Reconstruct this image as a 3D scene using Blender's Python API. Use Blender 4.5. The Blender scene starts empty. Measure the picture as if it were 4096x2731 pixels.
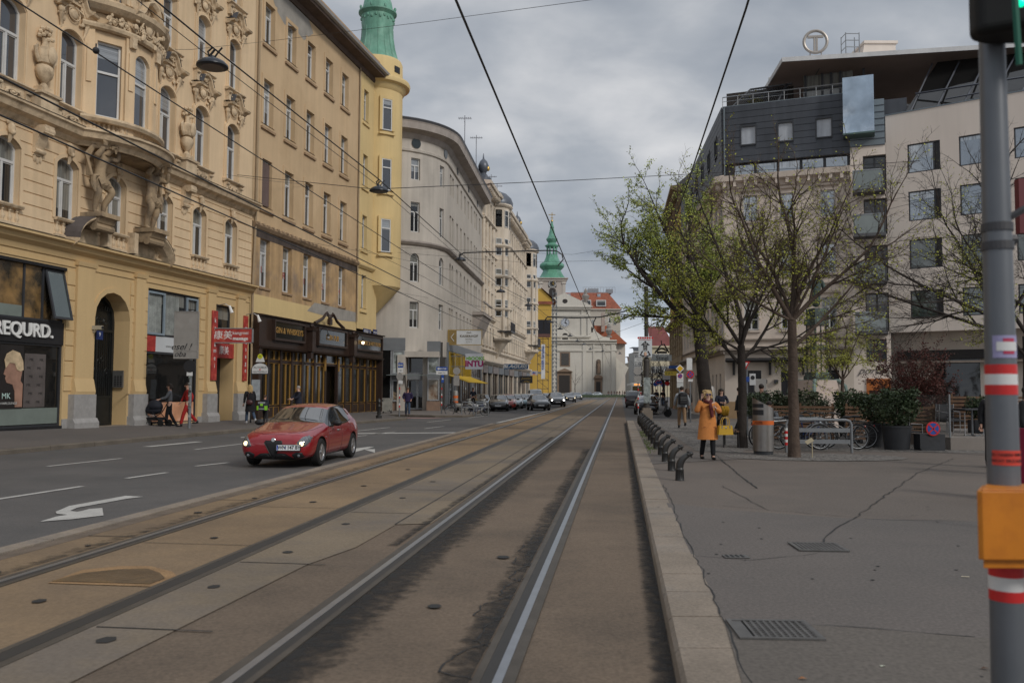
import bpy,bmesh,math,random
from mathutils import Vector,Matrix
R=math.radians
sc=bpy.context.scene
C=sc.collection
rnd=random.Random(7)
CAMH=1.62;ROLL=0.0048;F=3450.0;PW,PH=4096,2731
PITCH=math.atan((1562-ROLL*404-1365.5)/F)
_sp,_cp,_s,_c=math.sin(PITCH),math.cos(PITCH),math.sin(ROLL),math.cos(ROLL)
cam=bpy.data.cameras.new('camera');camo=bpy.data.objects.new('camera',cam);C.objects.link(camo)
cam.sensor_width=36;cam.lens=F/PW*36;cam.clip_start=0.1;cam.clip_end=3000
rt=Vector((_c,-_s*_sp,_s*_cp));up=Vector((-_s,-_c*_sp,_c*_cp));fw=Vector((0,_cp,_sp))
camo.matrix_world=Matrix(((rt.x,up.x,-fw.x,0),(rt.y,up.y,-fw.y,0),(rt.z,up.z,-fw.z,CAMH),(0,0,0,1)))
cam.dof.use_dof=True;cam.dof.focus_distance=22;cam.dof.aperture_fstop=2.8
sc.camera=camo
sc.view_settings.view_transform='Standard';sc.view_settings.look='None';sc.view_settings.exposure=-0.12;sc.view_settings.gamma=1
SUN_EL,SUN_AZ=34,136 
w=bpy.data.worlds.new('World');sc.world=w;w.use_nodes=True
nt=w.node_tree;N=nt.nodes;L=nt.links
for n in list(N):N.remove(n)
def nd(t,**k):
 n=N.new(t)
 for a,b in k.items():setattr(n,a,b)
 return n
out=nd('ShaderNodeOutputWorld');bg=nd('ShaderNodeBackground');bg.inputs[1].default_value=0.1
sky=nd('ShaderNodeTexSky',sky_type='NISHITA');sky.sun_disc=False;sky.sun_elevation=R(SUN_EL);sky.sun_rotation=R(SUN_AZ)
tc=nd('ShaderNodeTexCoord');sx=nd('ShaderNodeSeparateXYZ');L.new(tc.outputs['Generated'],sx.inputs[0])
def mth(op,a,b=None,clamp=False):
 n=nd('ShaderNodeMath',operation=op);n.use_clamp=clamp
 for i,v in enumerate((a,b)):
  if v is None:continue
  if isinstance(v,(int,float)):n.inputs[i].default_value=v
  else:L.new(v,n.inputs[i])
 return n.outputs[0]
zz=mth('MAXIMUM',sx.outputs[2],0.0)
den=mth('ADD',zz,0.42)
cx=nd('ShaderNodeCombineXYZ');L.new(mth('DIVIDE',sx.outputs[0],den),cx.inputs[0]);L.new(mth('DIVIDE',sx.outputs[1],den),cx.inputs[1])
mp=nd('ShaderNodeMapping');mp.inputs['Location'].default_value=(3.1,1.7,0);mp.inputs['Scale'].default_value=(1.5,2.1,1);L.new(cx.outputs[0],mp.inputs[0])
n1=nd('ShaderNodeTexNoise');n1.inputs['Scale'].default_value=1.25;n1.inputs['Detail'].default_value=7;n1.inputs['Roughness'].default_value=0.5;L.new(mp.outputs[0],n1.inputs[0])
n2=nd('ShaderNodeTexNoise');n2.inputs['Scale'].default_value=4.2;n2.inputs['Detail'].default_value=5;n2.inputs['Distortion'].default_value=0.3;L.new(mp.outputs[0],n2.inputs[0])
mixn=mth('ADD',mth('MULTIPLY',n1.outputs[0],0.72),mth('MULTIPLY',n2.outputs[0],0.28))
cr=nd('ShaderNodeValToRGB');L.new(mixn,cr.inputs[0])
e=cr.color_ramp.elements;e[0].position=0.34;e[0].color=(2.7,3.1,3.7,1);e[1].position=0.68;e[1].color=(8.0,8.0,8.1,1)
m_=e.new(0.50) if False else cr.color_ramp.elements.new(0.5);m_.color=(4.6,4.9,5.35,1)
hz=nd('ShaderNodeMapRange');hz.inputs['From Min'].default_value=0.13;hz.inputs['From Max'].default_value=0.03;hz.inputs['To Min'].default_value=1.0;hz.inputs['To Max'].default_value=2.0;L.new(zz,hz.inputs['Value'])
ze=nd('ShaderNodeMapRange');ze.inputs['From Min'].default_value=0.42;ze.inputs['From Max'].default_value=0.95;ze.inputs['To Min'].default_value=1.0;ze.inputs['To Max'].default_value=1.9;L.new(zz,ze.inputs['Value'])
fac=mth('MULTIPLY',hz.outputs[0],ze.outputs[0])
vm=nd('ShaderNodeVectorMath',operation='SCALE');L.new(cr.outputs[0],vm.inputs[0]);L.new(fac,vm.inputs['Scale'])
mx=nd('ShaderNodeMixRGB');mx.inputs[0].default_value=0.93;L.new(sky.outputs[0],mx.inputs[1]);L.new(vm.outputs[0],mx.inputs[2])
L.new(mx.outputs[0],bg.inputs[0]);L.new(bg.outputs[0],out.inputs[0])
sl=bpy.data.lights.new('sun','SUN');sl.energy=1.7;sl.angle=R(13);sl.color=(1,0.95,0.88)
so=bpy.data.objects.new('sun',sl);C.objects.link(so);so.rotation_euler=(R(90-SUN_EL),0,R(180-SUN_AZ));so.location=(0,0,60)
_M={}
def M(name,col=(.5,.5,.5),rough=.8,var=.12,scale=1.5,metal=0,spec=.4,bump=0,bscale=30,col2=None,streak=0,fine=0,emit=0,coat=0,c2lo=.5,c2hi=.7,ior=None):
 """procedural material: base colour varied by noise, optional second colour in patches, vertical streaks, fine grain, bump"""
 if name in _M:return _M[name]
 m=bpy.data.materials.new(name);m.use_nodes=True;t=m.node_tree;n=t.nodes;l=t.links
 b=n['Principled BSDF'];b.inputs['Roughness'].default_value=rough;b.inputs['Metallic'].default_value=metal
 b.inputs['Specular IOR Level'].default_value=spec;b.inputs['Coat Weight'].default_value=coat
 if coat:b.inputs['Coat Roughness'].default_value=.03
 if ior:b.inputs['IOR'].default_value=ior
 tcn=n.new('ShaderNodeTexCoord')
 def noise(s,d=4,sc3=None,r=.55):
  k=n.new('ShaderNodeTexNoise');k.inputs['Scale'].default_value=s;k.inputs['Detail'].default_value=d;k.inputs['Roughness'].default_value=r
  if sc3:
   mp=n.new('ShaderNodeMapping');mp.inputs['Scale'].default_value=sc3;l.new(tcn.outputs['Object'],mp.inputs[0]);l.new(mp.outputs[0],k.inputs[0])
  else:l.new(tcn.outputs['Object'],k.inputs[0])
  return k.outputs[0]
 def mul(c,f,amt):
  mr=n.new('ShaderNodeMapRange');mr.inputs['From Min'].default_value=.25;mr.inputs['From Max'].default_value=.75
  mr.inputs['To Min'].default_value=1-amt;mr.inputs['To Max'].default_value=1+amt;l.new(f,mr.inputs['Value'])
  v=n.new('ShaderNodeVectorMath');v.operation='SCALE';l.new(c,v.inputs[0]);l.new(mr.outputs[0],v.inputs['Scale']);return v.outputs[0]
 rgb=n.new('ShaderNodeRGB');rgb.outputs[0].default_value=(*col,1);c=rgb.outputs[0]
 if col2:
  r=n.new('ShaderNodeValToRGB');r.color_ramp.elements[0].position=c2lo;r.color_ramp.elements[1].position=c2hi;l.new(noise(scale*.8,6,r=.65),r.inputs[0])
  mxx=n.new('ShaderNodeMixRGB');l.new(r.outputs[0],mxx.inputs[0]);l.new(c,mxx.inputs[1]);mxx.inputs[2].default_value=(*col2,1);c=mxx.outputs[0]
 if var:c=mul(c,noise(scale,5),var)
 if streak:c=mul(c,noise(1.0,5,(3.0,3.0,.25)),streak)
 if fine:c=mul(c,noise(max(scale*25,38),2),fine)
 l.new(c,b.inputs['Base Color'])
 if bump:
  bp=n.new('ShaderNodeBump');bp.inputs['Strength'].default_value=bump;bp.inputs['Distance'].default_value=.02;l.new(noise(bscale,3),bp.inputs['Height']);l.new(bp.outputs[0],b.inputs['Normal'])
 if emit:b.inputs['Emission Color'].default_value=(*col,1);b.inputs['Emission Strength'].default_value=emit
 _M[name]=m;return m
def glass_mat(name,dark,blind,amount,rough=.04,ior=1.9,lines=0):
 """window pane seen from outside: dark room, curtain or blind behind the upper part, glossy face"""
 m=bpy.data.materials.new(name);m.use_nodes=True;t=m.node_tree;n=t.nodes;l=t.links;b=n['Principled BSDF']
 b.inputs['Roughness'].default_value=rough;b.inputs['IOR'].default_value=ior
 tcn=n.new('ShaderNodeTexCoord');oi=n.new('ShaderNodeObjectInfo');sp=n.new('ShaderNodeSeparateXYZ');l.new(tcn.outputs['Generated'],sp.inputs[0])
 def mt(op,a,c=None):
  k=n.new('ShaderNodeMath');k.operation=op
  for i,v in enumerate((a,c)):
   if v is None:continue
   if isinstance(v,(int,float)):k.inputs[i].default_value=v
   else:l.new(v,k.inputs[i])
  return k.outputs[0]
 thr=mt('SUBTRACT',1.15,mt('MULTIPLY',oi.outputs['Random'],amount*1.4))
 f=mt('GREATER_THAN',sp.outputs[2],thr)
 nz=n.new('ShaderNodeTexNoise');mp=n.new('ShaderNodeMapping');mp.inputs['Scale'].default_value=(14,14,.6) if not lines else(.5,.5,30);l.new(tcn.outputs['Object'],mp.inputs[0]);l.new(mp.outputs[0],nz.inputs[0]);nz.inputs['Scale'].default_value=1
 r=n.new('ShaderNodeValToRGB');r.color_ramp.elements[0].position=.35;r.color_ramp.elements[0].color=tuple(x*.55 for x in blind)+(1,);r.color_ramp.elements[1].position=.6;r.color_ramp.elements[1].color=(*blind,1);l.new(nz.outputs[0],r.inputs[0])
 mxx=n.new('ShaderNodeMixRGB');l.new(f,mxx.inputs[0]);mxx.inputs[1].default_value=(*dark,1);l.new(r.outputs[0],mxx.inputs[2]);l.new(mxx.outputs[0],b.inputs['Base Color'])
 wn=n.new('ShaderNodeTexNoise');wn.inputs['Scale'].default_value=.9;l.new(tcn.outputs['Object'],wn.inputs[0]);bp=n.new('ShaderNodeBump');bp.inputs['Strength'].default_value=.12;bp.inputs['Distance'].default_value=.05;l.new(wn.outputs[0],bp.inputs['Height']);l.new(bp.outputs[0],b.inputs['Normal'])
 _M[name]=m;return m
G1=glass_mat('glass_flat',(.035,.04,.05),(.30,.32,.34),.65,ior=2.1,lines=1)
G2=glass_mat('glass_curtain',(.02,.022,.024),(.22,.22,.20),.7,ior=1.8)
G3=glass_mat('glass_shop',(.012,.012,.012),(.03,.03,.03),.1,ior=1.6)
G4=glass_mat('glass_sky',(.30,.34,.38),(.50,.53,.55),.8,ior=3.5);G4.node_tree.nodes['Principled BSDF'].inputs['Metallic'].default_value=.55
G5=glass_mat('glass_green',(.05,.07,.065),(.08,.10,.09),.4,ior=2.2)
class MB:
 def __init__(s):s.v=[];s.f=[]
 def add(s,vs,fs):
  k=len(s.v);s.v+=[tuple(p) for p in vs];s.f+=[tuple(i+k for i in q) for q in fs];return s
 def quad(s,a,b,c,d):return s.add([a,b,c,d],[(0,1,2,3)])
 def box(s,x0,x1,y0,y1,z0,z1,rot=0,piv=None):
  vs=[(x,y,z) for z in(z0,z1) for(x,y) in((x0,y0),(x1,y0),(x1,y1),(x0,y1))]
  if rot:
   px,py=piv or((x0+x1)/2,(y0+y1)/2);c,q=math.cos(rot),math.sin(rot)
   vs=[(px+(x-px)*c-(y-py)*q,py+(x-px)*q+(y-py)*c,z) for x,y,z in vs]
  return s.add(vs,[(3,2,1,0),(4,5,6,7),(0,1,5,4),(1,2,6,5),(2,3,7,6),(3,0,4,7)])
 def prism_z(s,pts,z0,z1):
  n=len(pts);vs=[(x,y,z0) for x,y in pts]+[(x,y,z1) for x,y in pts]
  return s.add(vs,[tuple(range(n))[::-1],tuple(range(n,2*n))]+[(i,(i+1)%n,n+(i+1)%n,n+i) for i in range(n)])
 def prism_y(s,pts,y0,y1):
  n=len(pts);vs=[(x,y0,z) for x,z in pts]+[(x,y1,z) for x,z in pts]
  return s.add(vs,[tuple(range(n)),tuple(range(n,2*n))[::-1]]+[(i,n+i,n+(i+1)%n,(i+1)%n) for i in range(n)])
 def prof(s,x0,x1,pts,m0=0,m1=0):
  n=len(pts);vs=[(x0+m0*y,y,z) for y,z in pts]+[(x1+m1*y,y,z) for y,z in pts]
  return s.add(vs,[tuple(range(n)),tuple(range(n,2*n))[::-1]]+[(i,n+i,n+(i+1)%n,(i+1)%n) for i in range(n)])
 def sweep(s,path,pts,closed=False):
  n=len(path);m=len(pts);vs=[]
  for i,(x,y) in enumerate(path):
   a=path[i-1] if(i or closed) else None;b=path[(i+1)%n] if(i<n-1 or closed) else None
   d1=Vector((x-a[0],y-a[1])).normalized() if a else None;d2=Vector((b[0]-x,b[1]-y)).normalized() if b else None
   if d1 is None:d1=d2
   if d2 is None:d2=d1
   t=(d1+d2);t=t.normalized() if t.length>1e-6 else d1;nn=Vector((t.y,-t.x));k=1/max(.35,nn.dot(Vector((d1.y,-d1.x))))
   vs+=[(x+nn.x*o*k,y+nn.y*o*k,z) for o,z in pts]
  fs=[]
  for i in range(n if closed else n-1):
   j=(i+1)%n
   fs+=[(i*m+q,j*m+q,j*m+(q+1)%m,i*m+(q+1)%m) for q in range(m)]
  if not closed:fs+=[tuple(range(m))[::-1],tuple(range((n-1)*m,n*m))]
  return s.add(vs,fs)
 def tube(s,pts,r,seg=8,cap=True,sy=1.0):
  pts=[Vector(p) for p in pts];n=len(pts);rs=r if isinstance(r,(list,tuple)) else[r]*n
  vs=[];prev=None
  for i,p in enumerate(pts):
   t=(pts[min(i+1,n-1)]-pts[max(i-1,0)]);t=t.normalized() if t.length>1e-9 else Vector((0,0,1))
   if prev is None:a=Vector((1,0,0)) if abs(t.x)<.9 else Vector((0,1,0));a=(a-t*a.dot(t)).normalized()
   else:a=(prev-t*prev.dot(t));a=a.normalized() if a.length>1e-6 else prev
   prev=a;b=t.cross(a)
   for k in range(seg):
    th=2*math.pi*k/seg;q=p+a*(rs[i]*math.cos(th))+b*(rs[i]*sy*math.sin(th));vs.append(q)
  fs=[(i*seg+k,i*seg+(k+1)%seg,(i+1)*seg+(k+1)%seg,(i+1)*seg+k) for i in range(n-1) for k in range(seg)]
  if cap:fs+=[tuple(range(seg))[::-1],tuple(range((n-1)*seg,n*seg))]
  return s.add(vs,fs)
 def lathe(s,c,prof,seg=12,sx=1,sy=1,a0=0,a1=2*math.pi):
  full=abs(a1-a0-2*math.pi)<1e-6;k=seg if full else seg+1;vs=[]
  for r,z in prof:
   for i in range(k):
    th=a0+(a1-a0)*i/seg;vs.append((c[0]+r*sx*math.cos(th),c[1]+r*sy*math.sin(th),c[2]+z))
  fs=[]
  for j in range(len(prof)-1):
   for i in range(seg):
    i2=(i+1)%k;fs.append((j*k+i,j*k+i2,(j+1)*k+i2,(j+1)*k+i))
  if full:fs+=[tuple(range(k))[::-1],tuple(range((len(prof)-1)*k,len(prof)*k))]
  return s.add(vs,fs)
 def ell(s,c,r,seg=10,rings=6,M3=None):
  vs=[];fs=[]
  for j in range(rings+1):
   ph=math.pi*j/rings
   for i in range(seg):
    th=2*math.pi*i/seg;v=Vector((r[0]*math.sin(ph)*math.cos(th),r[1]*math.sin(ph)*math.sin(th),r[2]*math.cos(ph)))
    if M3:v=M3@v
    vs.append((c[0]+v.x,c[1]+v.y,c[2]+v.z))
  for j in range(rings):
   for i in range(seg):fs.append((j*seg+i,(j+1)*seg+i,(j+1)*seg+(i+1)%seg,j*seg+(i+1)%seg))
  return s.add(vs,fs)
 def xf(s,mat,start=0):
  s.v=s.v[:start]+[tuple(mat@Vector(p)) for p in s.v[start:]];return s
 def merge(s,o):return s.add(o.v,o.f)
 def build(s,name,mat,parent=None,smooth=False,label=None,cat=None,group=None,kind=None):
  me=bpy.data.meshes.new(name);me.from_pydata(s.v,[],s.f);
  if mat:me.materials.append(mat)
  if smooth:me.shade_smooth()
  me.validate();me.update()
  bm=bmesh.new();bm.from_mesh(me);bmesh.ops.recalc_face_normals(bm,faces=bm.faces);bm.to_mesh(me);bm.free()
  if smooth=='auto':
   me.set_sharp_from_angle(angle=R(38))
  o=bpy.data.objects.new(name,me);C.objects.link(o)
  if parent:o.parent=parent
  tag(o,label,cat,group,kind);return o
def tag(o,label=None,cat=None,group=None,kind=None):
 if label:o['label']=label
 if cat:o['category']=cat
 if group:o['group']=group
 if kind:o['kind']=kind
 return o
def thing(name,label,cat,loc=(0,0,0),rz=0,group=None):
 o=bpy.data.objects.new(name,None);C.objects.link(o);o.location=loc;o.rotation_euler=(0,0,rz);o.empty_display_size=.2
 return tag(o,label,cat,group)
KIDS={}
def kids(o):return[c for c in bpy.data.objects if c.parent==o]
def dup(root,loc,rz,label=None,group=None,cat=None,swap=None,scale=None):
 r=root.copy();C.objects.link(r);r.location=loc;r.rotation_euler=(0,0,rz)
 if scale:r.scale=scale
 if label:r['label']=label
 if group:r['group']=group
 if cat:r['category']=cat
 def sw(o):
  if swap and o.type=='MESH' and o.data.materials and o.data.materials[0].name in swap:
   k=(o.data.name,tuple(sorted((a,b.name) for a,b in swap.items())))
   if k not in KIDS:
    d=o.data.copy();d.materials[0]=swap[o.data.materials[0].name];KIDS[k]=d
   o.data=KIDS[k]
 for ch in kids(root):
  c=ch.copy();C.objects.link(c);c.parent=r;sw(c)
  for g in kids(ch):
   d=g.copy();C.objects.link(d);d.parent=c;sw(d)
 return r
def ray(px,py):
 x=(px-PW/2)/F;y=-(py-PH/2)/F;x2=x*_c-y*_s;y2=x*_s+y*_c
 return Vector((x2,_cp-y2*_sp,_sp+y2*_cp))
def gp(px,py,z=0.0):
 r=ray(px,py);t=(z-CAMH)/r.z;return Vector((r.x*t,r.y*t,z))
def at(px,py,d):
 r=ray(px,py);return Vector((r.x/r.y*d,d,CAMH+r.z/r.y*d))
_fonts={}
def text(s,size,mat,parent,loc,rot=(R(90),0,0),ext=.004,name='lettering',align='CENTER',bold=0,sx=1,space=1,shear=0):
 cu=bpy.data.curves.new(name,'FONT');cu.body=s;cu.size=size;cu.extrude=ext;cu.align_x=align;cu.align_y='CENTER';cu.offset=bold;cu.space_character=space;cu.shear=shear
 cu.resolution_u=3
 o=bpy.data.objects.new(name,cu);C.objects.link(o)
 dg=bpy.context.evaluated_depsgraph_get();me=bpy.data.meshes.new_from_object(o.evaluated_get(dg));bpy.data.objects.remove(o)
 me.materials.clear();me.materials.append(mat)
 q=bpy.data.objects.new(name,me);C.objects.link(q);q.parent=parent;q.location=loc;q.rotation_euler=rot;q.scale=(sx,1,1);return q
def contour(x0,x1,z0,z1,rise,n=8):
 """rectangle whose top is a segmental arch; z1 = crown"""
 p=[(x0,z0),(x1,z0)]
 if rise<=0:return p+[(x1,z1),(x0,z1)]
 w_=(x1-x0)/2;cxm=(x0+x1)/2
 if rise>=w_*.98:
  p+=[(cxm+w_*math.cos(math.pi*i/n),z1-rise+rise*math.sin(math.pi*i/n)) for i in range(n+1)]
 else:
  rr=(w_*w_+rise*rise)/(2*rise);a=math.asin(w_/rr)
  p+=[(cxm+rr*math.sin(a-2*a*i/n),z1-rr+rr*math.cos(a-2*a*i/n)) for i in range(n+1)]
 return p
def ring(mb,outer,inner,y0,y1):
 n=len(outer);vs=[(x,y0,z) for x,z in outer]+[(x,y0,z) for x,z in inner]+[(x,y1,z) for x,z in outer]+[(x,y1,z) for x,z in inner]
 fs=[]
 for i in range(n):
  j=(i+1)%n;fs+=[(i,j,n+j,n+i),(2*n+j,2*n+i,3*n+i,3*n+j),(i,2*n+i,2*n+j,j),(n+i,n+j,3*n+j,3*n+i)]
 return mb.add(vs,fs)
def wall(mb,x0,x1,z0,z1,ops,depth=.28,y=0,rust=0,course=.42,gap=.035,back=True):
 """ops: (xa,xb,za,zb,rise). Front faces with holes, reveals, spandrels"""
 xs=sorted({x0,x1,*[o[0] for o in ops],*[o[1] for o in ops]});zs=sorted({z0,z1,*[o[2] for o in ops],*[o[3] for o in ops]})
 xs=[v for v in xs if x0<=v<=x1];zs=[v for v in zs if z0<=v<=z1]
 for i in range(len(xs)-1):
  for j in range(len(zs)-1):
   cx_,cz_=(xs[i]+xs[i+1])/2,(zs[j]+zs[j+1])/2
   if any(o[0]<cx_<o[1] and o[2]<cz_<o[3] for o in ops):continue
   mb.quad((xs[i],y,zs[j]),(xs[i+1],y,zs[j]),(xs[i+1],y,zs[j+1]),(xs[i],y,zs[j+1]))
 for o in ops:
  c=contour(o[0],o[1],o[2],o[3],o[4] if len(o)>4 else 0)
  n=len(c)
  for i in range(n):
   a,b=c[i],c[(i+1)%n];mb.quad((a[0],y,a[1]),(b[0],y,b[1]),(b[0],y+depth,b[1]),(a[0],y+depth,a[1]))
  if len(o)>4 and o[4]>0:
   arc=c[2:];h=len(arc)//2
   mb.add([(x,y,z) for x,z in arc[:h+1]]+[(o[1],y,o[3])],[tuple(range(h+2))])
   mb.add([(x,y,z) for x,z in arc[h:]]+[(o[0],y,o[3])],[tuple(range(len(arc)-h+1))])
 if rust:
  z=z0
  while z<z1-.05:
   ze=min(z+course,z1)
   bl=[(o[0]-.02,o[1]+.02) for o in ops if o[2]<ze-.02 and o[3]>z+.02]
   segs=[(x0,x1)]
   for a,b in bl:
    ns=[]
    for p,q in segs:
     if b<=p or a>=q:ns.append((p,q))
     else:
      if a>p:ns.append((p,a))
      if b<q:ns.append((b,q))
    segs=ns
   for p,q in segs:
    if q-p>.08:mb.prof(p,q,[(y-.002,z+gap*.4),(y-rust,z+gap),(y-rust,ze-gap*.2),(y-.002,ze)])
   z=ze
 return mb
_wc={}
def window(parent,x0,x1,z0,z1,rise=0,y=.2,fm=None,gm=None,style='cas',t=.07,trans=.66,mull=True,name='window',label=None):
 """frame mesh plus pane; meshes are shared between windows of one size"""
 key=(round(x1-x0,2),round(z1-z0,2),round(rise,2),round(y,2),fm.name,gm.name,style,t,trans,mull)
 w_,h=x1-x0,z1-z0
 if key not in _wc:
  mb=MB();o=contour(0,w_,0,h,rise);i_=contour(t,w_-t,t*1.1,h-t,rise*.92 if rise else 0)
  ring(mb,o,i_,y-.04,y+.05)
  if trans:mb.box(t,w_-t,y-.055,y+.03,h*trans-t*.6,h*trans+t*.6)
  if mull:mb.box(w_/2-t*.55,w_/2+t*.55,y-.05,y+.02,t,h*trans-t*.6 if trans else h-t)
  if style=='sash':
   for a,b in((t,w_/2-t*.55),(w_/2+t*.55,w_-t)):
    ring(mb,contour(a,b,t,h*trans-t*.6,0),contour(a+.04,b-.04,t+.04,h*trans-t*.6-.04,0),y-.02,y+.02)
  elif style=='grid':
   mb.box(t,w_-t,y-.03,y+.015,h*trans*.5-.02,h*trans*.5+.02)
  a=mb.build(name,fm);C.objects.unlink(a)
  pb=MB();pc=contour(t*.8,w_-t*.8,t*.8,h-t*.8,rise*.95 if rise else 0);pb.prism_y(pc,y+.012,y+.03);b=pb.build('pane',gm);C.objects.unlink(b)
  _wc[key]=(a.data,b.data);bpy.data.objects.remove(a);bpy.data.objects.remove(b)
 md,pd=_wc[key]
 a=bpy.data.objects.new(name,md);C.objects.link(a);a.parent=parent;a.location=(x0,0,z0)
 b=bpy.data.objects.new('pane',pd);C.objects.link(b);b.parent=a
 if label:a['label']=label
 return a
# ================================================================== ground
def TX(s,y):return-0.68+.1255*y+s 
asphalt=M('asphalt',(.098,.092,.088),.88,.12,.5,fine=.2,bump=.3,bscale=90,col2=(.08,.077,.075),c2lo=.45,c2hi=.6)
asphalt2=M('asphalt_brown',(.148,.110,.078),.9,.14,.6,fine=.25,bump=.4,bscale=80,col2=(.112,.085,.062),c2lo=.45,c2hi=.62)
slab=M('concrete_slab',(.225,.155,.088),.9,.2,.45,fine=.16,bump=.4,bscale=40,col2=(.155,.11,.07),c2lo=.42,c2hi=.66)
slab2=M('concrete_light',(.185,.145,.10),.9,.16,.6,fine=.15,bump=.4,bscale=40,col2=(.145,.12,.096),c2lo=.45,c2hi=.6)
pave=M('pavement_asphalt',(.135,.112,.095),.9,.07,.35,fine=.25,bump=.25,bscale=110,col2=(.118,.10,.086),c2lo=.47,c2hi=.55)
pave2=M('pavement_grey',(.12,.105,.095),.9,.07,.4,fine=.25,bump=.25,bscale=110,col2=(.105,.094,.086),c2lo=.46,c2hi=.6)
granite=M('granite',(.225,.185,.145),.85,.2,1.7,fine=.2,bump=.4,bscale=45,col2=(.19,.165,.14))
granited=M('granite_dark',(.13,.11,.088),.85,.25,1.5,fine=.2,bump=.4,bscale=45)
tar=M('tar',(.022,.022,.022),.7,.1,3)
white=M('paint_white',(.42,.41,.385),.8,.15,2.5,fine=.2,col2=(.26,.25,.24),c2lo=.58,c2hi=.75)
def st(mb,name,mat):return mb.build(name,mat,kind='structure')
g=MB();g.quad((-900,-60,0),(900,-60,0),(900,1500,0),(-900,1500,0));st(g,'ground',M('ground_far',(.11,.10,.095),.9,.1,.1))
g=MB();g.quad((-40,-8,.004),(40,-8,.004),(70,300,.004),(-30,300,.004));st(g,'road',asphalt)
def strip(mb,s0,s1,y0,y1,z,step=4.0):
 y=y0
 while y<y1-1e-6:
  e=min(y+step,y1);mb.quad((TX(s0,y),y,z),(TX(s1,y),y,z),(TX(s1,e),e,z),(TX(s0,e),e,z));y=e
 return mb
st(strip(MB(),-2.45,.99,-4,260,.008,400),'tram_track_bed',asphalt2)
sl_=MB();strip(sl_,-5.12,-2.35,-4,150,.012,400);st(sl_,'tram_track_slabs',slab)
sl_=MB();sl_.add([(TX(-2.35,4.2),4.2,.016),(TX(-2.3,5.5),5.5,.016),(TX(-2.2,8),8,.016),(TX(-2.02,8.9),8.9,.016),(TX(-2.0,10.4),10.4,.016),(TX(-1.6,10.5),10.5,.016),(TX(-1.62,150),150,.016),(TX(-2.9,150),150,.016),(TX(-2.9,4.9),4.9,.016)],[tuple(range(9))]);st(sl_,'tram_track_side_slabs',slab2)
st(strip(MB(),-5.3,-5.12,-4,41,.014,400),'track_gutter_strip',M('gravel_asphalt',(.13,.10,.075),.95,.3,3,fine=.3))
mb=MB();y=-4
while y<41.5:
 mb.box(0,1,0,1,0,1) if False else None
 a,b=y+.012,y+1.19;mb.add([(TX(-5.5,a),a,.0),(TX(-5.3,a),a,.0),(TX(-5.3,b),b,.0),(TX(-5.5,b),b,.0),(TX(-5.5,a),a,.035),(TX(-5.3,a),a,.03),(TX(-5.3,b),b,.03),(TX(-5.5,b),b,.035)],[(4,5,6,7),(0,1,5,4),(1,2,6,5),(2,3,7,6),(3,0,4,7)]);y+=1.2
st(mb,'kerb_island_edge',granite)
st(MB().quad((-.8,42.5,.02),(-.6,42.5,.02),(4.65,79,.02),(4.45,79,.02)),'edge_line',white)
mb=MB();r2=random.Random(3)
def jt(s0,s1,y,sk=0,wd=.014,z=.02):mb.quad((TX(s0,y),y,z),(TX(s1,y+sk),y+sk,z),(TX(s1,y+sk)+.0,y+sk+wd,z),(TX(s0,y),y+wd,z))
for y in(9.1,11.9,15.0,18.1,21.1,24.3,27.2,30.4,33.3,36.4,39.4,43,47,52,58):jt(-4.3,-3.05,y,-.15)
for y in(6.3,9.5,12.6,14.1,17.2,20.3,23.6,26.6,29.7,33,37,42):jt(-5.12,-4.45,y,-.08,.022)
for y in(5.9,8.1,11.4,14.0,17.0,20.2,23.1,26.3,29.4,33):jt(-2.85,-2.02,y,-.1,.018)
for y in(12.7,16.1,19.4,23.0,27.1):jt(-2.0,-1.6,y,-.05,.012)
for y in(13.4,16.8,21.5,26):jt(-1.35,.95,y,-.05,.010)
mb.quad((TX(-2.02,10.4),10.4,.02),(TX(-2.0,10.4),10.4,.02),(TX(-2.0,60),60,.02),(TX(-2.02,60),60,.02))
st(mb,'slab_joint',tar)
mb=MB()
for(s,y,l) in[(-2.6,5.6,.06),(-2.62,7.1,.05),(-2.6,8.6,.05),(-2.6,10.4,.05),(-3.7,6.6,.05),(-3.7,9.4,.04),(-4.75,7.6,.04),(-4.75,8.9,.03),(-4.8,11.3,.05),(-4.7,12.8,.04),(-3.6,14.5,.05),(-3.7,12.4,.05),(-2.55,12.9,.05),(-2.6,15.2,.05),(-3.6,17.5,.05),(-.7,6.5,.05),(-.45,8.4,.06)]:
 c=(TX(s,y),y);mb.add([(c[0]+l*math.cos(k*1.05)*(1+.2*r2.random()),c[1]+l*1.3*math.sin(k*1.05),.0215) for k in range(6)],[tuple(range(6))])
st(mb,'core_plug',tar)
mb=MB();P=[gp(x,y,.022) for x,y in[(205,2322),(330,2290),(470,2275),(590,2272),(640,2290),(660,2310),(600,2333),(420,2328)]];mb.add(P,[tuple(range(8))]);st(mb,'repair_patch',M('wet_sand',(.10,.068,.04),.35,.35,4,fine=.3,bump=.6,bscale=20,col2=(.2,.12,.05)))
mb=MB();P=[gp(x,y,.018) for x,y in[(190,2330),(330,2277),(480,2262),(600,2262),(690,2285),(720,2315),(620,2345),(420,2338)]];mb.add(P,[tuple(range(8))]);st(mb,'sand_rim',M('sand_rim',(.27,.165,.08),.9,.3,2.5,fine=.3))
dirt=bpy.data.materials.new('rail_dirt');dirt.use_nodes=True
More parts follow.
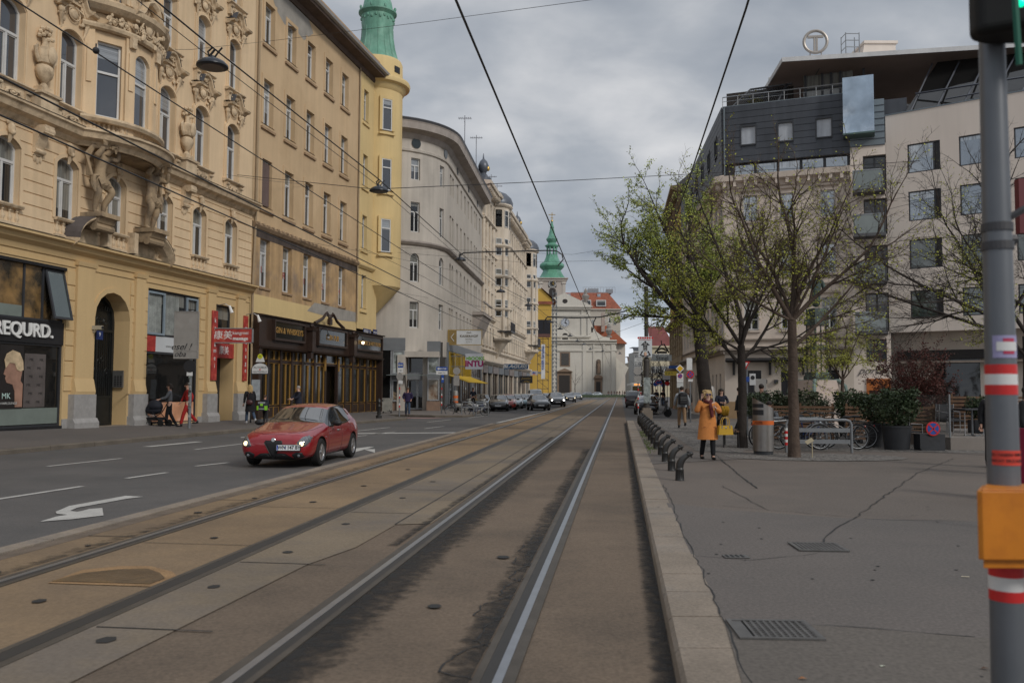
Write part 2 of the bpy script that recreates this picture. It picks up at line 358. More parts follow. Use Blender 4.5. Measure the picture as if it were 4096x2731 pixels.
def mask_mat(m,col,scale,lo,hi,xgrad):
 t=m.node_tree;n=t.nodes;l=t.links;b=n['Principled BSDF'];b.inputs['Base Color'].default_value=(*col,1);b.inputs['Roughness'].default_value=.85
 tcn=n.new('ShaderNodeTexCoord');nz=n.new('ShaderNodeTexNoise');nz.inputs['Scale'].default_value=scale;nz.inputs['Detail'].default_value=8;nz.inputs['Roughness'].default_value=.7;l.new(tcn.outputs['Object'],nz.inputs[0])
 at_=n.new('ShaderNodeAttribute');at_.attribute_name='edge'
 s_=n.new('ShaderNodeMath');s_.operation='ADD';l.new(nz.outputs[0],s_.inputs[0]);l.new(at_.outputs['Fac'],s_.inputs[1])
 mr=n.new('ShaderNodeMapRange');mr.inputs['From Min'].default_value=lo-.12;mr.inputs['From Max'].default_value=hi+.16;mr.inputs['To Max'].default_value=.93;l.new(s_.outputs[0],mr.inputs['Value']);l.new(mr.outputs[0],b.inputs['Alpha'])
mask_mat(dirt,(.014,.013,.012),7.5,.56,.70,0)
def dirt_strip(name,s0,s1,y0,y1,z,vals,mat=dirt):
 """strip whose vertices carry 'edge': 0.5 at the rail fading to -0.5"""
 vs=[];fs=[];ev=[];k=0;ys=[y0+(y1-y0)*i/30 for i in range(31)]
 for i,y in enumerate(ys):
  v=vals(y)
  vs+=[(TX(s0,y),y,z),(TX((s0+s1)/2,y),y,z),(TX(s1,y),y,z)];ev+=[.35*v,.12*v-.1*(1-v),-.4]
 for i in range(30):fs+=[(3*i,3*i+1,3*i+4,3*i+3),(3*i+1,3*i+2,3*i+5,3*i+4)]
 o=MB().add(vs,fs).build(name,mat,kind='structure');a=o.data.attributes.new('edge','FLOAT','POINT')
 a.data.foreach_set('value',ev)
dirt_strip('dirt_along_track',-1.33,-.8,4,34,.013,lambda y:1.0 if y<11 else max(.3,1.15-(y-11)*.05))
dirt_strip('dirt_along_track',-.16,-.48,4,24,.013,lambda y:.75+.25*math.sin(y*2.3))
dirt_strip('dirt_along_track',-1.62,-1.8,9,30,.0175,lambda y:.7)
dirt_strip('dirt_along_kerb',.985,.78,3,43,.013,lambda y:.95)
dirt_strip('dirt_along_kerb',-4.62,-4.95,5,30,.0165,lambda y:.3)
steel=M('rail_steel',(.33,.35,.38),.34,.1,6,metal=.85);steeld=M('rail_black_groove_shade',(.03,.028,.026),.6,.1,6);lip=M('rail_lip',(.075,.064,.052),.6,.25,4,metal=.2,fine=.2)  # groove strips are uncut: recess shade put into the colour; blackened rail shares it
def rail(sc_,side,label,bright=True):
 t=thing('tram_rail',label,'tram rail',(TX(sc_,0),0,0),group='rails of the two tram tracks')
 ang=math.atan(.1255);t.rotation_euler=(0,0,-ang)
 hd=-.03 if side>0 else.03 
 def s_(a,b,z):return MB().box(a,b,3,250,0,z)
 h=.027
 if side>0:
  s_(0-h,h,.022).build('rail_head',steel if bright else steeld,t);s_(-h-.066,-h-.001,.0195).build('groove_shade',steeld,t);s_(-h-.115,-h-.067,.021).build('guard_lip',lip,t);s_(h+.001,h+.07,.0205).build('side_fill',lip,t)
 else:
  s_(-h,h,.022).build('rail_head',steel if bright else M('rail_dull',(.16,.155,.15),.4,.2,5,metal=.5),t);s_(h+.001,h+.062,.0195).build('groove_shade',steeld,t);s_(h+.063,h+.11,.021).build('guard_lip',lip,t);s_(-h-.07,-h-.001,.0205).build('side_fill',lip,t)
rail(0,1,'shiny rail nearest the kerb stones of the right pavement')
rail(-1.47,-1,'shiny rail left of the one nearest the kerb, dark dirt on its right side')
rail(-2.98,1,'blackened rail on the right edge of the sandy slabs, beside the wet patch',False)
rail(-4.47,-1,'thin dull rail nearest the car lanes and the red car')
mb=MB()
def line(a,b,w_=.12,z=.012):
 a=Vector(a);b=Vector(b);d=(b-a).normalized();n_=Vector((-d.y,d.x))*w_/2
 mb.add([(a.x+n_.x,a.y+n_.y,z),(b.x+n_.x,b.y+n_.y,z),(b.x-n_.x,b.y-n_.y,z),(a.x-n_.x,a.y-n_.y,z)],[(0,1,2,3)])
for a,b in[((-9.56,17.9),(-8.99,20.0)),((-7.75,11.2),(-7.06,14.3)),((-6.91,15.6),(-6.62,16.7)),((-6.58,18.1),(-6.2,19.0)),((-8.4,23),(-7.9,25.6)),((-4.99,31.67),(-4.45,33.1)),((-5.6,29),(-5.1,30.5)),((-3.6,36),(-3.0,38.4)),((-6.2,33),(-5.2,37)),((-7.8,27.5),(-7.1,30.2)),((-4.2,43),(-3.3,47)),((-2.5,50),(-1.5,54.5)),((1.2,62),(2.4,68))]:line(a,b)
line((-10.1,24.0),(-9.5,26.4),.28)
line((-6.0,31.6),(-1.6,32.9),.55);line((-9,28.8),(-7.5,29.3),.45)
AR=[gp(160+(x-242)*.6576 if 0 else x*.6576,1700+y*.6576,.013) for x,y in[(242,585),(340,555),(410,543),(345,537),(338,525),(420,490),(765,428),(872,434),(770,446),(640,470),(470,500),(425,520),(470,525),(505,518),(545,508),(622,502),(630,547),(440,570)]]
mb.add([AR[i] for i in range(18)],[(0,1,2,16,17) if 0 else(0,1,2,13,14,15,16,17),(2,3,4,5,11,12,13),(5,6,7,8,9,10,11)])
mb.add([(-4.03,22.26,.013),(-3.86,24.41,.013),(-4.0,24.41,.013),(-4.25,23.76,.013)],[(0,1,2,3)]);mb.add([(-3.48,22.12,.013),(-4.0,23.4,.013),(-3.7,23.5,.013)],[(0,1,2)])
st(mb,'lane_marking',white)
mb=MB()
for k in range(13):y=55+k*1.6;mb.quad((-2.3+.13*(y-58),y,.012),(-2.2+.13*(y-58),y,.012),(-2.1+.13*(y-57),y+.8,.012),(-2.2+.13*(y-57),y+.8,.012))
st(mb,'parking_line',white)
LK=[(-17.8,-6),(-14.0,12),(-12.27,20.8),(-9.95,32.5),(-8.9,36.2),(-7.35,39.8),(-6.0,44.6),(-5.6,46.5),(-6.2,47.6),(-9,49.0),(-20,52.5)]
def kerbstones(path,w_,z1,mat,name,ln=1.1):
 mb=MB();
 for(a,b) in zip(path,path[1:]):
  a=Vector(a);b=Vector(b);d=(b-a);n=max(1,round(d.length/ln));u=d.normalized();q=Vector((-u.y,u.x))*w_
  for i in range(n):
   p=a+d*(i/n)+u*.008;e=a+d*((i+1)/n)-u*.008;zz_=z1+r2.uniform(-.006,.006)
   mb.add([(p.x+.025*(-u.y) if 0 else p.x,p.y,0),(e.x,e.y,0),(e.x,e.y,zz_-.02),(p.x,p.y,zz_-.02),(p.x+q.x*.08,p.y+q.y*.08,zz_),(e.x+q.x*.08,e.y+q.y*.08,zz_),(e.x+q.x,e.y+q.y,zz_),(p.x+q.x,p.y+q.y,zz_)],[(0,1,2,3),(3,2,5,4),(4,5,6,7),(0,3,4,7),(1,6,5,2)])
 return st(mb,name,mat)
kerbstones(LK,.3,.13,granited,'kerb_left',1.6)
mb=MB()
def Lp(u,n=0):return(-14.2596+.2008*u+.9796*n,36.0138+.9796*u-.2008*n)
fz=lambda y:.13+max(0,min(.2,(37-y)*.02))
fl=[Lp(-42),Lp(-24),Lp(-14),Lp(-3),Lp(0),Lp(6),Lp(12),Lp(18),Lp(23.9)]
kl=[LK[0],LK[1],LK[2],(-10.6,29.2),LK[3],LK[4],LK[5],(-6.6,42.5),LK[7]]
for(a,b,c,d) in zip(kl,kl[1:],fl[1:],fl):mb.add([(a[0]-.25,a[1],.126),(b[0]-.25,b[1],.126),(c[0]-.3,c[1],fz(c[1])),(d[0]-.3,d[1],fz(d[1]))],[(0,1,2,3)])
mb.add([(-5.85,46.5,.126),(-6.4,47.5,.126),(-9,48.9,.126),(-20,52.2,.126),(-25,62,.126),(-9.8,59.5,.126)],[(0,1,2,3,4,5)])
st(mb,'pavement_left',pave2)
K2=[(-22,58.5),(-13,54.8),(-8.5,52.6),(-4.5,50.7),(-2.9,50.8),(-2.3,52.2),(-2.4,57),(-2.0,64),(.6,86),(6.8,134),(9,160),(14,205)]
kerbstones(K2,.25,.13,granited,'kerb_far_left',1.6)
mb=MB();mb.add([(x-.2,y+.1,.126) for x,y in K2]+[(-6,205,.126),(-4,90,.126),(-9,75,.126),(-30,75,.126)],[tuple(range(16))]);st(mb,'pavement_far_left',M('pavement_far',(.16,.14,.125),.9,.12,.5,fine=.15))
mb=MB();mb.add([(-11.5,51.2,.01),(-5,48.4,.01),(-3.6,49.4,.01),(-11,52.6,.01)],[(0,1,2,3)]);st(mb,'cycle_crossing',M('red_paint',(.28,.17,.15),.9,.2,1))
mb=MB();y=2.6;
while y<43.6:
 ln=r2.choice([.55,.62,.7,.85,.95]);e=min(y+ln,43.7);a,b=y+.007,e-.007;z=.135+r2.uniform(-.004,.004);wdt=.36 if y<8 else.34
 vs=[(TX(.99,a),a,0),(TX(.99,b),b,0),(TX(.995,a),a,z-.03),(TX(.995,b),b,z-.03),(TX(1.02,a),a,z),(TX(1.02,b),b,z),(TX(.99+wdt,a),a,z),(TX(.99+wdt,b),b,z),(TX(.99+wdt,a),a,0),(TX(.99+wdt,b),b,0)]
 mb.add(vs,[(0,1,3,2),(2,3,5,4),(4,5,7,6),(6,7,9,8),(0,2,4,6,8),(1,3,5,7,9)]);y=e
o=st(mb,'kerb_right',granite)
mb=MB();mb.add([(TX(1.31,2),2,.13),(40,2,.13),(40,40,.13),(20,40,.13),(14,50,.13),(11.2,50,.13),(9.7,46.0,.13),(8.4,44.2,.13),(TX(1.31,43.7),43.7,.13)],[tuple(range(9))])
mb.add([(TX(.99,43.7),43.7,0),(TX(1.31,43.7),43.7,0),(TX(1.31,43.7),43.7,.13),(TX(.99,43.7),43.7,.13)],[(0,1,2,3)])
st(mb,'pavement_right',pave)
mb=MB();P=[(1.34+.0,2.4),(1.36,5.5),(2.07,11.6),(2.75,10.9),(3.9,10.3),(8.5,9.6),(9,7),(9,2.4)];mb.add([(x,y,.134) for x,y in P],[tuple(range(len(P)))]);st(mb,'pavement_patch',pave2)
mb=MB();P=[gp(x,y,.1375) for x,y in[(2900,2488),(3300,2500),(3700,2530),(4200,2570),(4300,2800),(2990,2800)]];mb.add(P,[tuple(range(6))]);st(mb,'pavement_patch',M('pavement_dark',(.112,.098,.085),.9,.15,.5,fine=.25))
cob=bpy.data.materials.new('cobbles');cob.use_nodes=True;t=cob.node_tree;n=t.nodes;l=t.links;b=n['Principled BSDF'];b.inputs['Roughness'].default_value=.8
tcn=n.new('ShaderNodeTexCoord');v1=n.new('ShaderNodeTexVoronoi');v1.feature='DISTANCE_TO_EDGE';v1.inputs['Scale'].default_value=7.5;v1.inputs['Randomness'].default_value=.55;l.new(tcn.outputs['Object'],v1.inputs[0])
r=n.new('ShaderNodeValToRGB');r.color_ramp.elements[0].position=.02;r.color_ramp.elements[0].color=(.045,.04,.034,1);r.color_ramp.elements[1].position=.14;r.color_ramp.elements[1].color=(.17,.155,.14,1);l.new(v1.outputs['Distance'],r.inputs[0])
v2=n.new('ShaderNodeTexVoronoi');v2.inputs['Scale'].default_value=7.5;v2.inputs['Randomness'].default_value=.55;l.new(tcn.outputs['Object'],v2.inputs[0])
mr=n.new('ShaderNodeMapRange');mr.inputs['To Min'].default_value=.75;mr.inputs['To Max'].default_value=1.25;sp_=n.new('ShaderNodeSeparateXYZ');l.new(v2.outputs['Color'],sp_.inputs[0]);l.new(sp_.outputs[0],mr.inputs['Value'])
vs_=n.new('ShaderNodeVectorMath');vs_.operation='SCALE';l.new(r.outputs[0],vs_.inputs[0]);l.new(mr.outputs[0],vs_.inputs['Scale']);l.new(vs_.outputs[0],b.inputs['Base Color'])
bp=n.new('ShaderNodeBump');bp.inputs['Strength'].default_value=.8;bp.inputs['Distance'].default_value=.03;l.new(v1.outputs['Distance'],bp.inputs['Height']);l.new(bp.outputs[0],b.inputs['Normal'])
mb=MB();mb.add([(6.9+2.05*math.cos(k*.2618)+.0,19.75+1.15*math.sin(k*.2618),.141) for k in range(24)],[tuple(range(24))]);mb.add([(x,y,.134) for x,y in[(4.6,21.5),(5.6,21.0),(5.9,22),(10.2,21.6),(16,20),(26,19),(26,36),(14,42),(6.9,42.5),(6.2,36)]],[tuple(range(10))]);st(mb,'cobbles',cob)
mb=MB();mb.add([(x,y,.1375) for x,y in[(2.75,17.6),(5.9,19.6),(6.3,21),(3.6,21)]],[(0,1,2,3)]);st(mb,'pavement_patch',pave2)
mb=MB()
def crack(pts,w_=.012,z=.1395,seed=1):
 q=random.Random(seed);P=[gp(x,y,z) for x,y in pts];out=[]
 for a,b in zip(P,P[1:]):
  nn=max(2,int((b-a).length/.18))
  for i in range(nn):out.append(a.lerp(b,i/nn)+Vector((q.uniform(-.02,.02),q.uniform(-.03,.03),0)))
 out.append(P[-1])
 for a,b in zip(out,out[1:]):
  d=(b-a).normalized();s_=Vector((-d.y,d.x,0))*w_*q.uniform(.5,1.2);mb.add([a+s_,b+s_,b-s_,a-s_],[(0,1,2,3)])
crack([(2855,1812),(2960,1900),(3028,1951)]);crack([(2888,1942),(3068,2035),(3500,2076),(3860,2082)],.006,seed=2);crack([(3815,1832),(3670,1890),(3500,2010),(3425,2065),(3330,2120),(3275,2178)],.008,seed=3)
crack([(2690,2003),(2880,2020),(3068,2035)],.005,seed=4);crack([(2780,2222),(3000,2240),(3270,2210)],.005,seed=5);crack([(2900,2485),(3400,2505),(3900,2545)],.005,seed=6);crack([(2999,1951),(3028,1951)],.006,seed=7);crack([(3300,1870),(3900,1898)],.004,seed=8)
crack([(2655,1935),(2672,1975),(2690,2003),(2715,2090),(2790,2240),(2860,2400),(2930,2560),(3010,2731)],.005,seed=9)
for i in range(150):c_=(r2.uniform(1.6,9),r2.uniform(4.5,18));s_=r2.uniform(.008,.02);mb.add([(c_[0]+s_*math.cos(a),c_[1]+s_*math.sin(a),.139) for a in(0,1.2,2.4,3.7,5)],[(0,1,2,3,4)])
st(mb,'pavement_crack',tar)
mb=MB()
def ccrack(pts,seed,w_=.012,z=.0215):
 global mb
 q=random.Random(seed);out=[Vector(p) for p in pts]
 for a,b in zip(out,out[1:]):
  k=4;pr=a
  for i in range(1,k+1):
   c=a.lerp(b,i/k)+Vector((q.uniform(-.02,.02),q.uniform(-.02,.02)));d=(c-pr).normalized();s_=Vector((-d.y,d.x))*w_*q.uniform(.4,1)
   mb.add([(pr.x+s_.x,pr.y+s_.y,z),(c.x+s_.x,c.y+s_.y,z),(c.x-s_.x,c.y-s_.y,z),(pr.x-s_.x,pr.y-s_.y,z)],[(0,1,2,3)]);pr=c
for sd in range(9):
 y=4.9+sd*.62;q=random.Random(sd);w0=q.uniform(.1,.24)
 ccrack([(TX(-.14,y),y),(TX(-.14-w0,y+.12),y+.12),(TX(-.14-w0*.9,y+.42),y+.42),(TX(-.14-w0*.5,y+.6),y+.6),(TX(-.14,y+.75),y+.75)],sd,.008,.0145)
st(mb,'track_crack',tar)
mb=MB();q=random.Random(5)
for k in range(420):
 y=q.choice([22.5,25,28.5,31])+q.gauss(0,.8);x=TX(1.36+abs(q.gauss(0,.12)),y);h=q.uniform(.02,.05);a=q.uniform(0,6.3)
 mb.add([(x,y,.135),(x+.02*math.cos(a),y+.02*math.sin(a),.135),(x+.015,y+.01,.135+h)],[(0,1,2)])
mb.build('grass',M('weed',(.07,.10,.02),.8),kind='stuff',label='green weeds and moss growing along the back of the kerb stones',cat='weeds')
def grate(P,nb,label,solid=0):
 P=[Vector(p) for p in P];o=(P[0]+P[1]+P[2]+P[3])/4;ux=(P[1]-P[0]);W_=ux.length;D_=(P[3]-P[0]).length;t=thing('drain_grate',label,'drain grate',(o.x,o.y,.1385),math.atan2(ux.y,ux.x))
 a=MB();a.box(-W_/2,W_/2,-D_/2,D_/2,.0005,.0015);a.build('shaft',M('shaft_black',(.008,.008,.008),.9),t)
 b=MB();b.box(-W_/2,W_/2,-D_/2,-D_/2+.03,.0,.012);b.box(-W_/2,W_/2,D_/2-.03,D_/2,.0,.012);b.box(-W_/2,-W_/2+.03,-D_/2+.03,D_/2-.03,0,.012);b.box(W_/2-.03,W_/2,-D_/2+.03,D_/2-.03,0,.012);im=M('cast_iron',(.13,.125,.12),.5,.25,8,metal=.4);b.build('frame',im,t)
 c=MB();x0=-W_/2+.03+solid
 if solid:c.box(-W_/2+.03,x0-.02,-D_/2+.03,D_/2-.03,.002,.006)
 for i in range(nb+1):x=x0+(W_/2-.03-x0)*i/nb;c.box(x-.008,x+.008,-D_/2+.03,D_/2-.03,.002,.010)
 for j in range(1,5 if D_<.4 else 9):y=-D_/2+.03+(D_-.06)*j/(5 if D_<.4 else 9);c.box(x0,W_/2-.03,y-.006,y+.006,.002,.009)
 c.build('bars',im,t)
grate([gp(2940,2562,.13),gp(3285,2568,.13),gp(3235,2487,.13),gp(2922,2487,.13)],9,'large square iron drain grate with a concrete strip, nearest the camera',.08)
grate([gp(3180,2205,.13),gp(3382,2208,.13),gp(3362,2180,.13),gp(3166,2174,.13)],11,'smaller iron drain grate farther up the pavement, at the end of a crack')
t=thing('hydrant_cover','small iron cover set in the pavement between kerb and grate','cover',(2.02,7.84,.139));MB().box(-.11,.11,-.07,.07,0,.006).build('plate',_M['cast_iron'],t);mb=MB();[mb.box(-.09+i*.045,-.07+i*.045,-.05,.05,.006,.010) for i in range(4)];mb.build('ribs',tar,t)
for i,(x,y,lab) in enumerate([(3920,2675,'dry brown leaf lying near the foot of the signal pole'),(3190,2715,'tiny orange leaf at the bottom edge of the pavement'),(3525,2665,'pale scrap of paper on the pavement near the camera'),(3845,2306,'broken cigarette end lying on the grey pavement')]):
 p=gp(x,y,.14);mb=MB();a=i*1.3
 if i<2:mb.add([(0,0,.002),(.025,.012,.012),(.05,0,.004),(.025,-.014,.01)],[(0,1,3),(1,2,3)])
 elif i==2:mb.add([(0,0,.001),(.03,.005,.006),(.025,.02,.002),(-.003,.016,.005)],[(0,1,2,3)])
 else:mb.tube([(0,0,.004),(.06,-.01,.004)],.004,6)
 tag(mb.build(['leaf','leaf','paper_scrap','cigarette_end'][i],M('litter%d'%i,[(.09,.05,.03),(.3,.13,.05),(.4,.42,.33),(.45,.4,.3)][i],.8)),lab,['leaf','leaf','litter','litter'][i]).location=p
# ================================================================== cream house with giant figures (left)
LA=math.atan2(36.0138*0+.9796,.2008)
def facade_root(name,label,cat,x,y,dx,dy,group=None):return thing(name,label,cat,(x,y,0),math.atan2(dy,dx),group)
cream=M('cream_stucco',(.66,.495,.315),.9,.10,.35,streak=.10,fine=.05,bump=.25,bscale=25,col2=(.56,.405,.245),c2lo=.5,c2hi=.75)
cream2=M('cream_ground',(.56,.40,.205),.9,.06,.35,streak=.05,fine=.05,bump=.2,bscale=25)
orn=M('ornament_stone',(.58,.45,.30),.9,.22,2.5,streak=.12,fine=.12,bump=.5,bscale=14,col2=(.30,.22,.14),c2lo=.5,c2hi=.7)
ornd=M('statue_stone',(.32,.235,.145),.9,.3,1.6,streak=.2,fine=.12,bump=.5,bscale=18,col2=(.13,.10,.075),c2lo=.48,c2hi=.68)
lead=M('lead_flashing',(.10,.105,.12),.5,.2,2,metal=.3)
wfr=M('window_frame_white',(.55,.55,.54),.5,.08,2)
wfb=M('window_frame_dark',(.035,.037,.042),.45,.1,3)
blackp=M('black_panel',(.018,.018,.02),.4,.2,2)
stucwhite=M('sign_white',(.72,.72,.70),.5,.05,2)
granp=M('granite_plinth',(.30,.29,.28),.85,.15,6,fine=.25)
def baluster(mb,x,y,z,h,s=1.0,seg=8):
 p=[(.075,0),(.075,.06),(.045,.1),(.085,.3),(.08,.38),(.045,.62),(.04,.72),(.07,.8),(.055,.88),(.08,.94),(.08,1)]
 mb.lathe((x,y,z),[(r*s,q*h) for r,q in p],seg)
def balustrade(root,x0,x1,z0,z1,y,nb,mat=None,name='balustrade'):
 mat=mat or orn;t=MB();t.prof(x0,x1,[(y+.14,z1-.1),(y-.16,z1-.1),(y-.2,z1-.04),(y-.2,z1),(y+.14,z1)]);t.box(x0,x1,y-.12,y+.1,z0,z0+.08);b=t.build(name,mat,root)
 for i in range(nb):
  m=MB();baluster(m,0,0,0,z1-z0-.18);o=m.build('baluster',mat,b,smooth='auto') if i==0 else None
  if i==0:first=o
  else:o=first.copy();C.objects.link(o)
  o.location=(x0+(x1-x0)*(i+.5)/nb,y-.02,z0+.08)
 return b
def relief(mb,cx,cz,w_,h,y,seed,n=26,r=.07,d=.5):
 """carved foliage/cartouche relief: many small lobes and curls around a shield"""
 q=random.Random(seed)
 mb.ell((cx,y-.03,cz),(w_*.16,.09,h*.24),10,6);mb.tube([(cx+w_*.2*math.cos(a),y-.07,cz+h*.3*math.sin(a)) for a in[i*.45 for i in range(15)]],.022,5)
 for s in(-1,1):
  for k in range(n//2):
   t=(k+.5)/(n/2);a=-1.2+2.6*t+q.uniform(-.15,.15);rr=.28+.22*q.random()
   x=cx+s*w_*(.12+rr*abs(math.cos(a))*1.0)*(.75+.5*q.random());z=cz+h*rr*math.sin(a)*1.25
   mb.ell((x,y-.02-q.random()*.05,z),(r*q.uniform(.6,1.4),r*.8,r*q.uniform(.6,1.4)),6,4)
  pts=[(cx+s*w_*(.44-.10*(i/14)*math.cos(i*.55)),y-.06,cz-h*.2+h*.16*(1-i/16)*math.sin(i*.55)) for i in range(13)]
  mb.tube(pts,[.035*(1-i/20) for i in range(13)],5)
  mb.tube([(cx+s*w_*.05,y-.05,cz+h*.35),(cx+s*w_*.3,y-.08,cz+h*.2),(cx+s*w_*.42,y-.06,cz-h*.1),(cx+s*w_*.36,y-.05,cz-h*.34)],[.03,.045,.035,.02],5)
 return mb
def hood(root,cx,w_,z,seed,arch=.3):
 """curved, broken window pediment with a relief below it"""
 hw=w_/2+.32;path=[(-hw,0),(-hw*.62,0.02),(-hw*.55,.14),(-hw*.33,.5),(-hw*.14,.62),(0,.64),(hw*.14,.62),(hw*.33,.5),(hw*.55,.14),(hw*.62,0.02),(hw,0)]
 t=MB();pr=[(0,-.1),(.18,-.08),(.24,.0),(.38,.03),(.42,.1),(0,.12)];n=len(path)
 vs=[];fs=[]
 for i,(x,z_) in enumerate(path):
  k=1.15 if(i in(0,1,n-2,n-1)) else.8
  vs+=[(cx+x,-p*k,z+z_+q) for p,q in pr]
 m=len(pr)
 for i in range(n-1):fs+=[(i*m+q,(i+1)*m+q,(i+1)*m+(q+1)%m,i*m+(q+1)%m) for q in range(m)]
 fs+=[tuple(range(m)),tuple(range((n-1)*m,n*m))]
 t.add(vs,fs);b=t.build('window_hood',orn,root)
 f=MB();
 for s in(-1,1):
  a,c=(path[2],path[3]) if s<0 else(path[8],path[7]);f.add([(cx+a[0],-.36,z+a[1]+.12),(cx+c[0],-.36,z+c[1]+.14),(cx+c[0],-.01,z+c[1]+.2),(cx+a[0],-.01,z+a[1]+.2)],[(0,1,2,3)])
  e0,e1=(path[0],path[1]) if s<0 else(path[10],path[9]);f.add([(cx+e0[0],-.48,z+.125),(cx+e1[0],-.48,z+.125),(cx+e1[0],-.01,z+.2),(cx+e0[0],-.01,z+.2)],[(0,1,2,3)])
 f.build('flashing',lead,b)
 r=relief(MB(),cx,z-.12,w_+.3,.75,-.04,seed);
 for s in(-1,1):
  r.ell((cx+s*(hw-.2),-.12,z-.22),(.12,.12,.16),8,6);r.tube([(cx+s*(hw-.2),-.12,z-.3),(cx+s*(hw-.24),-.08,z-.55),(cx+s*(hw-.3),-.04,z-.8)],[.09,.06,.03],6)
 r.build('relief',orn,b,smooth='auto');return b
def surround(mb,x0,x1,z0,z1,rise,y,w_=.16,d=.06):
 o=contour(x0-w_,x1+w_,z0,z1+w_,rise*1.15 if rise else 0);i_=contour(x0,x1,z0,z1,rise);ring(mb,o,i_,y-d,y)
def consolebr(mb,x,z1,h,y=0,w_=.34,d=.5):
 pts=[]
 mb.prof(x-w_/2,x+w_/2,[(y,z1-h),(y-.08,z1-h),(y-.12,z1-h*.75),(y-d*.45,z1-h*.55),(y-d*.55,z1-h*.3),(y-d,z1-h*.28),(y-d,z1-.02),(y,z1-.02)])
 mb.tube([(x-w_/2-.03,y-d+.12,z1-.18),(x+w_/2+.03,y-d+.12,z1-.18)],.14,10);mb.tube([(x-w_/2-.02,y-.12,z1-h*.85),(x+w_/2+.02,y-.12,z1-h*.85)],.09,8)
 for k in(-1,0,1):mb.ell((x+k*w_*.3,y-.05,z1-h-.1-.05*(k==0)),(.06,.06,.12),6,4)
B1=facade_root('apartment_building','ornate cream house with two giant stone figures carrying a bowed oriel over its arched door','building',-14.2596,36.0138,.2008,.9796)
X0,X1=-24.0,6.5
cols=[-20.1,-17.4,-14.7,-11.95,-9.15,-6.45,-3.8,-.75,1.83,4.5]
W_=1.08
gops=[(-9.5,-6.3,.28,5.75),(-13.0,-9.62,.28,5.75),(-4.8,-2.8,.14,5.2,1.0),(-1.65,2.1,.18,5.65),(3.45,5.1,.1,5.5),(-18,-14.3,.3,5.7),(-23,-19.5,.3,5.7)]
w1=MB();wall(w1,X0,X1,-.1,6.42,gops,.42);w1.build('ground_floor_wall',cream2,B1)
rw=MB()
for a,b in[(-6.28,-5.85),(-2.78+.0,-2.55),(2.12,2.55),(-1.95,-1.67)]:
 z=1.5
 while z<5.6:rw.box(a+.01,b-.01,-.035,0,z+.02,z+.5);z+=.53
for a,b in[(-5.85,-4.95),(-2.55,-1.95),(2.6,3.25),(5.2,5.9)]:
 rw.box(a,b,-.12,0,1.5,5.95);rw.prof(a-.06,b+.06,[(0,1.4),(-.22,1.4),(-.24,1.5),(-.14,1.95),(0,1.95)]);rw.prof(a-.05,b+.05,[(0,5.95),(-.16,5.95),(-.2,6.1),(0,6.1)])
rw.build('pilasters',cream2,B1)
ring_=MB();ring(ring_,contour(-4.95,-2.65,1.4,5.38,1.15),contour(-4.8,-2.8,1.4,5.2,1.0),-.05,0);ring_.build('door_surround',cream2,B1)
gp_=MB()
for a,b in[(-6.0,-4.85),(-2.7,-1.8),(2.5,3.35),(5.15,6.1)]:gp_.box(a,b,-.24,.0,.0,1.4);gp_.prof(a-.06,b+.06,[(0,-.05),(-.34,-.05),(-.34,.4),(-.25,.55),(0,.55)])
gp_.box(-6.3,-6.05,-.03,0,-.05,.55);gp_.box(-1.78,-1.66,-.03,0,-.05,.45);gp_.box(2.12,2.48,-.03,0,-.05,.4);gp_.build('granite_plinth',granp,B1)
gp_=MB();gp_.box(-5.0,-2.6,-.12,.42,.0,.22);gp_.build('doorstep',granite,B1)
c_=MB();c_.prof(X0,X1,[(0,6.1),(-.05,6.12),(-.1,6.3),(-.28,6.42),(-.34,6.55),(-.5,6.6),(-.5,6.68),(0,6.8)]);c_.box(X0,X1,-.04,0,5.86,5.92);c_.build('ledge',cream2,B1)
f_=MB();f_.add([(X0,-.52,6.685),(X1,-.52,6.685),(X1,0,6.81),(X0,0,6.81)],[(0,1,2,3)]);f_.build('flashing',lead,B1)
ops=[(c-W_/2,c+W_/2,7.42,9.62,.28) for c in cols];
w2=MB();wall(w2,X0,X1,6.8,10.2,ops,.3,rust=.035,course=.4);w2.build('first_floor_wall',cream,B1)
for c in cols:
 window(B1,c-W_/2,c+W_/2,7.42,9.62,.28,.22,wfr,G2,'sash',trans=.66)
 balustrade(B1,c-W_/2-.06,c+W_/2+.06,6.8,7.45,-.02,4)
 k=MB();surround(k,c-W_/2,c+W_/2,7.42,9.62,.28,-.03,.13,.04);k.build('window_surround',cream,B1)
 k=MB();k.ell((c,-.14,9.85),(.13,.13,.2),8,6);k.ell((c,-.2,9.72),(.09,.1,.1),8,6);k.ell((c,-.1,10.05),(.17,.1,.1),8,6);k.tube([(c,-.12,9.66),(c,-.06,9.4)],[.09,.04],6);k.build('keystone_mask',orn,B1,smooth='auto')
BC,BR=-3.75,2.02 
def bow(n_,out,hw,k=14):
 rr=(hw*hw+out*out)/(2*out);a=math.asin(min(1,hw/rr)) if out<hw else math.pi/2
 return[(BC+rr*math.sin(-a+2*a*i/k),-n_-(rr*math.cos(-a+2*a*i/k)-(rr-out))) for i in range(k+1)]
def bowpath(n_,out,hw):return[(X0,-n_)]+bow(n_,out,hw)+[(X1,-n_)]
pr=[(0,10.2),(.08,10.2),(.2,10.36),(.42,10.44),(.5,10.62),(.58,10.66),(.58,10.74),(0,10.8)]
c_=MB();c_.sweep(bowpath(0,1.15,2.3),pr);c_.build('ledge',orn,B1)
f_=MB();bp_=bow(0,1.1,2.2);f_.add([(x,y,10.19) for x,y in bp_],[tuple(range(len(bp_)))]);f_.build('oriel_soffit',ornd,B1)
m=MB();
